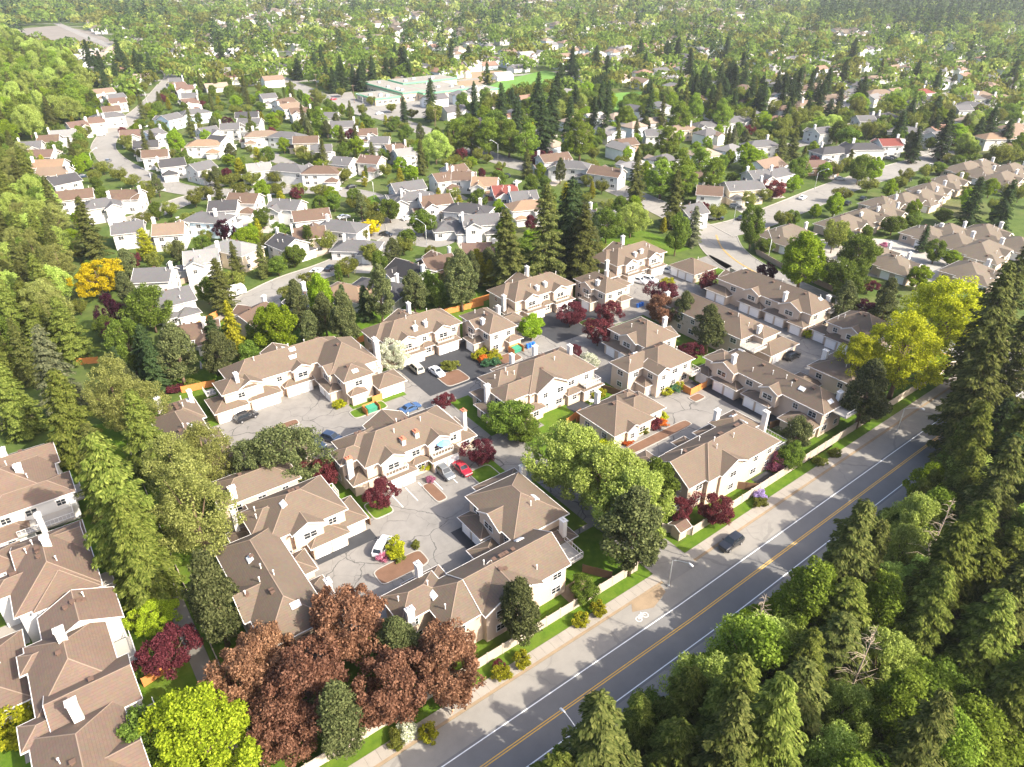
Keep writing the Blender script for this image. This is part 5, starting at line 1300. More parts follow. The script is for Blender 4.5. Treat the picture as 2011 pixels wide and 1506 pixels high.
def lamp(x, y, deg, h, arm, label, group='tall street lamps with curved arms'):
    e = empty('street_lamp', (x, y, 0), math.radians(deg)); tag(e, label, 'street lamp', group)
    p = MB(); pts = [(0, 0, 0), (0, 0, h * 0.78)]
    for k in range(1, 8):
        a = k / 7 * math.pi / 2 * 0.92
        pts.append((arm * math.sin(a) ** 1.3, 0, h * 0.78 + h * 0.22 * math.sin(a)))
    p.tube(pts, [0.1, 0.075] + [0.05] * 7, 7); p.build('pole', M['pole'], e, smooth=True)
    b = MB(); b.tube([(0, 0, 0), (0, 0, 0.35)], 0.16, 8); b.build('base', M['metal'], e)
    q = MB(); hx, hz = pts[-1][0], pts[-1][2]
    q.tube([(hx - 0.1, 0, hz + 0.02), (hx + 0.2, 0, hz), (hx + 0.62, 0, hz - 0.1), (hx + 0.75, 0, hz - 0.14)], [0.06, 0.15, 0.17, 0.06], 8); q.build('lamp_head', M['pole'], e, smooth=True)
    return e

def fence(name, label, cat, group, pts, h, mat, panel=2.4, post=0.12, th=0.05, cap=False):
    root = empty(name, (pts[0][0], pts[0][1], 0)); tag(root, label, cat, group)
    ox, oy = pts[0]
    pb = MB(); pb.box(-post / 2, post / 2, -post / 2, post / 2, 0, h + 0.08); pm = pb.mesh('post', mat)
    qb = MB(); qb.box(0.0, 1.0, -th / 2, th / 2, 0.04, h)
    qm = qb.mesh('panel', mat)
    for a, b in zip(pts[:-1], pts[1:]):
        L = math.hypot(b[0] - a[0], b[1] - a[1]); n = max(1, round(L / panel)); ang = math.atan2(b[1] - a[1], b[0] - a[0]); s = L / n
        for i in range(n):
            x = a[0] + (b[0] - a[0]) * i / n; y = a[1] + (b[1] - a[1]) * i / n
            link('post', pm, root, (x - ox, y - oy, 0), ang)
            c, d = math.cos(ang), math.sin(ang)
            link('panel', qm, root, (x - ox + c * post / 2, y - oy + d * post / 2, 0), ang, (s - post, 1, 1))
    link('post', pm, root, (pts[-1][0] - ox, pts[-1][1] - oy, 0), ang)
    return root

def sheet(name, pts, z, mat, kind='structure', label=None, cat=None):
    b = MB(); b.poly([(p[0], p[1], z) for p in pts])
    o = b.build(name, mat); tag(o, label, cat, kind=kind)
    return o
def rect_sheet(name, x0, x1, y0, y1, z, mat, **kw): return sheet(name, [(x0, y0), (x1, y0), (x1, y1), (x0, y1)], z, mat, **kw)

def smooth_line(pts, n=6):
    P = [pts[0]] + list(pts) + [pts[-1]]; out = []
    for i in range(1, len(P) - 2):
        for k in range(n):
            t = k / n; a, b, c, d = P[i - 1], P[i], P[i + 1], P[i + 2]
            out.append(tuple(0.5 * ((2 * b[j]) + (-a[j] + c[j]) * t + (2 * a[j] - 5 * b[j] + 4 * c[j] - d[j]) * t * t + (-a[j] + 3 * b[j] - 3 * c[j] + d[j]) * t ** 3) for j in (0, 1)))
    out.append(pts[-1]); return out
def offset_line(L, d):
    out = []
    for i, p in enumerate(L):
        a = L[max(0, i - 1)]; b = L[min(len(L) - 1, i + 1)]; dx, dy = b[0] - a[0], b[1] - a[1]; n = math.hypot(dx, dy) or 1
        out.append((p[0] - dy / n * d, p[1] + dx / n * d))
    return out
def ribbon(mb, L, d0, d1, z):
    A, B = offset_line(L, d0), offset_line(L, d1)
    for i in range(len(L) - 1): mb.poly([(*A[i], z), (*A[i + 1], z), (*B[i + 1], z), (*B[i], z)][::(1 if d1 > d0 else -1)])
STREETS = []
def street(name, pts, w, z, mat='street', kerb=True, cul=False):
    L = smooth_line(pts); STREETS.append((L, w / 2))
    b = MB(); ribbon(b, L, -w / 2, w / 2, z)
    if cul:
        c = L[-1]; r = w * 0.95; n0 = len(b.v)
        b.poly([(c[0] + r * math.cos(a * math.pi / 12), c[1] + r * math.sin(a * math.pi / 12), z - 0.004) for a in range(24)])
    o = b.build(name, M[mat]); tag(o, kind='structure')
    if kerb:
        k = MB()
        for s in (-1, 1):
            A = offset_line(L, s * w / 2); B = offset_line(L, s * (w / 2 + 0.25))
            for i in range(len(L) - 1):
                q = [(*A[i], z + .12), (*A[i + 1], z + .12), (*B[i + 1], z + .12), (*B[i], z + .12)]
                k.poly(q if s > 0 else q[::-1])
                k.poly([(*A[i], z - .01), (*A[i + 1], z - .01), (*A[i + 1], z + .12), (*A[i], z + .12)][::(-s)])
        k.build('kerb', M['concrete'], o)
    return L

# ------------------------------------------------------------------ vegetation
def leaf_quads(cen, ax, nrm, ln, wd):
    """diamond shaped leaves: centres, long axes, normals, half lengths, half widths -> verts, quads"""
    ax = ax / np.linalg.norm(ax, axis=1, keepdims=True)
    s = np.cross(nrm, ax); s /= np.linalg.norm(s, axis=1, keepdims=True) + 1e-9
    v = np.stack([cen - ax * ln[:, None], cen + s * wd[:, None], cen + ax * ln[:, None], cen - s * wd[:, None]], axis=1).reshape(-1, 3)
    return v, np.arange(len(v)).reshape(-1, 4)

def conifer_mesh(seed, leaf, H=20.0, R=4.2, nb=230, dens=9.0, droop=0.35, power=0.85, lsz=0.36, start=0.06, ragged=0.25):
    r = np.random.RandomState(seed)
    C, A, N, L = [], [], [], []
    for i in range(nb):
        t = (i + r.rand()) / nb
        z = H * (start + (0.985 - start) * t ** 0.85)
        f = max(0.0, 1 - (z / H))
        rl = R * (f ** power) * (1 - ragged * r.rand() ** 1.5) * (0.85 + 0.15 * math.sin(3 * i * 2.4 + seed)) + 0.3
        if z < H * 0.2: rl *= 0.6 + 0.4 * z / (H * 0.2)
        az = i * 2.39996 + r.uniform(-0.6, 0.6)
        rise = 0.35 * (1 - f) + r.uniform(-0.15, 0.15)
        n = int(5 + dens * rl + 0.42 * dens * rl * rl)
        u = 0.12 + 0.9 * r.rand(n) ** 0.75
        d = np.array([math.cos(az), math.sin(az)]); side = np.array([-d[1], d[0]])
        lat = (r.rand(n) * 2 - 1) * (0.40 * rl * np.clip(1.08 - u, 0, 1) ** 0.75 + 0.14)
        px = u * rl * d[0] + side[0] * lat; py = u * rl * d[1] + side[1] * lat
        pz = z + rise * u * rl - droop * rl * u ** 1.8 - np.abs(lat) * 0.45 + r.normal(size=n) * 0.07
        sg = np.sign(lat)
        a = np.stack([d[0] * 0.9 + side[0] * sg * 0.75 + r.uniform(-.35, .35, n), d[1] * 0.9 + side[1] * sg * 0.75 + r.uniform(-.35, .35, n), -0.35 - droop + r.uniform(-.35, .3, n)], 1)
        C.append(np.stack([px, py, pz], 1)); A.append(a)
        N.append(np.stack([r.uniform(-.55, .55, n) + d[0] * 0.35, r.uniform(-.55, .55, n) + d[1] * 0.35, np.ones(n)], 1))
        L.append(np.full(n, lsz) * r.uniform(0.55, 1.3, n))
    C = np.concatenate(C); A = np.concatenate(A); N = np.concatenate(N); L = np.concatenate(L)
    v, q = leaf_quads(C, A, N, L, L * 0.42)
    return np_mesh('crown', v, q, M['leaf_' + leaf], r.rand(len(q)) ** 1.4)

def crown_mesh(seed, leaf, H=10.0, R=4.0, base=0.22, nc=60, per=150, cr=1.15, lsz=0.2, shape='round', flat=0.9, fill=0.35, up=0.0, sparse=0.0):
    """foliage as many leaf faces on clumps spread through the crown's volume"""
    r = np.random.RandomState(seed)
    hc = H * (1 - base); cen = []
    tries = 0
    while len(cen) < nc and tries < nc * 60:
        tries += 1
        p = r.normal(size=3); p /= np.linalg.norm(p)
        rad = r.rand() ** (1 / 3 if r.rand() < fill else 0.12)
        p *= rad
        zt = (p[2] + 1) / 2
        if shape == 'cone': w = (1 - zt) ** 0.8 + 0.12
        elif shape == 'ovoid': w = math.sqrt(max(0.02, 1 - p[2] ** 2)) * (1.15 - 0.45 * zt) / max(0.05, math.sqrt(max(0.02, 1 - p[2] ** 2)))
        elif shape == 'vase': w = 0.65 + 0.45 * zt
        else: w = 1.0
        w *= 1 + 0.20 * math.sin(2 * math.atan2(p[1], p[0]) + seed) + 0.14 * math.sin(5 * math.atan2(p[1], p[0]) + 3 * p[2] + seed) + r.uniform(-0.2, 0.16)
        c = np.array([p[0] * (R - cr * 0.6) * w, p[1] * (R - cr * 0.6) * w, H * base + cr * 0.4 + zt * (hc - cr * 1.2)])
        cen.append(c)
    C, A, N, L = [], [], [], []
    mid = np.array([0, 0, H * (base + (1 - base) * 0.45)])
    for c in cen:
        k = int(per * r.uniform(0.6, 1.3)); q = cr * r.uniform(0.65, 1.25)
        d = r.normal(size=(k, 3)); d /= np.linalg.norm(d, axis=1, keepdims=True)
        out = c - mid; out = out / (np.linalg.norm(out) + 1e-6)
        keep = (d @ out) > -0.55
        d = d[keep]; k = len(d)
        P = c + d * (q * (0.55 + 0.5 * r.rand(k)))[:, None] * np.array([1, 1, flat])
        nn = d * 0.8 + r.normal(size=(k, 3)) * 0.55 + np.array([0, 0, 0.35])
        aa = r.normal(size=(k, 3)) + np.array([0, 0, up])
        C.append(P); N.append(nn); A.append(aa); L.append(lsz * r.uniform(0.6, 1.4, k))
    C = np.concatenate(C); A = np.concatenate(A); N = np.concatenate(N); L = np.concatenate(L)
    if sparse:
        k = r.rand(len(C)) > sparse; C, A, N, L = C[k], A[k], N[k], L[k]
    v, q = leaf_quads(C, A, N, L, L * 0.62)
    return np_mesh('crown', v, q, M['leaf_' + leaf], r.rand(len(q)) ** 1.3), cen

def trunk_mesh(seed, H, rad, limbs=(), top=0.75, mat='bark'):
    r = random.Random(seed); b = MB()
    n = 6; pts = [(r.uniform(-.12, .12) * (i > 0), r.uniform(-.12, .12) * (i > 0), H * top * i / (n - 1)) for i in range(n)]
    b.tube(pts, [rad * (1.25 if i == 0 else 1 - 0.75 * i / (n - 1)) for i in range(n)], 7)
    for c in limbs:
        h = min(c[2] * 0.55, H * top * 0.8); s = Vector((0, 0, h)); e = Vector(c)
        m = s.lerp(e, 0.5) + Vector((0, 0, -0.25 * (e - s).length * 0.4))
        b.tube([s, m, e], [rad * 0.42, rad * 0.26, rad * 0.08], 5, cap=False)
    return b.mesh('trunk', M[mat], smooth=True)

PROTO = {}
def protos():
    def con(key, leaf, n, **kw):
        H = kw.get('H', 20.0)
        PROTO[key] = []
        for i in range(n):
            cm = conifer_mesh(len(PROTO) * 17 + i, leaf, **kw)
            PROTO[key].append((trunk_mesh(i, H, 0.34, top=0.93), cm, H, kw.get('R', 4.2)))
    def brd(key, leaf, n, **kw):
        PROTO[key] = []
        H = kw.get('H', 10.0)
        for i in range(n):
            cm, cen = crown_mesh(len(PROTO) * 31 + i, leaf, **kw)
            PROTO[key].append((trunk_mesh(i, H, H * 0.022, [cen[j] for j in range(0, len(cen), max(1, len(cen) // 14))]), cm, H, kw.get('R', 4.0)))
    con('fir', 'fir', 3, nb=200, dens=25, R=4.8, lsz=0.22, power=0.72, ragged=0.55, droop=0.3)
    con('dfir', 'dfir', 2, nb=170, dens=18, R=4.6, lsz=0.27, power=0.66, ragged=0.5)
    con('cedar', 'cedar', 3, nb=225, dens=24, R=5.0, droop=0.4, lsz=0.215, power=0.6, ragged=0.5)
    con('spruce', 'spruce', 1, nb=180, dens=17, R=4.8, lsz=0.28, power=0.7, ragged=0.4)
    con('limecedar', 'goldcedar', 1, nb=110, dens=11, droop=0.45, H=14.0, R=4.0, ragged=0.4)
    con('goldcedar', 'goldcedar', 1, H=10.0, R=3.0, nb=180, dens=11, lsz=0.26, power=0.6, droop=-0.2, ragged=0.1)
    con('column', 'green', 1, H=6.0, R=1.0, nb=150, dens=16, lsz=0.18, power=0.35, droop=-0.6, ragged=0.1)
    brd('pine', 'pine', 3, H=14.0, R=4.2, base=0.16, nc=95, per=275, cr=0.95, lsz=0.164, shape='cone', fill=0.3, up=0.8)
    brd('roundpine', 'pine', 2, H=12.0, R=5.5, base=0.2, nc=90, per=319, cr=1.2, lsz=0.156, shape='ovoid', up=0.8)
    brd('maple', 'maple', 3, H=13.0, R=4.6, base=0.16, nc=85, per=304, cr=1.15, lsz=0.187, shape='ovoid')
    brd('lime', 'lime', 1, H=12.0, R=6.0, base=0.12, nc=130, per=300, cr=1.05, lsz=0.16, shape='ovoid', fill=0.4)
    brd('green', 'green', 3, H=10.0, R=4.2, base=0.15, nc=70, per=290, cr=1.1, lsz=0.172)
    brd('olive', 'olive', 2, H=6.0, R=3.6, base=0.25, nc=50, per=217, cr=0.95, lsz=0.140, shape='vase')
    brd('ygreen', 'ygreen', 2, H=18.0, R=6.0, base=0.2, nc=130, per=304, cr=1.15, lsz=0.156, shape='ovoid', fill=0.5)
    brd('pale', 'pale', 2, H=13.0, R=6.0, base=0.15, nc=120, per=319, cr=1.15, lsz=0.164, shape='ovoid')
    brd('feather', 'feather', 2, H=17.0, R=5.0, base=0.14, nc=130, per=246, cr=1.0, lsz=0.125, shape='ovoid', fill=0.5, up=1.2)
    brd('copper', 'copper', 2, H=11.0, R=5.0, base=0.14, nc=110, per=304, cr=1.0, lsz=0.164, fill=0.25)
    brd('plum', 'plum', 2, H=6.5, R=3.0, base=0.16, nc=75, per=275, cr=0.7, lsz=0.109)
    brd('darkplum', 'darkplum', 1, H=8.0, R=3.2, base=0.14, nc=65, per=261, cr=0.8, lsz=0.125)
    brd('golden', 'golden', 1, H=11.0, R=6.0, base=0.16, nc=90, per=275, cr=1.1, lsz=0.172, flat=0.7)
    brd('whitebloom', 'white', 1, H=7.5, R=3.2, base=0.12, nc=70, per=275, cr=0.75, lsz=0.109)
    brd('tallgreen', 'spring', 2, H=18.0, R=4.8, base=0.1, nc=110, per=290, cr=1.2, lsz=0.187, shape='ovoid')
    brd('shrub', 'green', 2, H=2.0, R=1.3, base=0.02, nc=30, per=130, cr=0.42, lsz=0.09)
    # clipped or flowering shrubs share one shape in several colours
    for key, leaf in (('limebush', 'ygreen'), ('goldbush', 'goldcedar'), ('redbush', 'plum'), ('orangebush', 'orange'), ('pinkbush', 'pink'), ('lilacbush', 'lilac'), ('whitebush', 'white'), ('olivebush', 'olive'), ('tealbush', 'teal')):
        brd(key, leaf, 1, H=2.0, R=1.3, base=0.0, nc=40, per=140, cr=0.38, lsz=0.085, fill=0.1)

TREE_AT = []
def tree(kind, x, y, h, r, label, group=None, name=None, cat='tree', parts=True, rz=None, vi=None):
    pv = PROTO[kind]
    tm, cm, H, R = pv[vi if vi is not None else RNG.randrange(len(pv))]
    name = name or {'fir': 'fir_tree', 'dfir': 'dark_fir_tree', 'cedar': 'cedar_tree', 'spruce': 'spruce_tree', 'pine': 'pine_tree', 'roundpine': 'pine_tree', 'limecedar': 'cedar_tree',
                    'goldcedar': 'golden_cedar', 'column': 'columnar_cedar', 'maple': 'maple_tree', 'lime': 'maple_tree', 'green': 'broadleaf_tree', 'tallgreen': 'tall_broadleaf_tree', 'olive': 'cherry_tree', 'pale': 'ash_tree', 'feather': 'birch_tree', 'ygreen': 'locust_tree', 'copper': 'copper_maple', 'plum': 'plum_tree', 'darkplum': 'purple_plum', 'golden': 'golden_locust', 'whitebloom': 'dogwood_tree'}.get(kind, 'leafy_tree')
    e = empty(name, (x, y, 0), RNG.uniform(0, 6.28) if rz is None else rz)
    k = r / R * RNG.uniform(0.95, 1.05) * (1.18 if kind in ('fir', 'dfir', 'cedar') else 1.0)
    e.scale = (k, k * RNG.uniform(0.93, 1.07), h / H)
    e.rotation_euler[0] = RNG.uniform(-0.03, 0.03); e.rotation_euler[1] = RNG.uniform(-0.03, 0.03)
    tag(e, label, cat, group)
    link('trunk', tm, e); link('crown', cm, e)
    TREE_AT.append((x, y, r))
    return e

def bush(kind, x, y, h, r, label, group=None, name='shrub'):
    tm, cm, H, R = PROTO[kind][0] if kind != 'shrub' else RNG.choice(PROTO[kind])
    o = link(name, cm, None, (x, y, 0), RNG.uniform(0, 6.28), (r / R, r / R, h / H))
    tag(o, label, 'shrub', group)
    return o

def low_crowns(name, pts, leaf, label, cat, seed, nleaf=90):
    """a far wood as one mass: pts = (x, y, h, r, conifer)"""
    r = np.random.RandomState(seed); C, A, N, L = [], [], [], []
    for (x, y, h, rr, con) in pts:
        n = nleaf
        if con:
            t = r.rand(n) ** 0.8; z = h * (0.06 + 0.94 * t); q = rr * (1 - t) ** 0.8 * (0.55 + 0.5 * r.rand(n)) + 0.15
            a = r.rand(n) * 6.283
            P = np.stack([x + q * np.cos(a), y + q * np.sin(a), z], 1)
            nn = np.stack([np.cos(a), np.sin(a), 0.6 + 0 * a], 1); aa = np.stack([np.cos(a), np.sin(a), -0.8 + 0 * a], 1)
            s = 0.10 * h * (1.15 - 0.7 * t) * 0.75
        else:
            d = r.normal(size=(n, 3)); d /= np.linalg.norm(d, axis=1, keepdims=True); d[:, 2] = np.abs(d[:, 2]) * 1.0 - 0.25
            lum = 1 + 0.25 * np.sin(4 * np.arctan2(d[:, 1], d[:, 0]) + x)
            P = np.stack([x + d[:, 0] * rr * lum, y + d[:, 1] * rr * lum, h * 0.5 + d[:, 2] * h * 0.5], 1)
            nn = d + r.normal(size=(n, 3)) * 0.4; aa = r.normal(size=(n, 3)); s = np.full(n, rr * 0.24)
        C.append(P); N.append(nn); A.append(aa); L.append(s * r.uniform(0.6, 1.3, n))
    C = np.concatenate(C); A = np.concatenate(A); N = np.concatenate(N); L = np.concatenate(L)
    v, q = leaf_quads(C, A, N, L, L * 0.75)
    me = np_mesh(name, v, q, M['leaf_' + leaf], np.repeat(r.rand(len(pts)), nleaf) * 0.6 + r.rand(len(q)) * 0.4)
    o = link(name, me); tag(o, label, cat, kind='stuff')
    return o

# ------------------------------------------------------------------ view test (only to skip what the photograph cannot show)
_h = Vector((math.cos(YAW), math.sin(YAW), 0)); _r = Vector((math.sin(YAW), -math.cos(YAW), 0))
_f = _h * math.cos(PITCH) - Vector((0, 0, math.sin(PITCH))); _u = _h * math.sin(PITCH) + Vector((0, 0, math.cos(PITCH)))
def to_px(x, y, z=0.0):
    v = Vector((x, y, z - 78.0)); d = v.dot(_f)
    if d < 1: return (-9999, -9999)
    return (1005.5 + 1390 * v.dot(_r) / d, 753 - 1390 * v.dot(_u) / d)
def in_view(x, y, h=8.0, m=60):
    for z in (0, h):
        p = to_px(x, y, z)
        if -m < p[0] < 2011 + m and -m < p[1] < 1506 + m: return True
    return False
def in_poly(x, y, P):
    c = False; j = len(P) - 1
    for i in range(len(P)):
        if (P[i][1] > y) != (P[j][1] > y) and x < (P[j][0] - P[i][0]) * (y - P[i][1]) / (P[j][1] - P[i][1]) + P[i][0]: c = not c
        j = i
    return c
def near_street(x, y, m):
    for L, w in STREETS:
        for p in L:
            if abs(p[0] - x) < w + m + 5 and abs(p[1] - y) < w + m + 5:
                if math.hypot(p[0] - x, p[1] - y) < w + m: return True
        for a, b in zip(L[:-1], L[1:]):
            vx, vy = b[0] - a[0], b[1] - a[1]; q = vx * vx + vy * vy
            if q < 1e-6: continue
            t = ((x - a[0]) * vx + (y - a[1]) * vy) / q
            if 0 <= t <= 1 and math.hypot(a[0] + vx * t - x, a[1] + vy * t - y) < w + m: return True
    return False

# ------------------------------------------------------------------ the setting
rect_sheet('ground', -3000, 6000, -2500, 6000, 0.0, M['ground'])
# main road, bending very slightly
def ry(x): return 0.0 if x < 60 else 0.019 * (x - 60)
XS = [-60, 0, 30, 60, 90, 120, 150, 190, 260, 420]
CL = [(x, 39.05 + ry(x)) for x in XS]
def strip(name, d0, d1, z, mat, parent=None, x0=None, x1=None):
    L = [p for p in CL if (x0 is None or p[0] >= x0) and (x1 is None or p[0] <= x1)]
    b = MB(); ribbon(b, L, d0, d1, z)
    o = b.build(name, mat, parent)
    if not parent: tag(o, kind='structure')
    return o
road = strip('main_road', -6.2, 6.9, 0.012, M['shoulder'])
strip('lane_surface', -3.4, 3.1, 0.016, M['lanes'], road)
for d in (2.72, -2.98): strip('edge_line', d - 0.07, d + 0.07, 0.022, M['paintw'], road)
for d in (-0.15, 0.15): strip('centre_line', d - 0.06, d + 0.06, 0.022, M['painty'], road)
STREETS.append((CL, 7.0))
bk = MB()                                   # bicycle mark on the shoulder
cx, cy = 54.5, 43.4
for dx in (-0.62, 0.62):
    for k in range(12):
        a0, a1 = k * math.pi / 6, (k + 1) * math.pi / 6
        bk.poly([(cx + dx + r * math.cos(a), cy + r * math.sin(a), 0.02) for r, a in ((0.38, a0), (0.46, a0), (0.46, a1), (0.38, a1))])
for p, q in (((-0.62, 0), (-0.15, 0.5)), ((-0.15, 0.5), (0.45, 0.5)), ((0.45, 0.5), (0.62, 0)), ((-0.15, 0.5), (0.05, 0)), ((0.05, 0), (0.45, 0.5)), ((-0.62, 0), (0.05, 0)), ((0.45, 0.5), (0.4, 0.75))):
    vx, vy = q[0] - p[0], q[1] - p[1]; n = math.hypot(vx, vy); ox, oy = -vy / n * 0.04, vx / n * 0.04
    bk.poly([(cx + p[0] - ox, cy + p[1] - oy, 0.0215), (cx + q[0] - ox, cy + q[1] - oy, 0.0215), (cx + q[0] + ox, cy + q[1] + oy, 0.0215), (cx + p[0] + ox, cy + p[1] + oy, 0.0215)])
bk.build('bicycle_mark', M['paintw'], road)
strip('verge_dirt', 6.9, 7.3, 0.05, M['dirt'])
# sidewalk in slabs
walk = strip('sidewalk', 7.3, 9.0, 0.06, M['dirt'], x0=-60, x1=190)
sb = MB(); sb.box(0.012, 1.488, 0.0, 1.66, -0.05, 0.08); slab = sb.mesh('paving_slab', M['walk'])
x = -8.0
while x < 172:
    link('paving_slab', slab, walk, (x, 39.05 + 7.32 + ry(x), 0.02), 0.0 if x < 60 else 0.019); x += 1.5
strip('verge', 9.0, 11.0, 0.055, M['lawn'], x1=150)
# dry spots, drive of the gate
rect_sheet('gate_drive', 61.5, 68.5, 45.4, 60, 0.105, M['drive'])
sheet('dry_patch', [(55, 46.0), (60.8, 45.9), (60.5, 44.6), (57, 43.6), (54, 44.8)], 0.03, M['dirt'])
# paved court of the complex with its planted patches
sheet('complex_drive', [(19, 61), (58, 61), (58, 60), (61.5, 60), (68.5, 60), (68.5, 62), (108, 62), (108, 58), (146, 58), (146, 66), (148, 80), (151, 118), (170, 120), (172, 130), (128, 131), (92, 130), (56, 129), (40, 129), (19, 128)], 0.02, M['drive'])
for i, (a, b, c, d) in enumerate(((60.6, 80.2, 110.5, 127), (96.8, 116.8, 113, 129), (20, 30, 110, 113), (22.5, 32.3, 79.2, 81.8), (42.2, 44.6, 66.6, 73.4), (108.2, 112, 62, 82))):
    rect_sheet('asphalt_patch', a, b, c, d, 0.028 + 0.001 * i, M['fresh'])
PATCH = [(-4, 61.5, 50.1, 53.9), (68.5, 150, 50.4, 53.4), (-3, 30, 53.8, 64), (68.5, 80, 53.4, 64), (4.5, 10, 60, 135), (46, 61.4, 53.8, 61), (98, 112, 50.6, 60), (118, 150, 51, 64),
         (73, 90.5, 84.6, 93), (62.6, 67.2, 91.2, 106.2), (30.2, 35, 84, 104), (35, 47, 100.5, 103.4), (20, 30.2, 88.5, 101), (109.4, 124.5, 80.5, 112), (90, 93.8, 84, 93), (56.5, 61, 62, 76), (56, 58.4, 76, 87.5),
         (19, 26.5, 126, 150), (26.5, 172, 137.4, 172), (56, 60, 120.5, 150), (80, 95, 128.6, 140), (116.8, 131, 128.6, 142), (157.8, 165.5, 46, 126), (45.5, 57, 114.0, 117.5), (66.5, 79, 62, 88), (48, 50.5, 113, 116), (0, 20, 101, 140), (136, 147.5, 52, 60)]
for i, (a, b, c, d) in enumerate(PATCH):
    rect_sheet('lawn', a, b, c, d, 0.034 + 0.0035 * (i % 7), M['lawn'])
def island(name, label, x0, x1, y0, y1, fill):
    e = empty(name, (x0, y0, 0)); tag(e, label, 'planting island')
    n = 20; cxm, cym = (x1 - x0) / 2, (y1 - y0) / 2
    def ring(k, z):
        P = []
        for i in range(n):
            a = 2 * math.pi * i / n; c, s = math.cos(a), math.sin(a); q = 0.35
            P.append((cxm + (cxm - k) * math.copysign(abs(c) ** q, c), cym + (cym - k) * math.copysign(abs(s) ** q, s), z))
        return P
    kb = MB(); A, B, Bi = ring(0, 0), ring(0, 0.15), ring(0.18, 0.15)
    for i in range(n):
        j = (i + 1) % n
        kb.poly([A[i], A[j], B[j], B[i]]); kb.poly([B[i], B[j], Bi[j], Bi[i]])
    kb.build('kerb', M['concrete'], e)
    f = MB(); f.poly(ring(0.17, 0.14)); f.build('bed', M[fill], e)
island('planting_island', 'kerbed island with a lime ball shrub in the lower court', 28.2, 36.4, 69.6, 73.2, 'mulch')
island('planting_island', 'kerbed grass island under a plum below the parasol block', 33.8, 37.6, 83.0, 87.6, 'lawn')
island('planting_island', 'kerbed grass island under a plum beside the red car', 52.6, 57.2, 79.0, 84.5, 'lawn')
island('planting_island', 'small kerbed island with pink flowers between parking stalls', 44.2, 46.4, 80.6, 86.2, 'mulch')
island('planting_island', 'kerbed flower island in front of the left garages', 29.4, 35.0, 116.8, 119.0, 'mulch')
island('planting_island', 'kerbed island with a round shrub beside the white sedan', 65.5, 71.5, 111.2, 116.8, 'mulch')
island('planting_island', 'kerbed island with a plum on the dark asphalt court', 108.0, 113.2, 113.6, 118.6, 'lawn')
island('planting_island', 'kerbed bed of clipped yellow shrubs by the dumpster', 78.6, 86.2, 111.8, 116.0, 'mulch')
island('planting_island', 'kerbed bed along the clubhouse entrance', 80.0, 96.6, 70.8, 73.2, 'mulch')
island('planting_island', 'small kerbed flower bed in the court by the clubhouse', 103.0, 106.4, 76.0, 78.2, 'mulch')
island('planting_island', 'kerbed bed beside the green dumpster by the left block', 44.2, 51.8, 111.8, 115.2, 'lawn')
marks = MB()
for x in (36.2, 39.1, 41.9, 44.4, 46.8, 49.8, 52.4): marks.box(x - 0.06, x + 0.06, 83.2, 87.4, 0.02, 0.026)
tag(marks.build('stall_marking', M['paintw']), kind='structure')
# garden paths and terraces
for (n, a, b, c, d, m) in (('patio', 80.6, 85, 86.8, 90.6, 'fresh'), ('patio', 74.4, 78.2, 74, 84, 'concrete'), ('patio', 91.4, 96, 50.8, 53.4, 'fresh'), ('patio', 48, 53, 50.4, 54, 'dirt')):
    rect_sheet(n, a, b, c, d, 0.066, M[m])
sheet('garden_path', [(18.9, 126.4), (20.6, 126.4), (20.6, 135.8), (15.4, 135.8), (15.4, 139), (13.8, 139), (13.8, 134.2), (18.9, 134.2)], 0.068, M['fresh'])
sheet('footpath', [(2.1, 50.4), (4.3, 50.4), (4.4, 92), (5.4, 130), (3.4, 130), (2.2, 92)], 0.05, M['path'])
rect_sheet('lawn', -4.4, 2.1, 50, 132, 0.03, M['lawn']); rect_sheet('lawn', -30, -4, 50, 132, 0.026, M['lawn'])
for i, (a, b, c, d) in enumerate(((-19, -14, 88.8, 94), (-18, -12.6, 60, 64.5), (-20, -13.5, 98, 104), (-16.5, -13, 70, 86))): rect_sheet('garden_path', a, b, c, d, 0.04 + 0.003 * i, M['walk'])
sheet('lawn', POLY['field1'], 0.05, M['field']); sheet('lawn', POLY['field2'], 0.05, M['field'])
sheet('sports_ground', POLY['gravel'], 0.05, M['gravel']); sheet('infield', POLY['infield'], 0.03, M['dirt']); sheet('school_yard', POLY['schoolpark'], 0.035, M['yard'])
sheet('tan_complex_drive', [(198, 80), (236, 76), (250, 84), (246, 100), (232, 102), (226, 109), (212, 118), (196, 126), (190, 118)], 0.04, M['concrete'])
# streets
z = 0.02
ROAD2 = [(163, 30), (165.5, 60), (168, 90), (172, 115), (178.5, 130), (188, 141)]
for nm, pts, w, cul in (('upper_road', ROAD2, 13, False), ('school_road', STREETLINES['schoolrd'], 11.5, False), ('side_street', STREETLINES['side'], 12.5, True), ('left_street', STREETLINES['left'], 10.5, False), ('lower_street', STREETLINES['lower'], 10, False),
                        ('close', STREETLINES['mid'], 7, True), ('spur', STREETLINES['spur'], 8, True), ('far_close', STREETLINES['far1'], 8, True), ('far_road', STREETLINES['farl'], 9, False)):
    street(nm, pts, w, z, cul=cul); z += 0.006
yl = MB(); L2 = smooth_line(ROAD2); ribbon(yl, L2, -0.2, -0.08, z + 0.01); ribbon(yl, L2, 0.08, 0.2, z + 0.01); tag(yl.build('road_marking', M['painty']), kind='structure')
c0 = STREETLINES['left'][0]; 
sheet('turning_circle', [(c0[0] + 1 + 8 * math.cos(a * math.pi / 12), c0[1] - 1 + 8 * math.sin(a * math.pi / 12)) for a in range(24)], 0.016, M['street'])
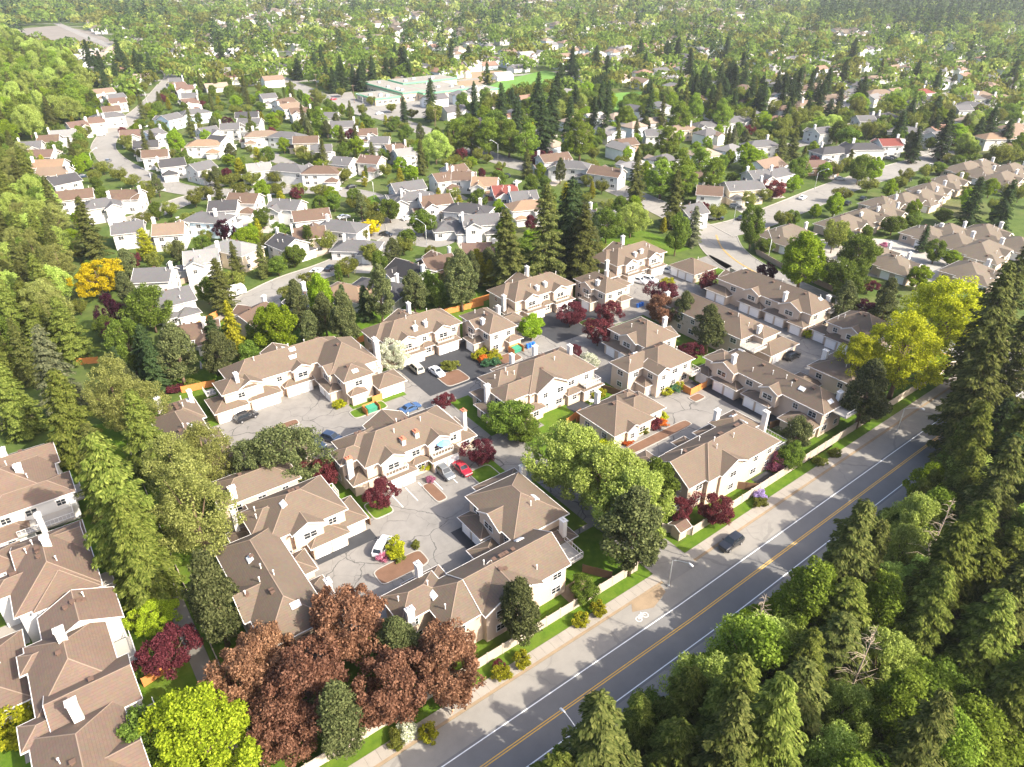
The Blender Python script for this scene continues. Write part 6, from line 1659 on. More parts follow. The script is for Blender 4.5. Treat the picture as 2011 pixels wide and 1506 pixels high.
c1 = (104, 212); sheet('turning_circle', [(c1[0] + 11 * math.cos(a * math.pi / 12), c1[1] + 13 * math.sin(a * math.pi / 12)) for a in range(24)], 0.0165, M['street'])
sheet('lawn', POLY['oval'], 0.16, M['lawn'])

# ------------------------------------------------------------------ near buildings
townhouses()
left_complex()

# ------------------------------------------------------------------ middle distance houses
ORD = ['leftmost', 'second from the left', 'third from the left', 'fourth from the left', 'fifth from the left', 'sixth from the left', 'seventh from the left', 'eighth from the left', 'ninth from the left', 'tenth from the left', 'eleventh from the left', 'twelfth from the left']
CN = dict(tan='tan', grey='grey', redbrown='reddish brown', brown='brown', lightgrey='pale grey', darkgrey='dark grey', orange='orange tan', red='red', black='black', khaki='olive tan')
WN = dict(white='white', cream='cream', blue='pale blue', grey='grey', brown='brown', navy='strong blue', yellow='yellow')
HOUSE_AT = []
from collections import defaultdict
buck = defaultdict(list)
for i, h in enumerate(HOUSES): buck[(h[0], h[7], h[8], h[9])].append(i)
HL = {}
for k, ids in buck.items():
    ids.sort(key=lambda i: HOUSES[i][1])
    for n, i in enumerate(ids):
        base = '%s %s roofed house with %s walls %s' % (CN[k[2]], 'gable' if k[1] == 'g' else 'hip', WN[k[3]], k[0])
        HL[i] = base if len(ids) == 1 else base + ', ' + ORD[min(n, len(ORD) - 1)]
def house_blocks(rg, L, a, hip, ze):
    w = L + (a * 0.9 if hip else 1.0); w = max(w, 9.5); w = min(w, 17)
    bl = [('hip' if hip else 'gx', -w / 2, w / 2, -a / 2, a / 2, ze, 0.5 if not hip else 0.45)]
    s = rg.choice((-1, 1)); f = rg.choice((-1, -1, 1)); gw = rg.uniform(5.2, 6.2)
    xg = s * (w / 2 - gw / 2 - 0.2)
    y0, y1 = (-a / 2 - rg.uniform(2.0, 3.4), -0.5) if f < 0 else (0.5, a / 2 + rg.uniform(2.0, 3.4))
    fc = 'S' if f < 0 else 'N'
    if ze > 4:
        if rg.random() < 0.6:
            bl.append(('gy', xg - gw / 2, xg + gw / 2, y0 + 0.6 if f < 0 else y0, y1 if f < 0 else y1 - 0.6, ze - 0.3, 0.55)); bl[-1] = bl[-1] + (fc + '1',)
        else: bl.append(('hip', xg - gw / 2, xg + gw / 2, y0, y1, 2.7, 0.45, fc + '1n'))
        if rg.random() < 0.5: bl.append(('hip', -xg - 2.4, -xg + 2.4, (-a / 2 - 1.6) if f < 0 else 0, 0 if f < 0 else a / 2 + 1.6, 2.7, 0.4))
        if rg.random() < 0.4: bl.append(('gx', -w / 2 - 2.5, -w / 2 + 2, -a / 4, a / 4, 2.7, .4))
    else: bl.append(('hip' if hip else 'gy', xg - gw / 2, xg + gw / 2, y0, y1, ze - 0.1, 0.5, fc + '1n'))
    return bl, w, f, xg
for i, (reg, px, x, y, ang, L, a, k, rf, wl_, ze) in enumerate(HOUSES):
    rg = random.Random(100 + i)
    if any(math.hypot(x - p[0], y - p[1]) < 7.5 for p in HOUSE_AT): continue
    bl, w, f, xg = house_blocks(rg, L, a, k == 'h', ze)
    far = math.hypot(x, y) > 330
    building('house', HL[i], 'house', 'houses ' + reg, (x, y, 0), math.radians(ang), bl, wl_, rf, chim=[(rg.choice((-1, 1)) * (w / 2 - 0.2 if k == 'g' else w / 4), rg.uniform(-2, 2), ze + 3.6)] if rg.random() < 0.75 else (),
             pipes=0 if far else 2, rvents=0 if far else 2, skyl=0, detail=1, seed=200 + i, wfaces='SWEN' if not far else 'SWE')
    HOUSE_AT.append((x, y, 8.0))
    c, s = math.cos(math.radians(ang)), math.sin(math.radians(ang)); ya, yb = (-a / 2 - 9, -a / 2 - 1) if f < 0 else (a / 2 + 1, a / 2 + 9)
    if not far: sheet('driveway', [(x + c * u - s * v, y + s * u + c * v) for u, v in ((xg - 2.6, ya), (xg + 2.6, ya), (xg + 2.6, yb), (xg - 2.6, yb))], 0.008 + 0.0004 * (i % 20), M['concrete' if i % 3 else 'walk'])
for i, (x, y, L, ang) in enumerate(sorted(TANROOF)):
    w = max(11, L + 6); d = 11.5
    pos = ORD[i] if i < 12 else 'number %d from the left' % (i + 1)
    building('bungalow', 'olive tan roofed bungalow of the right hand complex, %s' % pos, 'bungalow', 'tan bungalows of the right hand complex', (x, y, 0), 0.0,
             [('hip', -w / 2, w / 2, -d / 2, d / 2, 2.9, .5), ('hip', -w / 2 - 1, -w / 2 + 5.5, -d / 2 - 2.5, 1, 2.7, .45, 'W2n'), ('gy', 0, 5, -d / 2 - 1, 0, 2.9, .5)], 'stucco', 'khaki', [(w / 2 - 1, -2, 5.6)], pipes=2, rvents=2, detail=1, seed=500 + i)
    HOUSE_AT.append((x, y, 8.0))

# small shed and open shelter at the left edge
building('garden_shed', 'small grey roofed shed behind the wooden fence at the left edge', 'shed', None, (-11, 153, 0), 0.2, [('gx', -2.6, 2.6, -2, 2, 2.2, .4)], 'white', 'lightgrey', detail=1)
building('house', 'pale roofed house with an open porch at the left edge', 'house', None, (-22, 166, 0), 0.1, [('gx', -6, 6, -4, 4, 3.0, .4), ('hip', -4, 7, -7, -3, 2.6, .2)], 'white', 'lightgrey', detail=1)
fence('wooden_fence', 'weathered wooden fence at the left edge below the small shed', 'fence', 'wooden fences', [(-24, 147.6), (-6.5, 149.2)], 1.6, M['cedar_old'])

# ------------------------------------------------------------------ school
def school():
    e = empty('school_building', (240, 440, 0)); tag(e, 'low flat roofed school with green fascia beside the playing field', 'school')
    for (x0, x1, y0, y1, h) in ((208, 226, 423, 450, 4.2), (229, 246, 426, 485, 5.4), (240, 276, 419, 456, 5.0), (276.2, 293, 410, 430, 4.6), (246.2, 290, 456.2, 478, 6.2)):
        x0 -= 240; x1 -= 240; y0 -= 440; y1 -= 440
        w = MB(); w.box(x0 + .5, x1 - .5, y0 + .5, y1 - .5, 0, h - 0.9); w.build('wall', M['wall_cream'], e)
        f = MB(); f.box(x0, x1, y0, y1, h - 0.9, h); f.build('fascia', M['greenfascia'], e)
        r = MB(); r.box(x0 + .6, x1 - .6, y0 + .6, y1 - .6, h, h + 0.06); rr = r.build('roof', M['flatroof'], e)
        for q in range(4):
            u = MB(); ux = RNG.uniform(x0 + 2, x1 - 4); uy = RNG.uniform(y0 + 2, y1 - 4); u.box(ux, ux + 2, uy, uy + 1.6, h + 0.06, h + 1.1); u.build('roof_unit', M['metal'], rr)
        n = int((x1 - x0 - 2) / 4)
        for q in range(n): wo = link('window', WIN, e, (x0 + 1.5 + (q + 0.5) * (x1 - x0 - 3) / n, y0 + 0.49, 1.0), 0, (2.6, 1, 1.6)); link('pane', PANE, wo)
        n = int((y1 - y0 - 2) / 4)
        for q in range(n): wo = link('window', WIN, e, (x0 + 0.49, y0 + 1.5 + (q + 0.5) * (y1 - y0 - 3) / n, 1.0), -math.pi / 2, (2.6, 1, 1.6)); link('pane', PANE, wo)
school()
HOUSE_AT += [(250, 440, 45)]

# ------------------------------------------------------------------ boundary wall and fences
wall_y = lambda x: 50.05 + ry(x)
fence('boundary_wall', 'long cream panel wall along the sidewalk, left of the gate', 'wall', 'cream panel boundary walls', [(-6, 50.05), (60, 50.05)], 1.75, M['fencewall'], 2.45, 0.22, 0.12)
fence('boundary_wall', 'long cream panel wall along the sidewalk, right of the gate', 'wall', 'cream panel boundary walls', [(72.5, 50.25), (100, 50.8), (163, 52)], 1.75, M['fencewall'], 2.45, 0.22, 0.12)
fence('boundary_wall', 'short cream wall turning in beside the gate', 'wall', 'cream panel boundary walls', [(69.2, 53.6), (72.4, 50.4)], 1.75, M['fencewall'], 2.2, 0.2, 0.12)
fence('boundary_wall', 'cream wall along the upper road behind the far garages', 'wall', 'cream panel boundary walls', [(160.6, 56), (162.4, 90), (163.5, 112), (165, 117)], 1.75, M['fencewall'], 2.45, 0.2, 0.12)
fence('boundary_wall', 'brown wall on the corner of the tan roofed houses', 'wall', 'brown panel walls', [(177, 92), (180, 110), (184, 122), (192, 129), (205, 133)], 1.6, M['cedar_old'], 2.45, 0.2, 0.12)
fence('path_fence', 'low pale fence on the right of the left footpath', 'fence', None, [(5.0, 52), (5.2, 92), (6.2, 128)], 1.1, M['fencewall'], 2.4, 0.14, 0.06)
WF = 'wooden fences'
for lab, pts, m in (('dark brown fence between the central block and the tall cream wall', [(90.6, 91.5), (93.0, 84.6)], 'timber'), ('orange cedar fence on the small lawn of the central block', [(76.4, 85.4), (81.0, 86.6)], 'cedar_new'),
                    ('orange cedar fence in front of the clubhouse terrace', [(78.6, 85.0), (82.6, 85.6)], 'cedar_new'), ('orange cedar fence at the corner of the tall cream wall', [(104.4, 80.6), (104.4, 78.6), (109.6, 78.8)], 'cedar_new'),
                    ('orange fence stretch behind the second townhouse block', [(58, 141), (82, 142.5), (95, 141)], 'cedar_new'), ('orange fence behind the bushy pine', [(92, 143), (118, 144), (131, 143.5)], 'cedar_new'), ('orange fence behind the farthest townhouse block', [(131.5, 143.6), (156, 145)], 'cedar_old'),
                    ('short orange fence beside the dumpster of the left block', [(49.8, 115.2), (52.0, 115.2)], 'cedar_new'), ('red brown fence by the deck at the boundary wall lawn', [(53.4, 54.6), (55.8, 51.0)], 'timber'),
                    ('short brown fence on the lawn before the block right of the gate', [(87.2, 53.6), (89.8, 50.9)], 'timber'), ('orange fence behind the pine of the court garden', [(19.5, 142.5), (26, 141.2)], 'cedar_new'), ('short orange fence beside the left lawn under the dark plum', [(-3.4, 72.6), (1.0, 73.4)], 'cedar_new'),
                    ('brown fence beside the garages of the L shaped block', [(32.6, 88), (32.8, 82.6)], 'timber'), ('orange fence below the white gabled house', [(31, 172), (37, 176)], 'cedar_new'), ('pale brown fence beside the left lawn houses', [(24, 199), (42, 205)], 'cedar_old'),
                    ('short orange fence near the yellow tree', [(4, 169), (8, 167)], 'cedar_new'), ('low brown fence before the court garage row', [(107.2, 61.2), (110.2, 60.8)], 'timber')):
    fence('wooden_fence', lab, 'fence', WF, pts, 1.6, M[m], 2.2, 0.12, 0.05)
# gate house by the entrance
g = building('gate_shelter', 'small brown roofed gate shelter beside the driveway to the main road', 'shelter', None, (70.6, 51.4, 0), 0.0, [('gx', -1.3, 1.3, -1.3, 1.3, 2.3, .5, 'n')], 'stucco', 'brown', detail=1)
GT = empty('entrance_gate', (61.4, 51.0, 0)); tag(GT, 'brown slatted gate panel left of the gate shelter', 'gate')
gb = MB()
gb.box(0, 0.12, -0.06, 0.06, 0, 1.6); gb.box(3.4, 3.52, -0.06, 0.06, 0, 1.6); gb.build('gate_frame', M['timber'], GT)
sl = MB(); sl.box(0.13, 3.39, -0.03, 0.03, 0, 0.14); slm = sl.mesh('slat', M['cedar_old'])
for q in range(8): link('slat', slm, GT, (0, 0, 0.15 + q * 0.18))

# ------------------------------------------------------------------ vegetation
protos()
TG_KIND = dict(fir='fir', dfir='dark fir', cedar='cedar', spruce='spruce', pine='pine', maple='bright green maple', green='green leafy tree', tallgreen='tall green leafy tree', olive='olive green tree', pale='pale green tree', plum='plum tree', darkplum='dark plum tree',
               goldcedar='golden cedar', column='columnar cedar', golden='yellow tree', ygreen='yellow green tree', feather='feathery tree', copper='copper tree')
for k, x, y, h, r, lab, grp in TREES:
    if lab is None: lab = '%s in the %s' % (TG_KIND[k], grp)
    tree(k, x, y, h, r, lab, grp)
for k, x, y, h, r, lab, grp in BUSHES:
    if lab is None: lab = '%s shrub in the %s' % ({'goldbush': 'golden', 'limebush': 'lime', 'tealbush': 'dark green', 'orangebush': 'orange', 'olivebush': 'olive'}[k], grp)
    bush(k, x, y, h, r, lab, grp)
# wood across the main road
rg = random.Random(5)
pts = []
tries = 0
while tries < 9000:
    tries += 1
    x = rg.uniform(24, 210); y = rg.uniform(-45, 31.5 + ry(x))
    if x > 125 and y > 27 + ry(x): continue
    if not in_view(x, y, 24, 40): 
        if not (y > 10 and 20 < x < 60): continue
    edge = 31.5 + ry(x) - y
    dmin = 4.3 if edge > 6 else 3.7
    if any((x - p[0]) ** 2 + (y - p[1]) ** 2 < dmin ** 2 for p in pts): continue
    pts.append((x, y, edge))
FW = 'dense wood across the main road'
fl = {'fir': 'fir in the dense wood across the main road', 'cedar': 'yellowish cedar in the dense wood across the main road', 'dfir': 'dark conifer in the dense wood across the main road', 'tallgreen': 'green leafy tree in the dense wood across the main road', 'maple': 'bright leafy tree in the dense wood across the main road', 'green': 'low green tree in the dense wood across the main road', 'pale': 'pale leafy tree in the dense wood across the main road'}
for x, y, edge in pts:
    u = rg.random()
    if edge < 2.5 and x < 120: k, h, r = rg.choice((('green', rg.uniform(5, 8), 2.6), ('maple', rg.uniform(5, 9), 2.8), ('cedar', rg.uniform(9, 14), 2.8)))
    elif u < 0.24: k, h, r = 'fir', rg.uniform(14, 24), rg.uniform(3.8, 6.0)
    elif u < 0.52: k, h, r = 'cedar', rg.uniform(12, 22), rg.uniform(3.8, 5.8)
    elif u < 0.56: k, h, r = 'dfir', rg.uniform(13, 18), rg.uniform(3.6, 4.6)
    elif u < 0.74: k, h, r = 'tallgreen', rg.uniform(11, 17), rg.uniform(3.6, 5.0)
    elif u < 0.86: k, h, r = 'green', rg.uniform(8, 13), rg.uniform(3.4, 4.8)
    else: k, h, r = 'pale', rg.uniform(9, 14), rg.uniform(3.6, 4.8)
    if x > 105: h *= 1.15 + 0.15 * min(1, (x - 105) / 50); r *= 1.15
    tree(k, x, y, h, r, fl[k], FW)
low_crowns('undergrowth', [(rg.uniform(20, 190), rg.uniform(-40, 32.0), rg.uniform(0.8, 2.6), rg.uniform(1.0, 2.2), False) for _ in range(2600)], 'green', 'green undergrowth beneath the wood across the road', 'undergrowth', 3, nleaf=26)
# bare dead tops in the wood
def snag(x, y, h, label):
    e = MB(); r2 = random.Random(int(x * 7)); e.tube([(0, 0, 0), (0.2, 0.1, h * 0.5), (0.1, -0.1, h)], [0.2, 0.13, 0.02], 6)
    for q in range(46):
        z = h * r2.uniform(0.45, 0.98); a = r2.uniform(0, 6.28); L = (1.02 - z / h) * h * 0.24 + 0.4
        e.tube([(0.1, 0, z), (L * 0.5 * math.cos(a), L * 0.5 * math.sin(a), z + 0.25 * L), (L * math.cos(a + .2), L * math.sin(a + .2), z + 0.2 * L)], [0.03, 0.022, 0.008], 4, cap=False)
    tag(e.build('dead_tree', M['deadwood'], loc=(x, y, 0)), label, 'dead tree', 'bare dead treetops in the wood')
for (x, y, h, lab) in ((58, 29, 15, 'bare dead tree at the road edge of the wood'), (84, 22, 21, 'bare dead treetop deep in the wood on the right'), (61, 18, 18, 'bare dead stem standing among the yellowish cedars')):
    snag(x, y, h, lab)
# woods on the left
def scatter(poly, dmin, n, kinds, group, where, seed, hs=1.0, avoid=True):
    rg = random.Random(seed); xs = [p[0] for p in poly]; ys = [p[1] for p in poly]; P = []
    for _ in range(n):
        x = rg.uniform(min(xs), max(xs)); y = rg.uniform(min(ys), max(ys))
        if not in_poly(x, y, poly) or not in_view(x, y, 18, 30): continue
        if any((x - p[0]) ** 2 + (y - p[1]) ** 2 < dmin ** 2 for p in P): continue
        if avoid and (any((x - p[0]) ** 2 + (y - p[1]) ** 2 < (p[2] + 1.0) ** 2 for p in HOUSE_AT) or near_street(x, y, 2.5)): continue
        if any((x - p[0]) ** 2 + (y - p[1]) ** 2 < (p[2] * 0.7 + 1.2) ** 2 for p in TREE_AT): continue
        P.append((x, y)); k, h0, h1, r0, r1, adj = rg.choices(kinds, [q[6] for q in kinds])[0][:6]
        tree(k, x, y, rg.uniform(h0, h1) * hs, rg.uniform(r0, r1), '%s %s' % (adj, where), group)
    return P
scatter(POLY['leftwood'], 5.2, 1600, [('cedar', 14, 20, 3.4, 4.6, 'cedar', 4), ('green', 9, 13, 3.6, 4.8, 'green leafy tree', 3), ('pale', 10, 14, 3.8, 5, 'pale leafy tree', 2), ('feather', 12, 16, 3.6, 4.6, 'feathery tree', 2), ('fir', 13, 18, 3.2, 4.2, 'fir', 2)], 'wood at the left edge', 'in the wood at the left edge', 21)
scatter(POLY['leftwood_low'], 5.2, 500, [('cedar', 12, 17, 3.4, 4.4, 'cedar', 4), ('green', 8, 12, 3.6, 4.6, 'green leafy tree', 2), ('fir', 13, 18, 3.2, 4.2, 'fir', 2)], 'trees above the left shed', 'above the small shed at the left edge', 22)
scatter(POLY['brightwood'], 8.0, 1500, [('pale', 13, 20, 5, 7, 'pale leafy tree', 4), ('tallgreen', 13, 20, 5, 6.5, 'tall green leafy tree', 3), ('maple', 12, 17, 5, 6.5, 'bright leafy tree', 3), ('fir', 15, 20, 4, 5, 'fir', 1), ('cedar', 15, 20, 4, 5, 'cedar', 1.2)], 'bright wood at the upper left', 'in the bright wood at the upper left', 23)
# row of pyramids by the field
for q in range(11):
    t = q / 10; x = 348 + 42 * t; y = 379 + 22 * t
    tree('dfir', x, y, 11, 3.0, 'dark pyramidal conifer in the row beside the playing field', 'row of pyramidal conifers')
# street trees
for si, (nm, key, where) in enumerate((('left', 'left', 'beside the left street'), ('lower', 'lower', 'beside the lower left street'), ('mid', 'mid', 'beside the small close'), ('side', 'side', 'beside the side street'), ('schoolrd', 'schoolrd', 'beside the school road'), ('far1', 'far1', 'beside the far close'))):
    L = smooth_line(STREETLINES[key]); acc = 0; rg = random.Random(40 + si)
    for a, b in zip(L[:-1], L[1:]):
        acc += math.hypot(b[0] - a[0], b[1] - a[1])
        if acc > 9.5:
            acc = 0
            for s in (-1, 1):
                if rg.random() < (0.6 if key in ('side', 'schoolrd') else 0.22): continue
                o = offset_line([a, b], s * rg.uniform(8.6, 10.4))[0]
                if any(math.hypot(o[0] - p[0], o[1] - p[1]) < 5.5 for p in HOUSE_AT) or near_street(o[0], o[1], 1.4) or any(math.hypot(o[0] - p[0], o[1] - p[1]) < 3.5 for p in TREE_AT): continue
                if key == 'schoolrd' and o[1] < 180: continue
                tree('olive', o[0], o[1], rg.uniform(5, 7), rg.uniform(3.0, 4.2), 'rounded olive green street tree ' + where, 'rounded street trees ' + where)
# garden trees between the houses
GK = [('green', 5, 9, 2.2, 3.6, 'green garden tree', 4), ('olive', 4, 6.5, 2.2, 3.4, 'olive garden tree', 3), ('maple', 5, 9, 2.2, 3.4, 'bright garden tree', 2.4), ('plum', 4, 6, 1.8, 2.6, 'plum garden tree', 0.7), ('fir', 9, 15, 2.4, 3.6, 'garden fir', 1.2), ('column', 4, 7, 0.8, 1.1, 'slim columnar cedar', 1), ('goldcedar', 5, 8, 1.6, 2.4, 'golden garden cedar', .6), ('pine', 8, 12, 2.6, 3.6, 'garden pine', 0.8)]
scatter([(5, 175), (110, 150), (185, 150), (190, 400), (160, 560), (60, 560), (25, 420), (10, 300)], 7.0, 1500, GK, 'garden trees of the left neighbourhood', 'among the left houses', 51)
scatter([(198, 152), (390, 160), (600, 200), (600, 330), (420, 380), (300, 310), (205, 300)], 9.0, 1500, GK, 'garden trees of the right neighbourhood', 'among the right houses', 52)
scatter([(172, 78), (205, 76), (320, 90), (380, 145), (215, 134), (180, 120)], 8.0, 300, GK[:4], 'garden trees of the tan complex', 'among the tan roofed bungalows', 53)
scatter([(8, 141), (44, 141), (54, 145), (150, 148), (160, 160), (60, 158), (30, 165), (8, 160)], 5.0, 260, [('dfir', 8, 13, 2.4, 3.4, 'dark conifer', 1), ('green', 6, 10, 2.6, 3.6, 'green tree', 2), ('pine', 9, 13, 2.8, 3.6, 'pine', 1)], 'trees along the back fence', 'along the back fence of the townhouses', 54)
scatter([(164, 56), (176, 60), (180, 90), (172, 100), (164, 90)], 6.0, 160, [('green', 7, 11, 3, 4.5, 'green tree', 2), ('pine', 9, 12, 3, 4, 'dark pine', 1)], 'trees along the upper road', 'along the upper road', 55)

# ------------------------------------------------------------------ the far town
FR = random.Random(77)
M['far_roof'] = m_pick('far_roof', [(0.2, 0.14, 0.1), (0.17, 0.165, 0.16), (0.28, 0.22, 0.17), (0.11, 0.105, 0.105), (0.24, 0.14, 0.1), (0.32, 0.3, 0.28)])
M['far_wall'] = m_pick('far_wall', [(0.78, 0.77, 0.74), (0.76, 0.74, 0.7), (0.7, 0.66, 0.58), (0.62, 0.68, 0.72), (0.8, 0.79, 0.77)])
FP = []
for q in range(6):
    rg = random.Random(q); w = rg.uniform(11, 15); d = rg.uniform(8.5, 10); ze = rg.choice((3.0, 5.0, 5.2)); kd = 'hip' if q % 2 else 'gx'
    bl = [(kd, -w / 2, w / 2, -d / 2, d / 2, ze, .48), ('gy', w / 2 - 6, w / 2 - 0.4, -d / 2 - 2.5, 0, ze - 0.4, .5)]
    wm, rm = [], []
    for b in bl:
        wm.append(wall_mesh(b, M['far_wall'], .4)); rm.append(roof_mesh(b, M['far_roof'])[0])
    FP.append((wm, rm))
cells = []
fs = MB()
for (x0, x1, y0, y1, ang, sx, sy) in ((40, 520, 545, 2300, 0.06, 19, 42), (205, 2400, 165, 545, 0.10, 18, 40), (520, 2400, 545, 1700, 0.06, 20, 44)):
    y = y0; row = 0
    while y < y1:
        grow = 1.0 + 0.35 * min(1.0, max(0.0, (y + x0 * 0.6 - 500) / 900))
        x = x0 + FR.uniform(0, 10); Ln = []
        while x < x1:
            for s in (-1, 1):
                xx = x + FR.uniform(-2, 2) + (y - y0) * ang; yy = y + s * 14.5 * grow + FR.uniform(-2, 2) + 9 * math.sin(x * 0.012 + row)
                if in_view(xx, yy, 6, 15): cells.append((math.hypot(xx, yy), xx, yy, ang, grow, s))
            Ln.append((x + (y - y0) * ang, y + 9 * math.sin(x * 0.012 + row)))
            x += sx * grow
        seg = [p for p in Ln if in_view(p[0], p[1], 1, 40) and math.hypot(*p) > 420 and not any(in_poly(p[0], p[1], POLY[k]) for k in ('field1', 'field2', 'brightwood', 'gravel', 'infield', 'schoolpark'))]
        if len(seg) > 2: ribbon(fs, seg, -4, 4, 0.03 + 0.0005 * row)
        y += sy * 1.55 * grow; row += 1
tag(fs.build('far_street', M['street']), kind='structure')
cells.sort()
nfar = 0; stuff_w, stuff_r = MB(), MB()
def far_ok(x, y):
    p = to_px(x, y)
    if p[1] < 64 + 14 * math.sin(p[0] * 0.021) and p[0] > 1600 + 40 * math.sin(p[1] * 0.2): return False           # wooded hillside at the far right
    if p[1] < 55 + 10 * math.sin(p[0] * 0.03) and p[0] < 330: return False
    if in_poly(x, y, POLY['brightwood']) or in_poly(x, y, POLY['gravel']) or in_poly(x, y, POLY['field1']) or in_poly(x, y, POLY['infield']) or in_poly(x, y, POLY['field2']): return False
    return True
FARH = []
for d, x, y, ang, grow, sd in cells:
    if FR.random() < (0.16 if d < 600 else 0.34) or not far_ok(x, y): continue
    if any(abs(x - p[0]) < 20 and abs(y - p[1]) < 20 and math.hypot(x - p[0], y - p[1]) < p[2] + 6 for p in HOUSE_AT) or near_street(x, y, 8): continue
    k = FR.randrange(6); rot = FR.choice((0, 0, math.pi / 2)) + (math.pi if sd < 0 else 0) + FR.uniform(-.1, .1)
    FARH.append((x, y))
    if nfar < 300:
        nfar += 1
        side = 'left' if to_px(x, y)[0] < 700 else ('middle' if to_px(x, y)[0] < 1350 else 'right')
        e = empty('far_house', (x, y, 0), rot); e.scale = (grow, grow, grow); tag(e, 'small pale walled house in the far town on the %s' % side if side != 'middle' else 'small pale walled house in the far town in the middle', 'house', 'houses of the far town, ' + side)
        for wm in FP[k][0]: link('wall', wm, e)
        for rm in FP[k][1]: link('roof', rm, e)
        if d < 560:
            for q in (-3.4, 0.2):
                wo = link('window', WIN, e, (q, -4.05, 1.1), 0, (1.6, 1, 1.3)); link('pane', PANE, wo)
    else:
        mt = Matrix.Translation((x, y, 0)) @ Matrix.Rotation(rot, 4, 'Z') @ Matrix.Scale(grow, 4)
        for src, dst in ((FP[k][0], stuff_w), (FP[k][1], stuff_r)):
            for me in src:
                n = len(dst.v); dst.v += [tuple(mt @ v.co) for v in me.vertices]
                for p in me.polygons: dst.f.append(tuple(n + i for i in p.vertices)); dst.mi.append(0)
e = empty('distant_town'); tag(e, 'mass of tiny pale houses near the top edge', 'houses', kind='stuff')
tag(stuff_w.build('wall', M['wall_white'], e), kind='stuff'); tag(stuff_r.build('roof', M['roof_khaki'], e), kind='stuff')
# far trees: the nearer ones singly, the rest as masses of one kind
FT = []
hk = set((int(x // 9), int(y // 9)) for x, y in FARH)
ng = 0
for _ in range(34000):
    d = 300 * math.exp(FR.random() * 2.15); a = FR.uniform(-0.72, 0.72) + YAW
    x, y = d * math.cos(a), d * math.sin(a)
    if not in_view(x, y, 14, 10): continue
    if x < 330 and y < 540 and (x < 205 or y < 300): continue
    if any(in_poly(x, y, POLY[k]) for k in ('field1', 'field2', 'gravel', 'brightwood', 'infield', 'schoolpark')): continue
    if (int(x // 9), int(y // 9)) in hk: continue
    dens = 0.15 + 0.20 * (0.5 + 0.5 * math.sin(x * 0.013 + 1.7 * math.sin(y * 0.009)) * math.cos(y * 0.011))
    p = to_px(x, y)
    wood = (p[1] < 64 + 14 * math.sin(p[0] * 0.021) and p[0] > 1600) or (p[1] < 55 + 10 * math.sin(p[0] * 0.03) and p[0] < 330)
    if wood: dens = 0.8
    if FR.random() > dens * min(1.0, (d / 560) ** 1.6): continue
    if d < 620 and (any(math.hypot(x - q[0], y - q[1]) < q[2] for q in HOUSE_AT) or near_street(x, y, 2.5)): continue
    forest = wood and p[0] > 1600
    con = FR.random() < (0.6 if forest else 0.07)
    cl = 0.5 + 0.5 * math.sin(x * 0.02 + 3) * math.sin(y * 0.017)
    if cl > 0.80: con = FR.random() < 0.5
    gr = 1 + 0.8 * min(1, max(0, (d - 450) / 900))
    FT.append((d, x, y, gr * (FR.uniform(12, 22) if con else FR.uniform(6, 13)), gr * (FR.uniform(4.0, 5.6) if con else FR.uniform(3.4, 6.0)), con, FR.random()))
FT.sort()
single = {'c': 0, 'l': 0}; bulk = defaultdict(list)
for d, x, y, h, r, con, u in FT:
    key = 'c' if con else 'l'
    if single[key] < (110 if con else 200):
        single[key] += 1
        k = 'dfir' if con else ('green' if u < .4 else 'olive' if u < .65 else 'pale' if u < .8 else 'maple')
        tree(k, x, y, h, r, '%s standing among the far houses' % ('tall dark conifer' if con else {'green': 'green leafy tree', 'olive': 'olive leafy tree', 'pale': 'pale leafy tree', 'maple': 'bright leafy tree'}[k]), 'trees among the far houses')
    else: bulk['dfir' if con else ('green' if u < .58 else 'olive' if u < .9 else 'pale')].append((x, y, h, r, con))
for i, (k, p) in enumerate(bulk.items()):
    low_crowns('far_wood', p, k, '%s among the houses near the top edge' % {'dfir': 'mass of distant dark conifers', 'green': 'mass of distant green trees', 'olive': 'mass of distant olive trees', 'pale': 'mass of distant pale trees'}[k], 'trees', 60 + i, nleaf=64)
print('TREES', len(TREE_AT), 'far houses', nfar, len(FARH), 'far trees', len(FT), {k: len(v) for k, v in bulk.items()})

# ------------------------------------------------------------------ vehicles and street furniture
cars_init()
for i, (k, col, x, y, deg, lab, grp) in enumerate(CARS):
    car(k, col, x, y, deg, lab or '%s %s among the %s' % (dict(navy='dark blue').get(col, col), 'car', grp), grp, z=0.035)
for L in LAMPS: lamp(*L)
def utility_pole(x, y, label):
    e = empty('utility_pole', (x, y, 0)); tag(e, label, 'pole', 'wooden utility poles')
    b = MB(); b.tube([(0, 0, 0), (0, 0, 11)], [0.16, 0.1], 7); b.build('pole', M['woodpole'], e)
    c = MB(); c.box(-1.1, 1.1, -0.06, 0.06, 10.2, 10.35); c.build('crossarm', M['woodpole'], e)
    for q in (-0.9, 0.9):
        t = MB(); t.tube([(q, 0, 10.35), (q, 0, 10.6)], 0.06, 6); t.build('insulator', M['metal'], e)
for i, (x, y) in enumerate(((199, 262), (199.5, 300), (200, 338), (201, 376), (202, 440), (203, 500), (470, 300), (520, 250))): utility_pole(x, y, 'wooden utility pole beside the school road' if i < 6 else 'wooden utility pole among the far right houses')
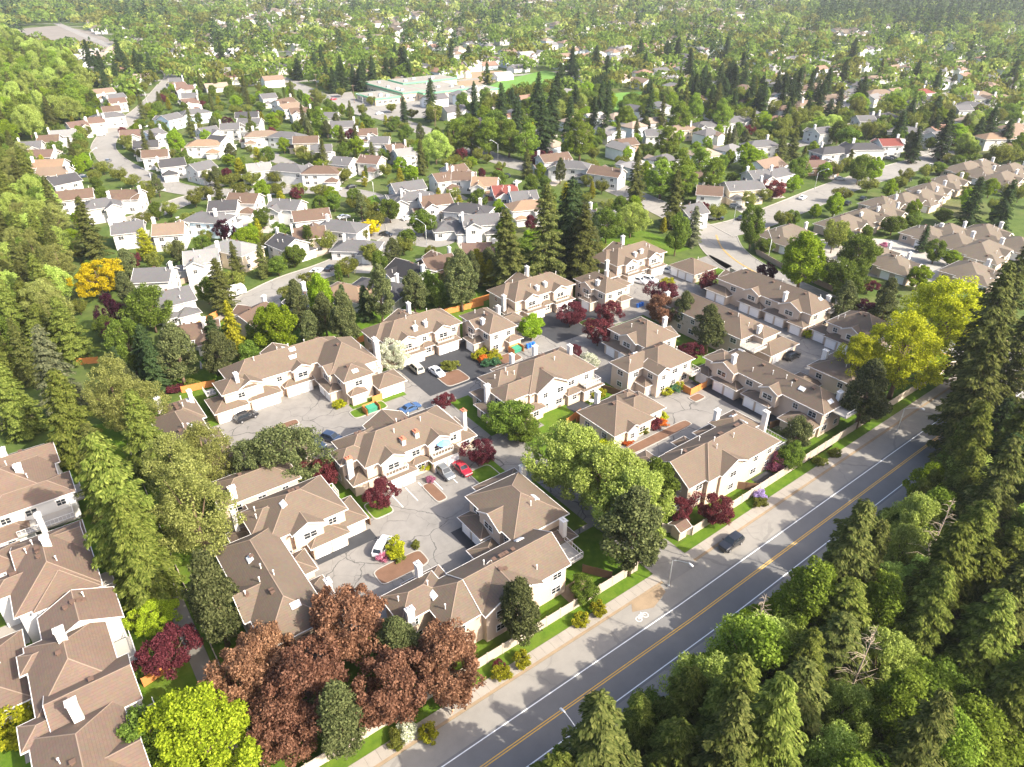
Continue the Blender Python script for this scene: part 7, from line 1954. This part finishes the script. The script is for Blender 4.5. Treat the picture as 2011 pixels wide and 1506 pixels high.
def dumpster(x, y, rz, label):
    e = empty('dumpster', (x, y, 0.03), rz); tag(e, label, 'dumpster', 'green dumpsters')
    b = MB()
    P0 = [(-1, -.6, .1), (1, -.6, .1), (1, .6, .1), (-1, .6, .1)]; P1 = [(-1.05, -.75, 1.1), (1.05, -.75, 1.1), (1.05, .7, 1.3), (-1.05, .7, 1.3)]
    b.poly(P0[::-1])
    for i in range(4): j = (i + 1) % 4; b.poly([P0[i], P0[j], P1[j], P1[i]])
    b.build('bin', M['dumpster'], e)
    for s in (-1, 1):
        l = MB(); l.poly([(s * 0.5 - 0.5, -.78, 1.12), (s * 0.5 + 0.5, -.78, 1.12), (s * 0.5 + 0.5, .72, 1.33), (s * 0.5 - 0.5, .72, 1.33)]); l.poly([(s * 0.5 - 0.5, .72, 1.28), (s * 0.5 + 0.5, .72, 1.28), (s * 0.5 + 0.5, -.78, 1.07), (s * 0.5 - 0.5, -.78, 1.07)]); l.build('lid', M['dumpster'], e)
    w = MB(); w.box(-1.5, -1.42, -1, 1, 0, 1.5); w.box(1.42, 1.5, -1, 1, 0, 1.5); w.box(-1.42, 1.42, .92, 1, 0, 1.5); w.build('enclosure', M['cedar_new'], e)
dumpster(48.2, 112.6, 0.05, 'green dumpster in an orange enclosure by the left block')
dumpster(86.6, 115.4, 0.05, 'green dumpster in an orange enclosure beside the yellow shrubs')
def blue_bin(x, y, rz, label, group):
    e = empty('recycling_bin', (x, y, 0.03), rz); tag(e, label, 'bin', group)
    b = MB(); b.box(-.26, .26, -.3, .3, .1, 1.0); b.build('bin', M['binblue'], e)
    l = MB(); l.box(-.3, .3, -.34, .36, 1.0, 1.08); l.build('lid', M['binblue'], e)
    for s in (-1, 1):
        w = MB(); w.tube([(s * .2 - .04, .3, .1), (s * .2 + .04, .3, .1)], .1, 8); w.build('wheel', M['rubber'], e)
for q in range(3):
    blue_bin(89.8 + q * 0.85, 115.2, 0.1 * q, 'blue recycling bin, %s of three beside the yellow shrub block' % ('left', 'middle', 'right')[q], 'blue bins')
    blue_bin(126.6 + q * 0.85, 116.0, 0.1 * q, 'blue recycling bin, %s of three behind the plum trees' % ('left', 'middle', 'right')[q], 'blue bins')
# parasol on the balcony
e = empty('parasol', (50.6, 88.6, 3.17)); tag(e, 'open blue parasol on the townhouse balcony', 'parasol')
b = MB(); b.tube([(0, 0, 0), (0, 0, 2.3)], 0.03, 6); b.build('pole', M['trim'], e)
b = MB(); ap = (0, 0, 2.45)
for k in range(8):
    a0, a1 = k * math.pi / 4, (k + 1) * math.pi / 4
    b.poly([ap, (1.35 * math.cos(a0), 1.35 * math.sin(a0), 1.95), (1.35 * math.cos(a1), 1.35 * math.sin(a1), 1.95)])
b.build('canopy', M['parasol'], e)
# camper beside the cul-de-sac
e = empty('camper_trailer', (44.5, 186.2, 0), 0.1); tag(e, 'white camper trailer parked beside the pale grey roofed house', 'trailer')
b = MB()
prof = [(-3, .5), (3, .5), (3.2, 1.4), (2.8, 2.7), (-2.9, 2.7), (-3.1, 1.4)]
b.poly([(x, -1.15, z) for x, z in prof]); b.poly([(x, 1.15, z) for x, z in prof[::-1]])
for i in range(6): j = (i + 1) % 6; b.poly([(prof[i][0], 1.15, prof[i][1]), (prof[j][0], 1.15, prof[j][1]), (prof[j][0], -1.15, prof[j][1]), (prof[i][0], -1.15, prof[i][1])])
b.build('body', M['wall_white'], e)
for q in (-1.6, 0.9): wo = link('window', WIN, e, (q, -1.154, 1.5), 0, (1.1, 1, .7)); link('pane', PANE, wo)
d = link('door', DOOR, e, (2.1, -1.154, 0.6), 0, (.7, 1, 1.8))
for q in (-.45, .45): w = link('tyre', CARM['wheel'][0], e, (q, -1.0, .33)); w = link('tyre', CARM['wheel'][0], e, (q, 1.0, .33))
for i, (x, y, lab) in enumerate(((85.6, 88.4, 'round white patio table beside the central block'),)):
    e = empty('patio_table', (x, y, 0.07)); tag(e, lab, 'table')
    b = MB(); b.tube([(0, 0, .7), (0, 0, .75)], .6, 16); b.build('top', M['trim'], e)
    for a in range(4): l = MB(); l.tube([(.4 * math.cos(a * 1.57), .4 * math.sin(a * 1.57), 0), (.1 * math.cos(a * 1.57), .1 * math.sin(a * 1.57), .7)], .025, 5); l.build('leg', M['trim'], e)

# ------------------------------------------------------------------ the walker on the sidewalk
def person(x, y, z, rz):
    me = bpy.data.meshes.new('body')
    J = [(0, 0, .92), (0, 0, 1.12), (0, .0, 1.38), (0.02, 0, 1.52), (0.03, 0, 1.62), (0.03, 0, 1.74),      # pelvis..head
         (0, .19, 1.40), (-.1, .26, 1.14), (0.05, .25, .92), (0, -.19, 1.40), (.12, -.26, 1.15), (.28, -.22, .98),
         (0, .10, .88), (.16, .11, .50), (.10, .11, .09), (.24, .12, .04), (0, -.10, .88), (-.08, -.11, .50), (-.30, -.11, .14), (-.20, -.11, .04)]
    R = [.15, .13, .16, .06, .09, .08, .075, .055, .04, .075, .055, .04, .095, .07, .05, .05, .095, .07, .05, .05]
    Ed = [(0, 1), (1, 2), (2, 3), (3, 4), (4, 5), (2, 6), (6, 7), (7, 8), (2, 9), (9, 10), (10, 11), (0, 12), (12, 13), (13, 14), (14, 15), (0, 16), (16, 17), (17, 18), (18, 19)]
    me.from_pydata(J, Ed, [])
    e = empty('person', (x, y, z), rz); tag(e, 'person walking on the sidewalk in dark top and peach shorts', 'person')
    o = link('body', me, e); me.materials.append(M['skin'])
    o.modifiers.new('skin', 'SKIN'); sv = me.skin_vertices[0].data
    for i, r in enumerate(R): sv[i].radius = (r, r)
    sv[0].use_root = True
    s = o.modifiers.new('sub', 'SUBSURF'); s.levels = 1; s.render_levels = 2
    t = MB(); t.tube([(0, 0, .95), (0, 0, 1.2), (0, 0, 1.42), (0.01, 0, 1.5)], [.165, .165, .215, .09], 12); t.tube([(0, .17, 1.42), (-.1, .27, 1.12)], [.1, .08], 8); t.tube([(0, -.17, 1.42), (.12, -.27, 1.13)], [.1, .08], 8); t.build('shirt', M['dark_cloth'], e, smooth=True)
    t = MB(); t.tube([(0, .09, .98), (.12, .11, .56)], [.13, .11], 10); t.tube([(0, -.09, .98), (-.07, -.11, .56)], [.13, .11], 10); t.build('shorts', M['peach_cloth'], e, smooth=True)
    t = MB(); t.tube([(0.0, 0, 1.64), (0.01, 0, 1.72), (0.01, 0, 1.80), (0.01, 0, 1.83)], [.09, .115, .09, .03], 10); t.build('hair', M['hair'], e, smooth=True)
person(25.6, 46.6, 0.10, 0.1)

# ------------------------------------------------------------------ same looking neighbours in small groups get their place in the row
lab = defaultdict(list)
for o in COL.objects:
    if o.parent is None and 'label' in o and o.get('kind') is None: lab[o['label']].append(o)
for k, os_ in lab.items():
    if 2 <= len(os_) <= 14:
        os_.sort(key=lambda o: to_px(o.location[0], o.location[1], 3)[0])
        words = ['leftmost', 'second from left', 'third from left', 'fourth from left', 'fifth from left', 'sixth from left', 'seventh from left', 'eighth from left', 'ninth from left', 'tenth from left', 'eleventh from left', 'twelfth from left', 'thirteenth from left', 'rightmost']
        for i, o in enumerate(os_): o['label'] = k + ', ' + (words[i] if i < len(os_) - 1 else 'rightmost')

# ------------------------------------------------------------------ haze: one closed box of even, thin air
hb = MB(); hb.box(-2900, 5900, -2400, 5900, -1.5, 80.5)
t = NT('haze_air'); pv = t.n('ShaderNodeVolumePrincipled')
pv.inputs['Color'].default_value = (0.92, 0.95, 1.0, 1); pv.inputs['Density'].default_value = 0.00011; pv.inputs['Anisotropy'].default_value = 0.35
t.l(pv.outputs[0], t.out.inputs['Volume'])
tag(hb.build('haze', t.m), 'thin pale haze lying over the whole town', 'haze', kind='stuff')
SC.cycles.volume_bounces = 0
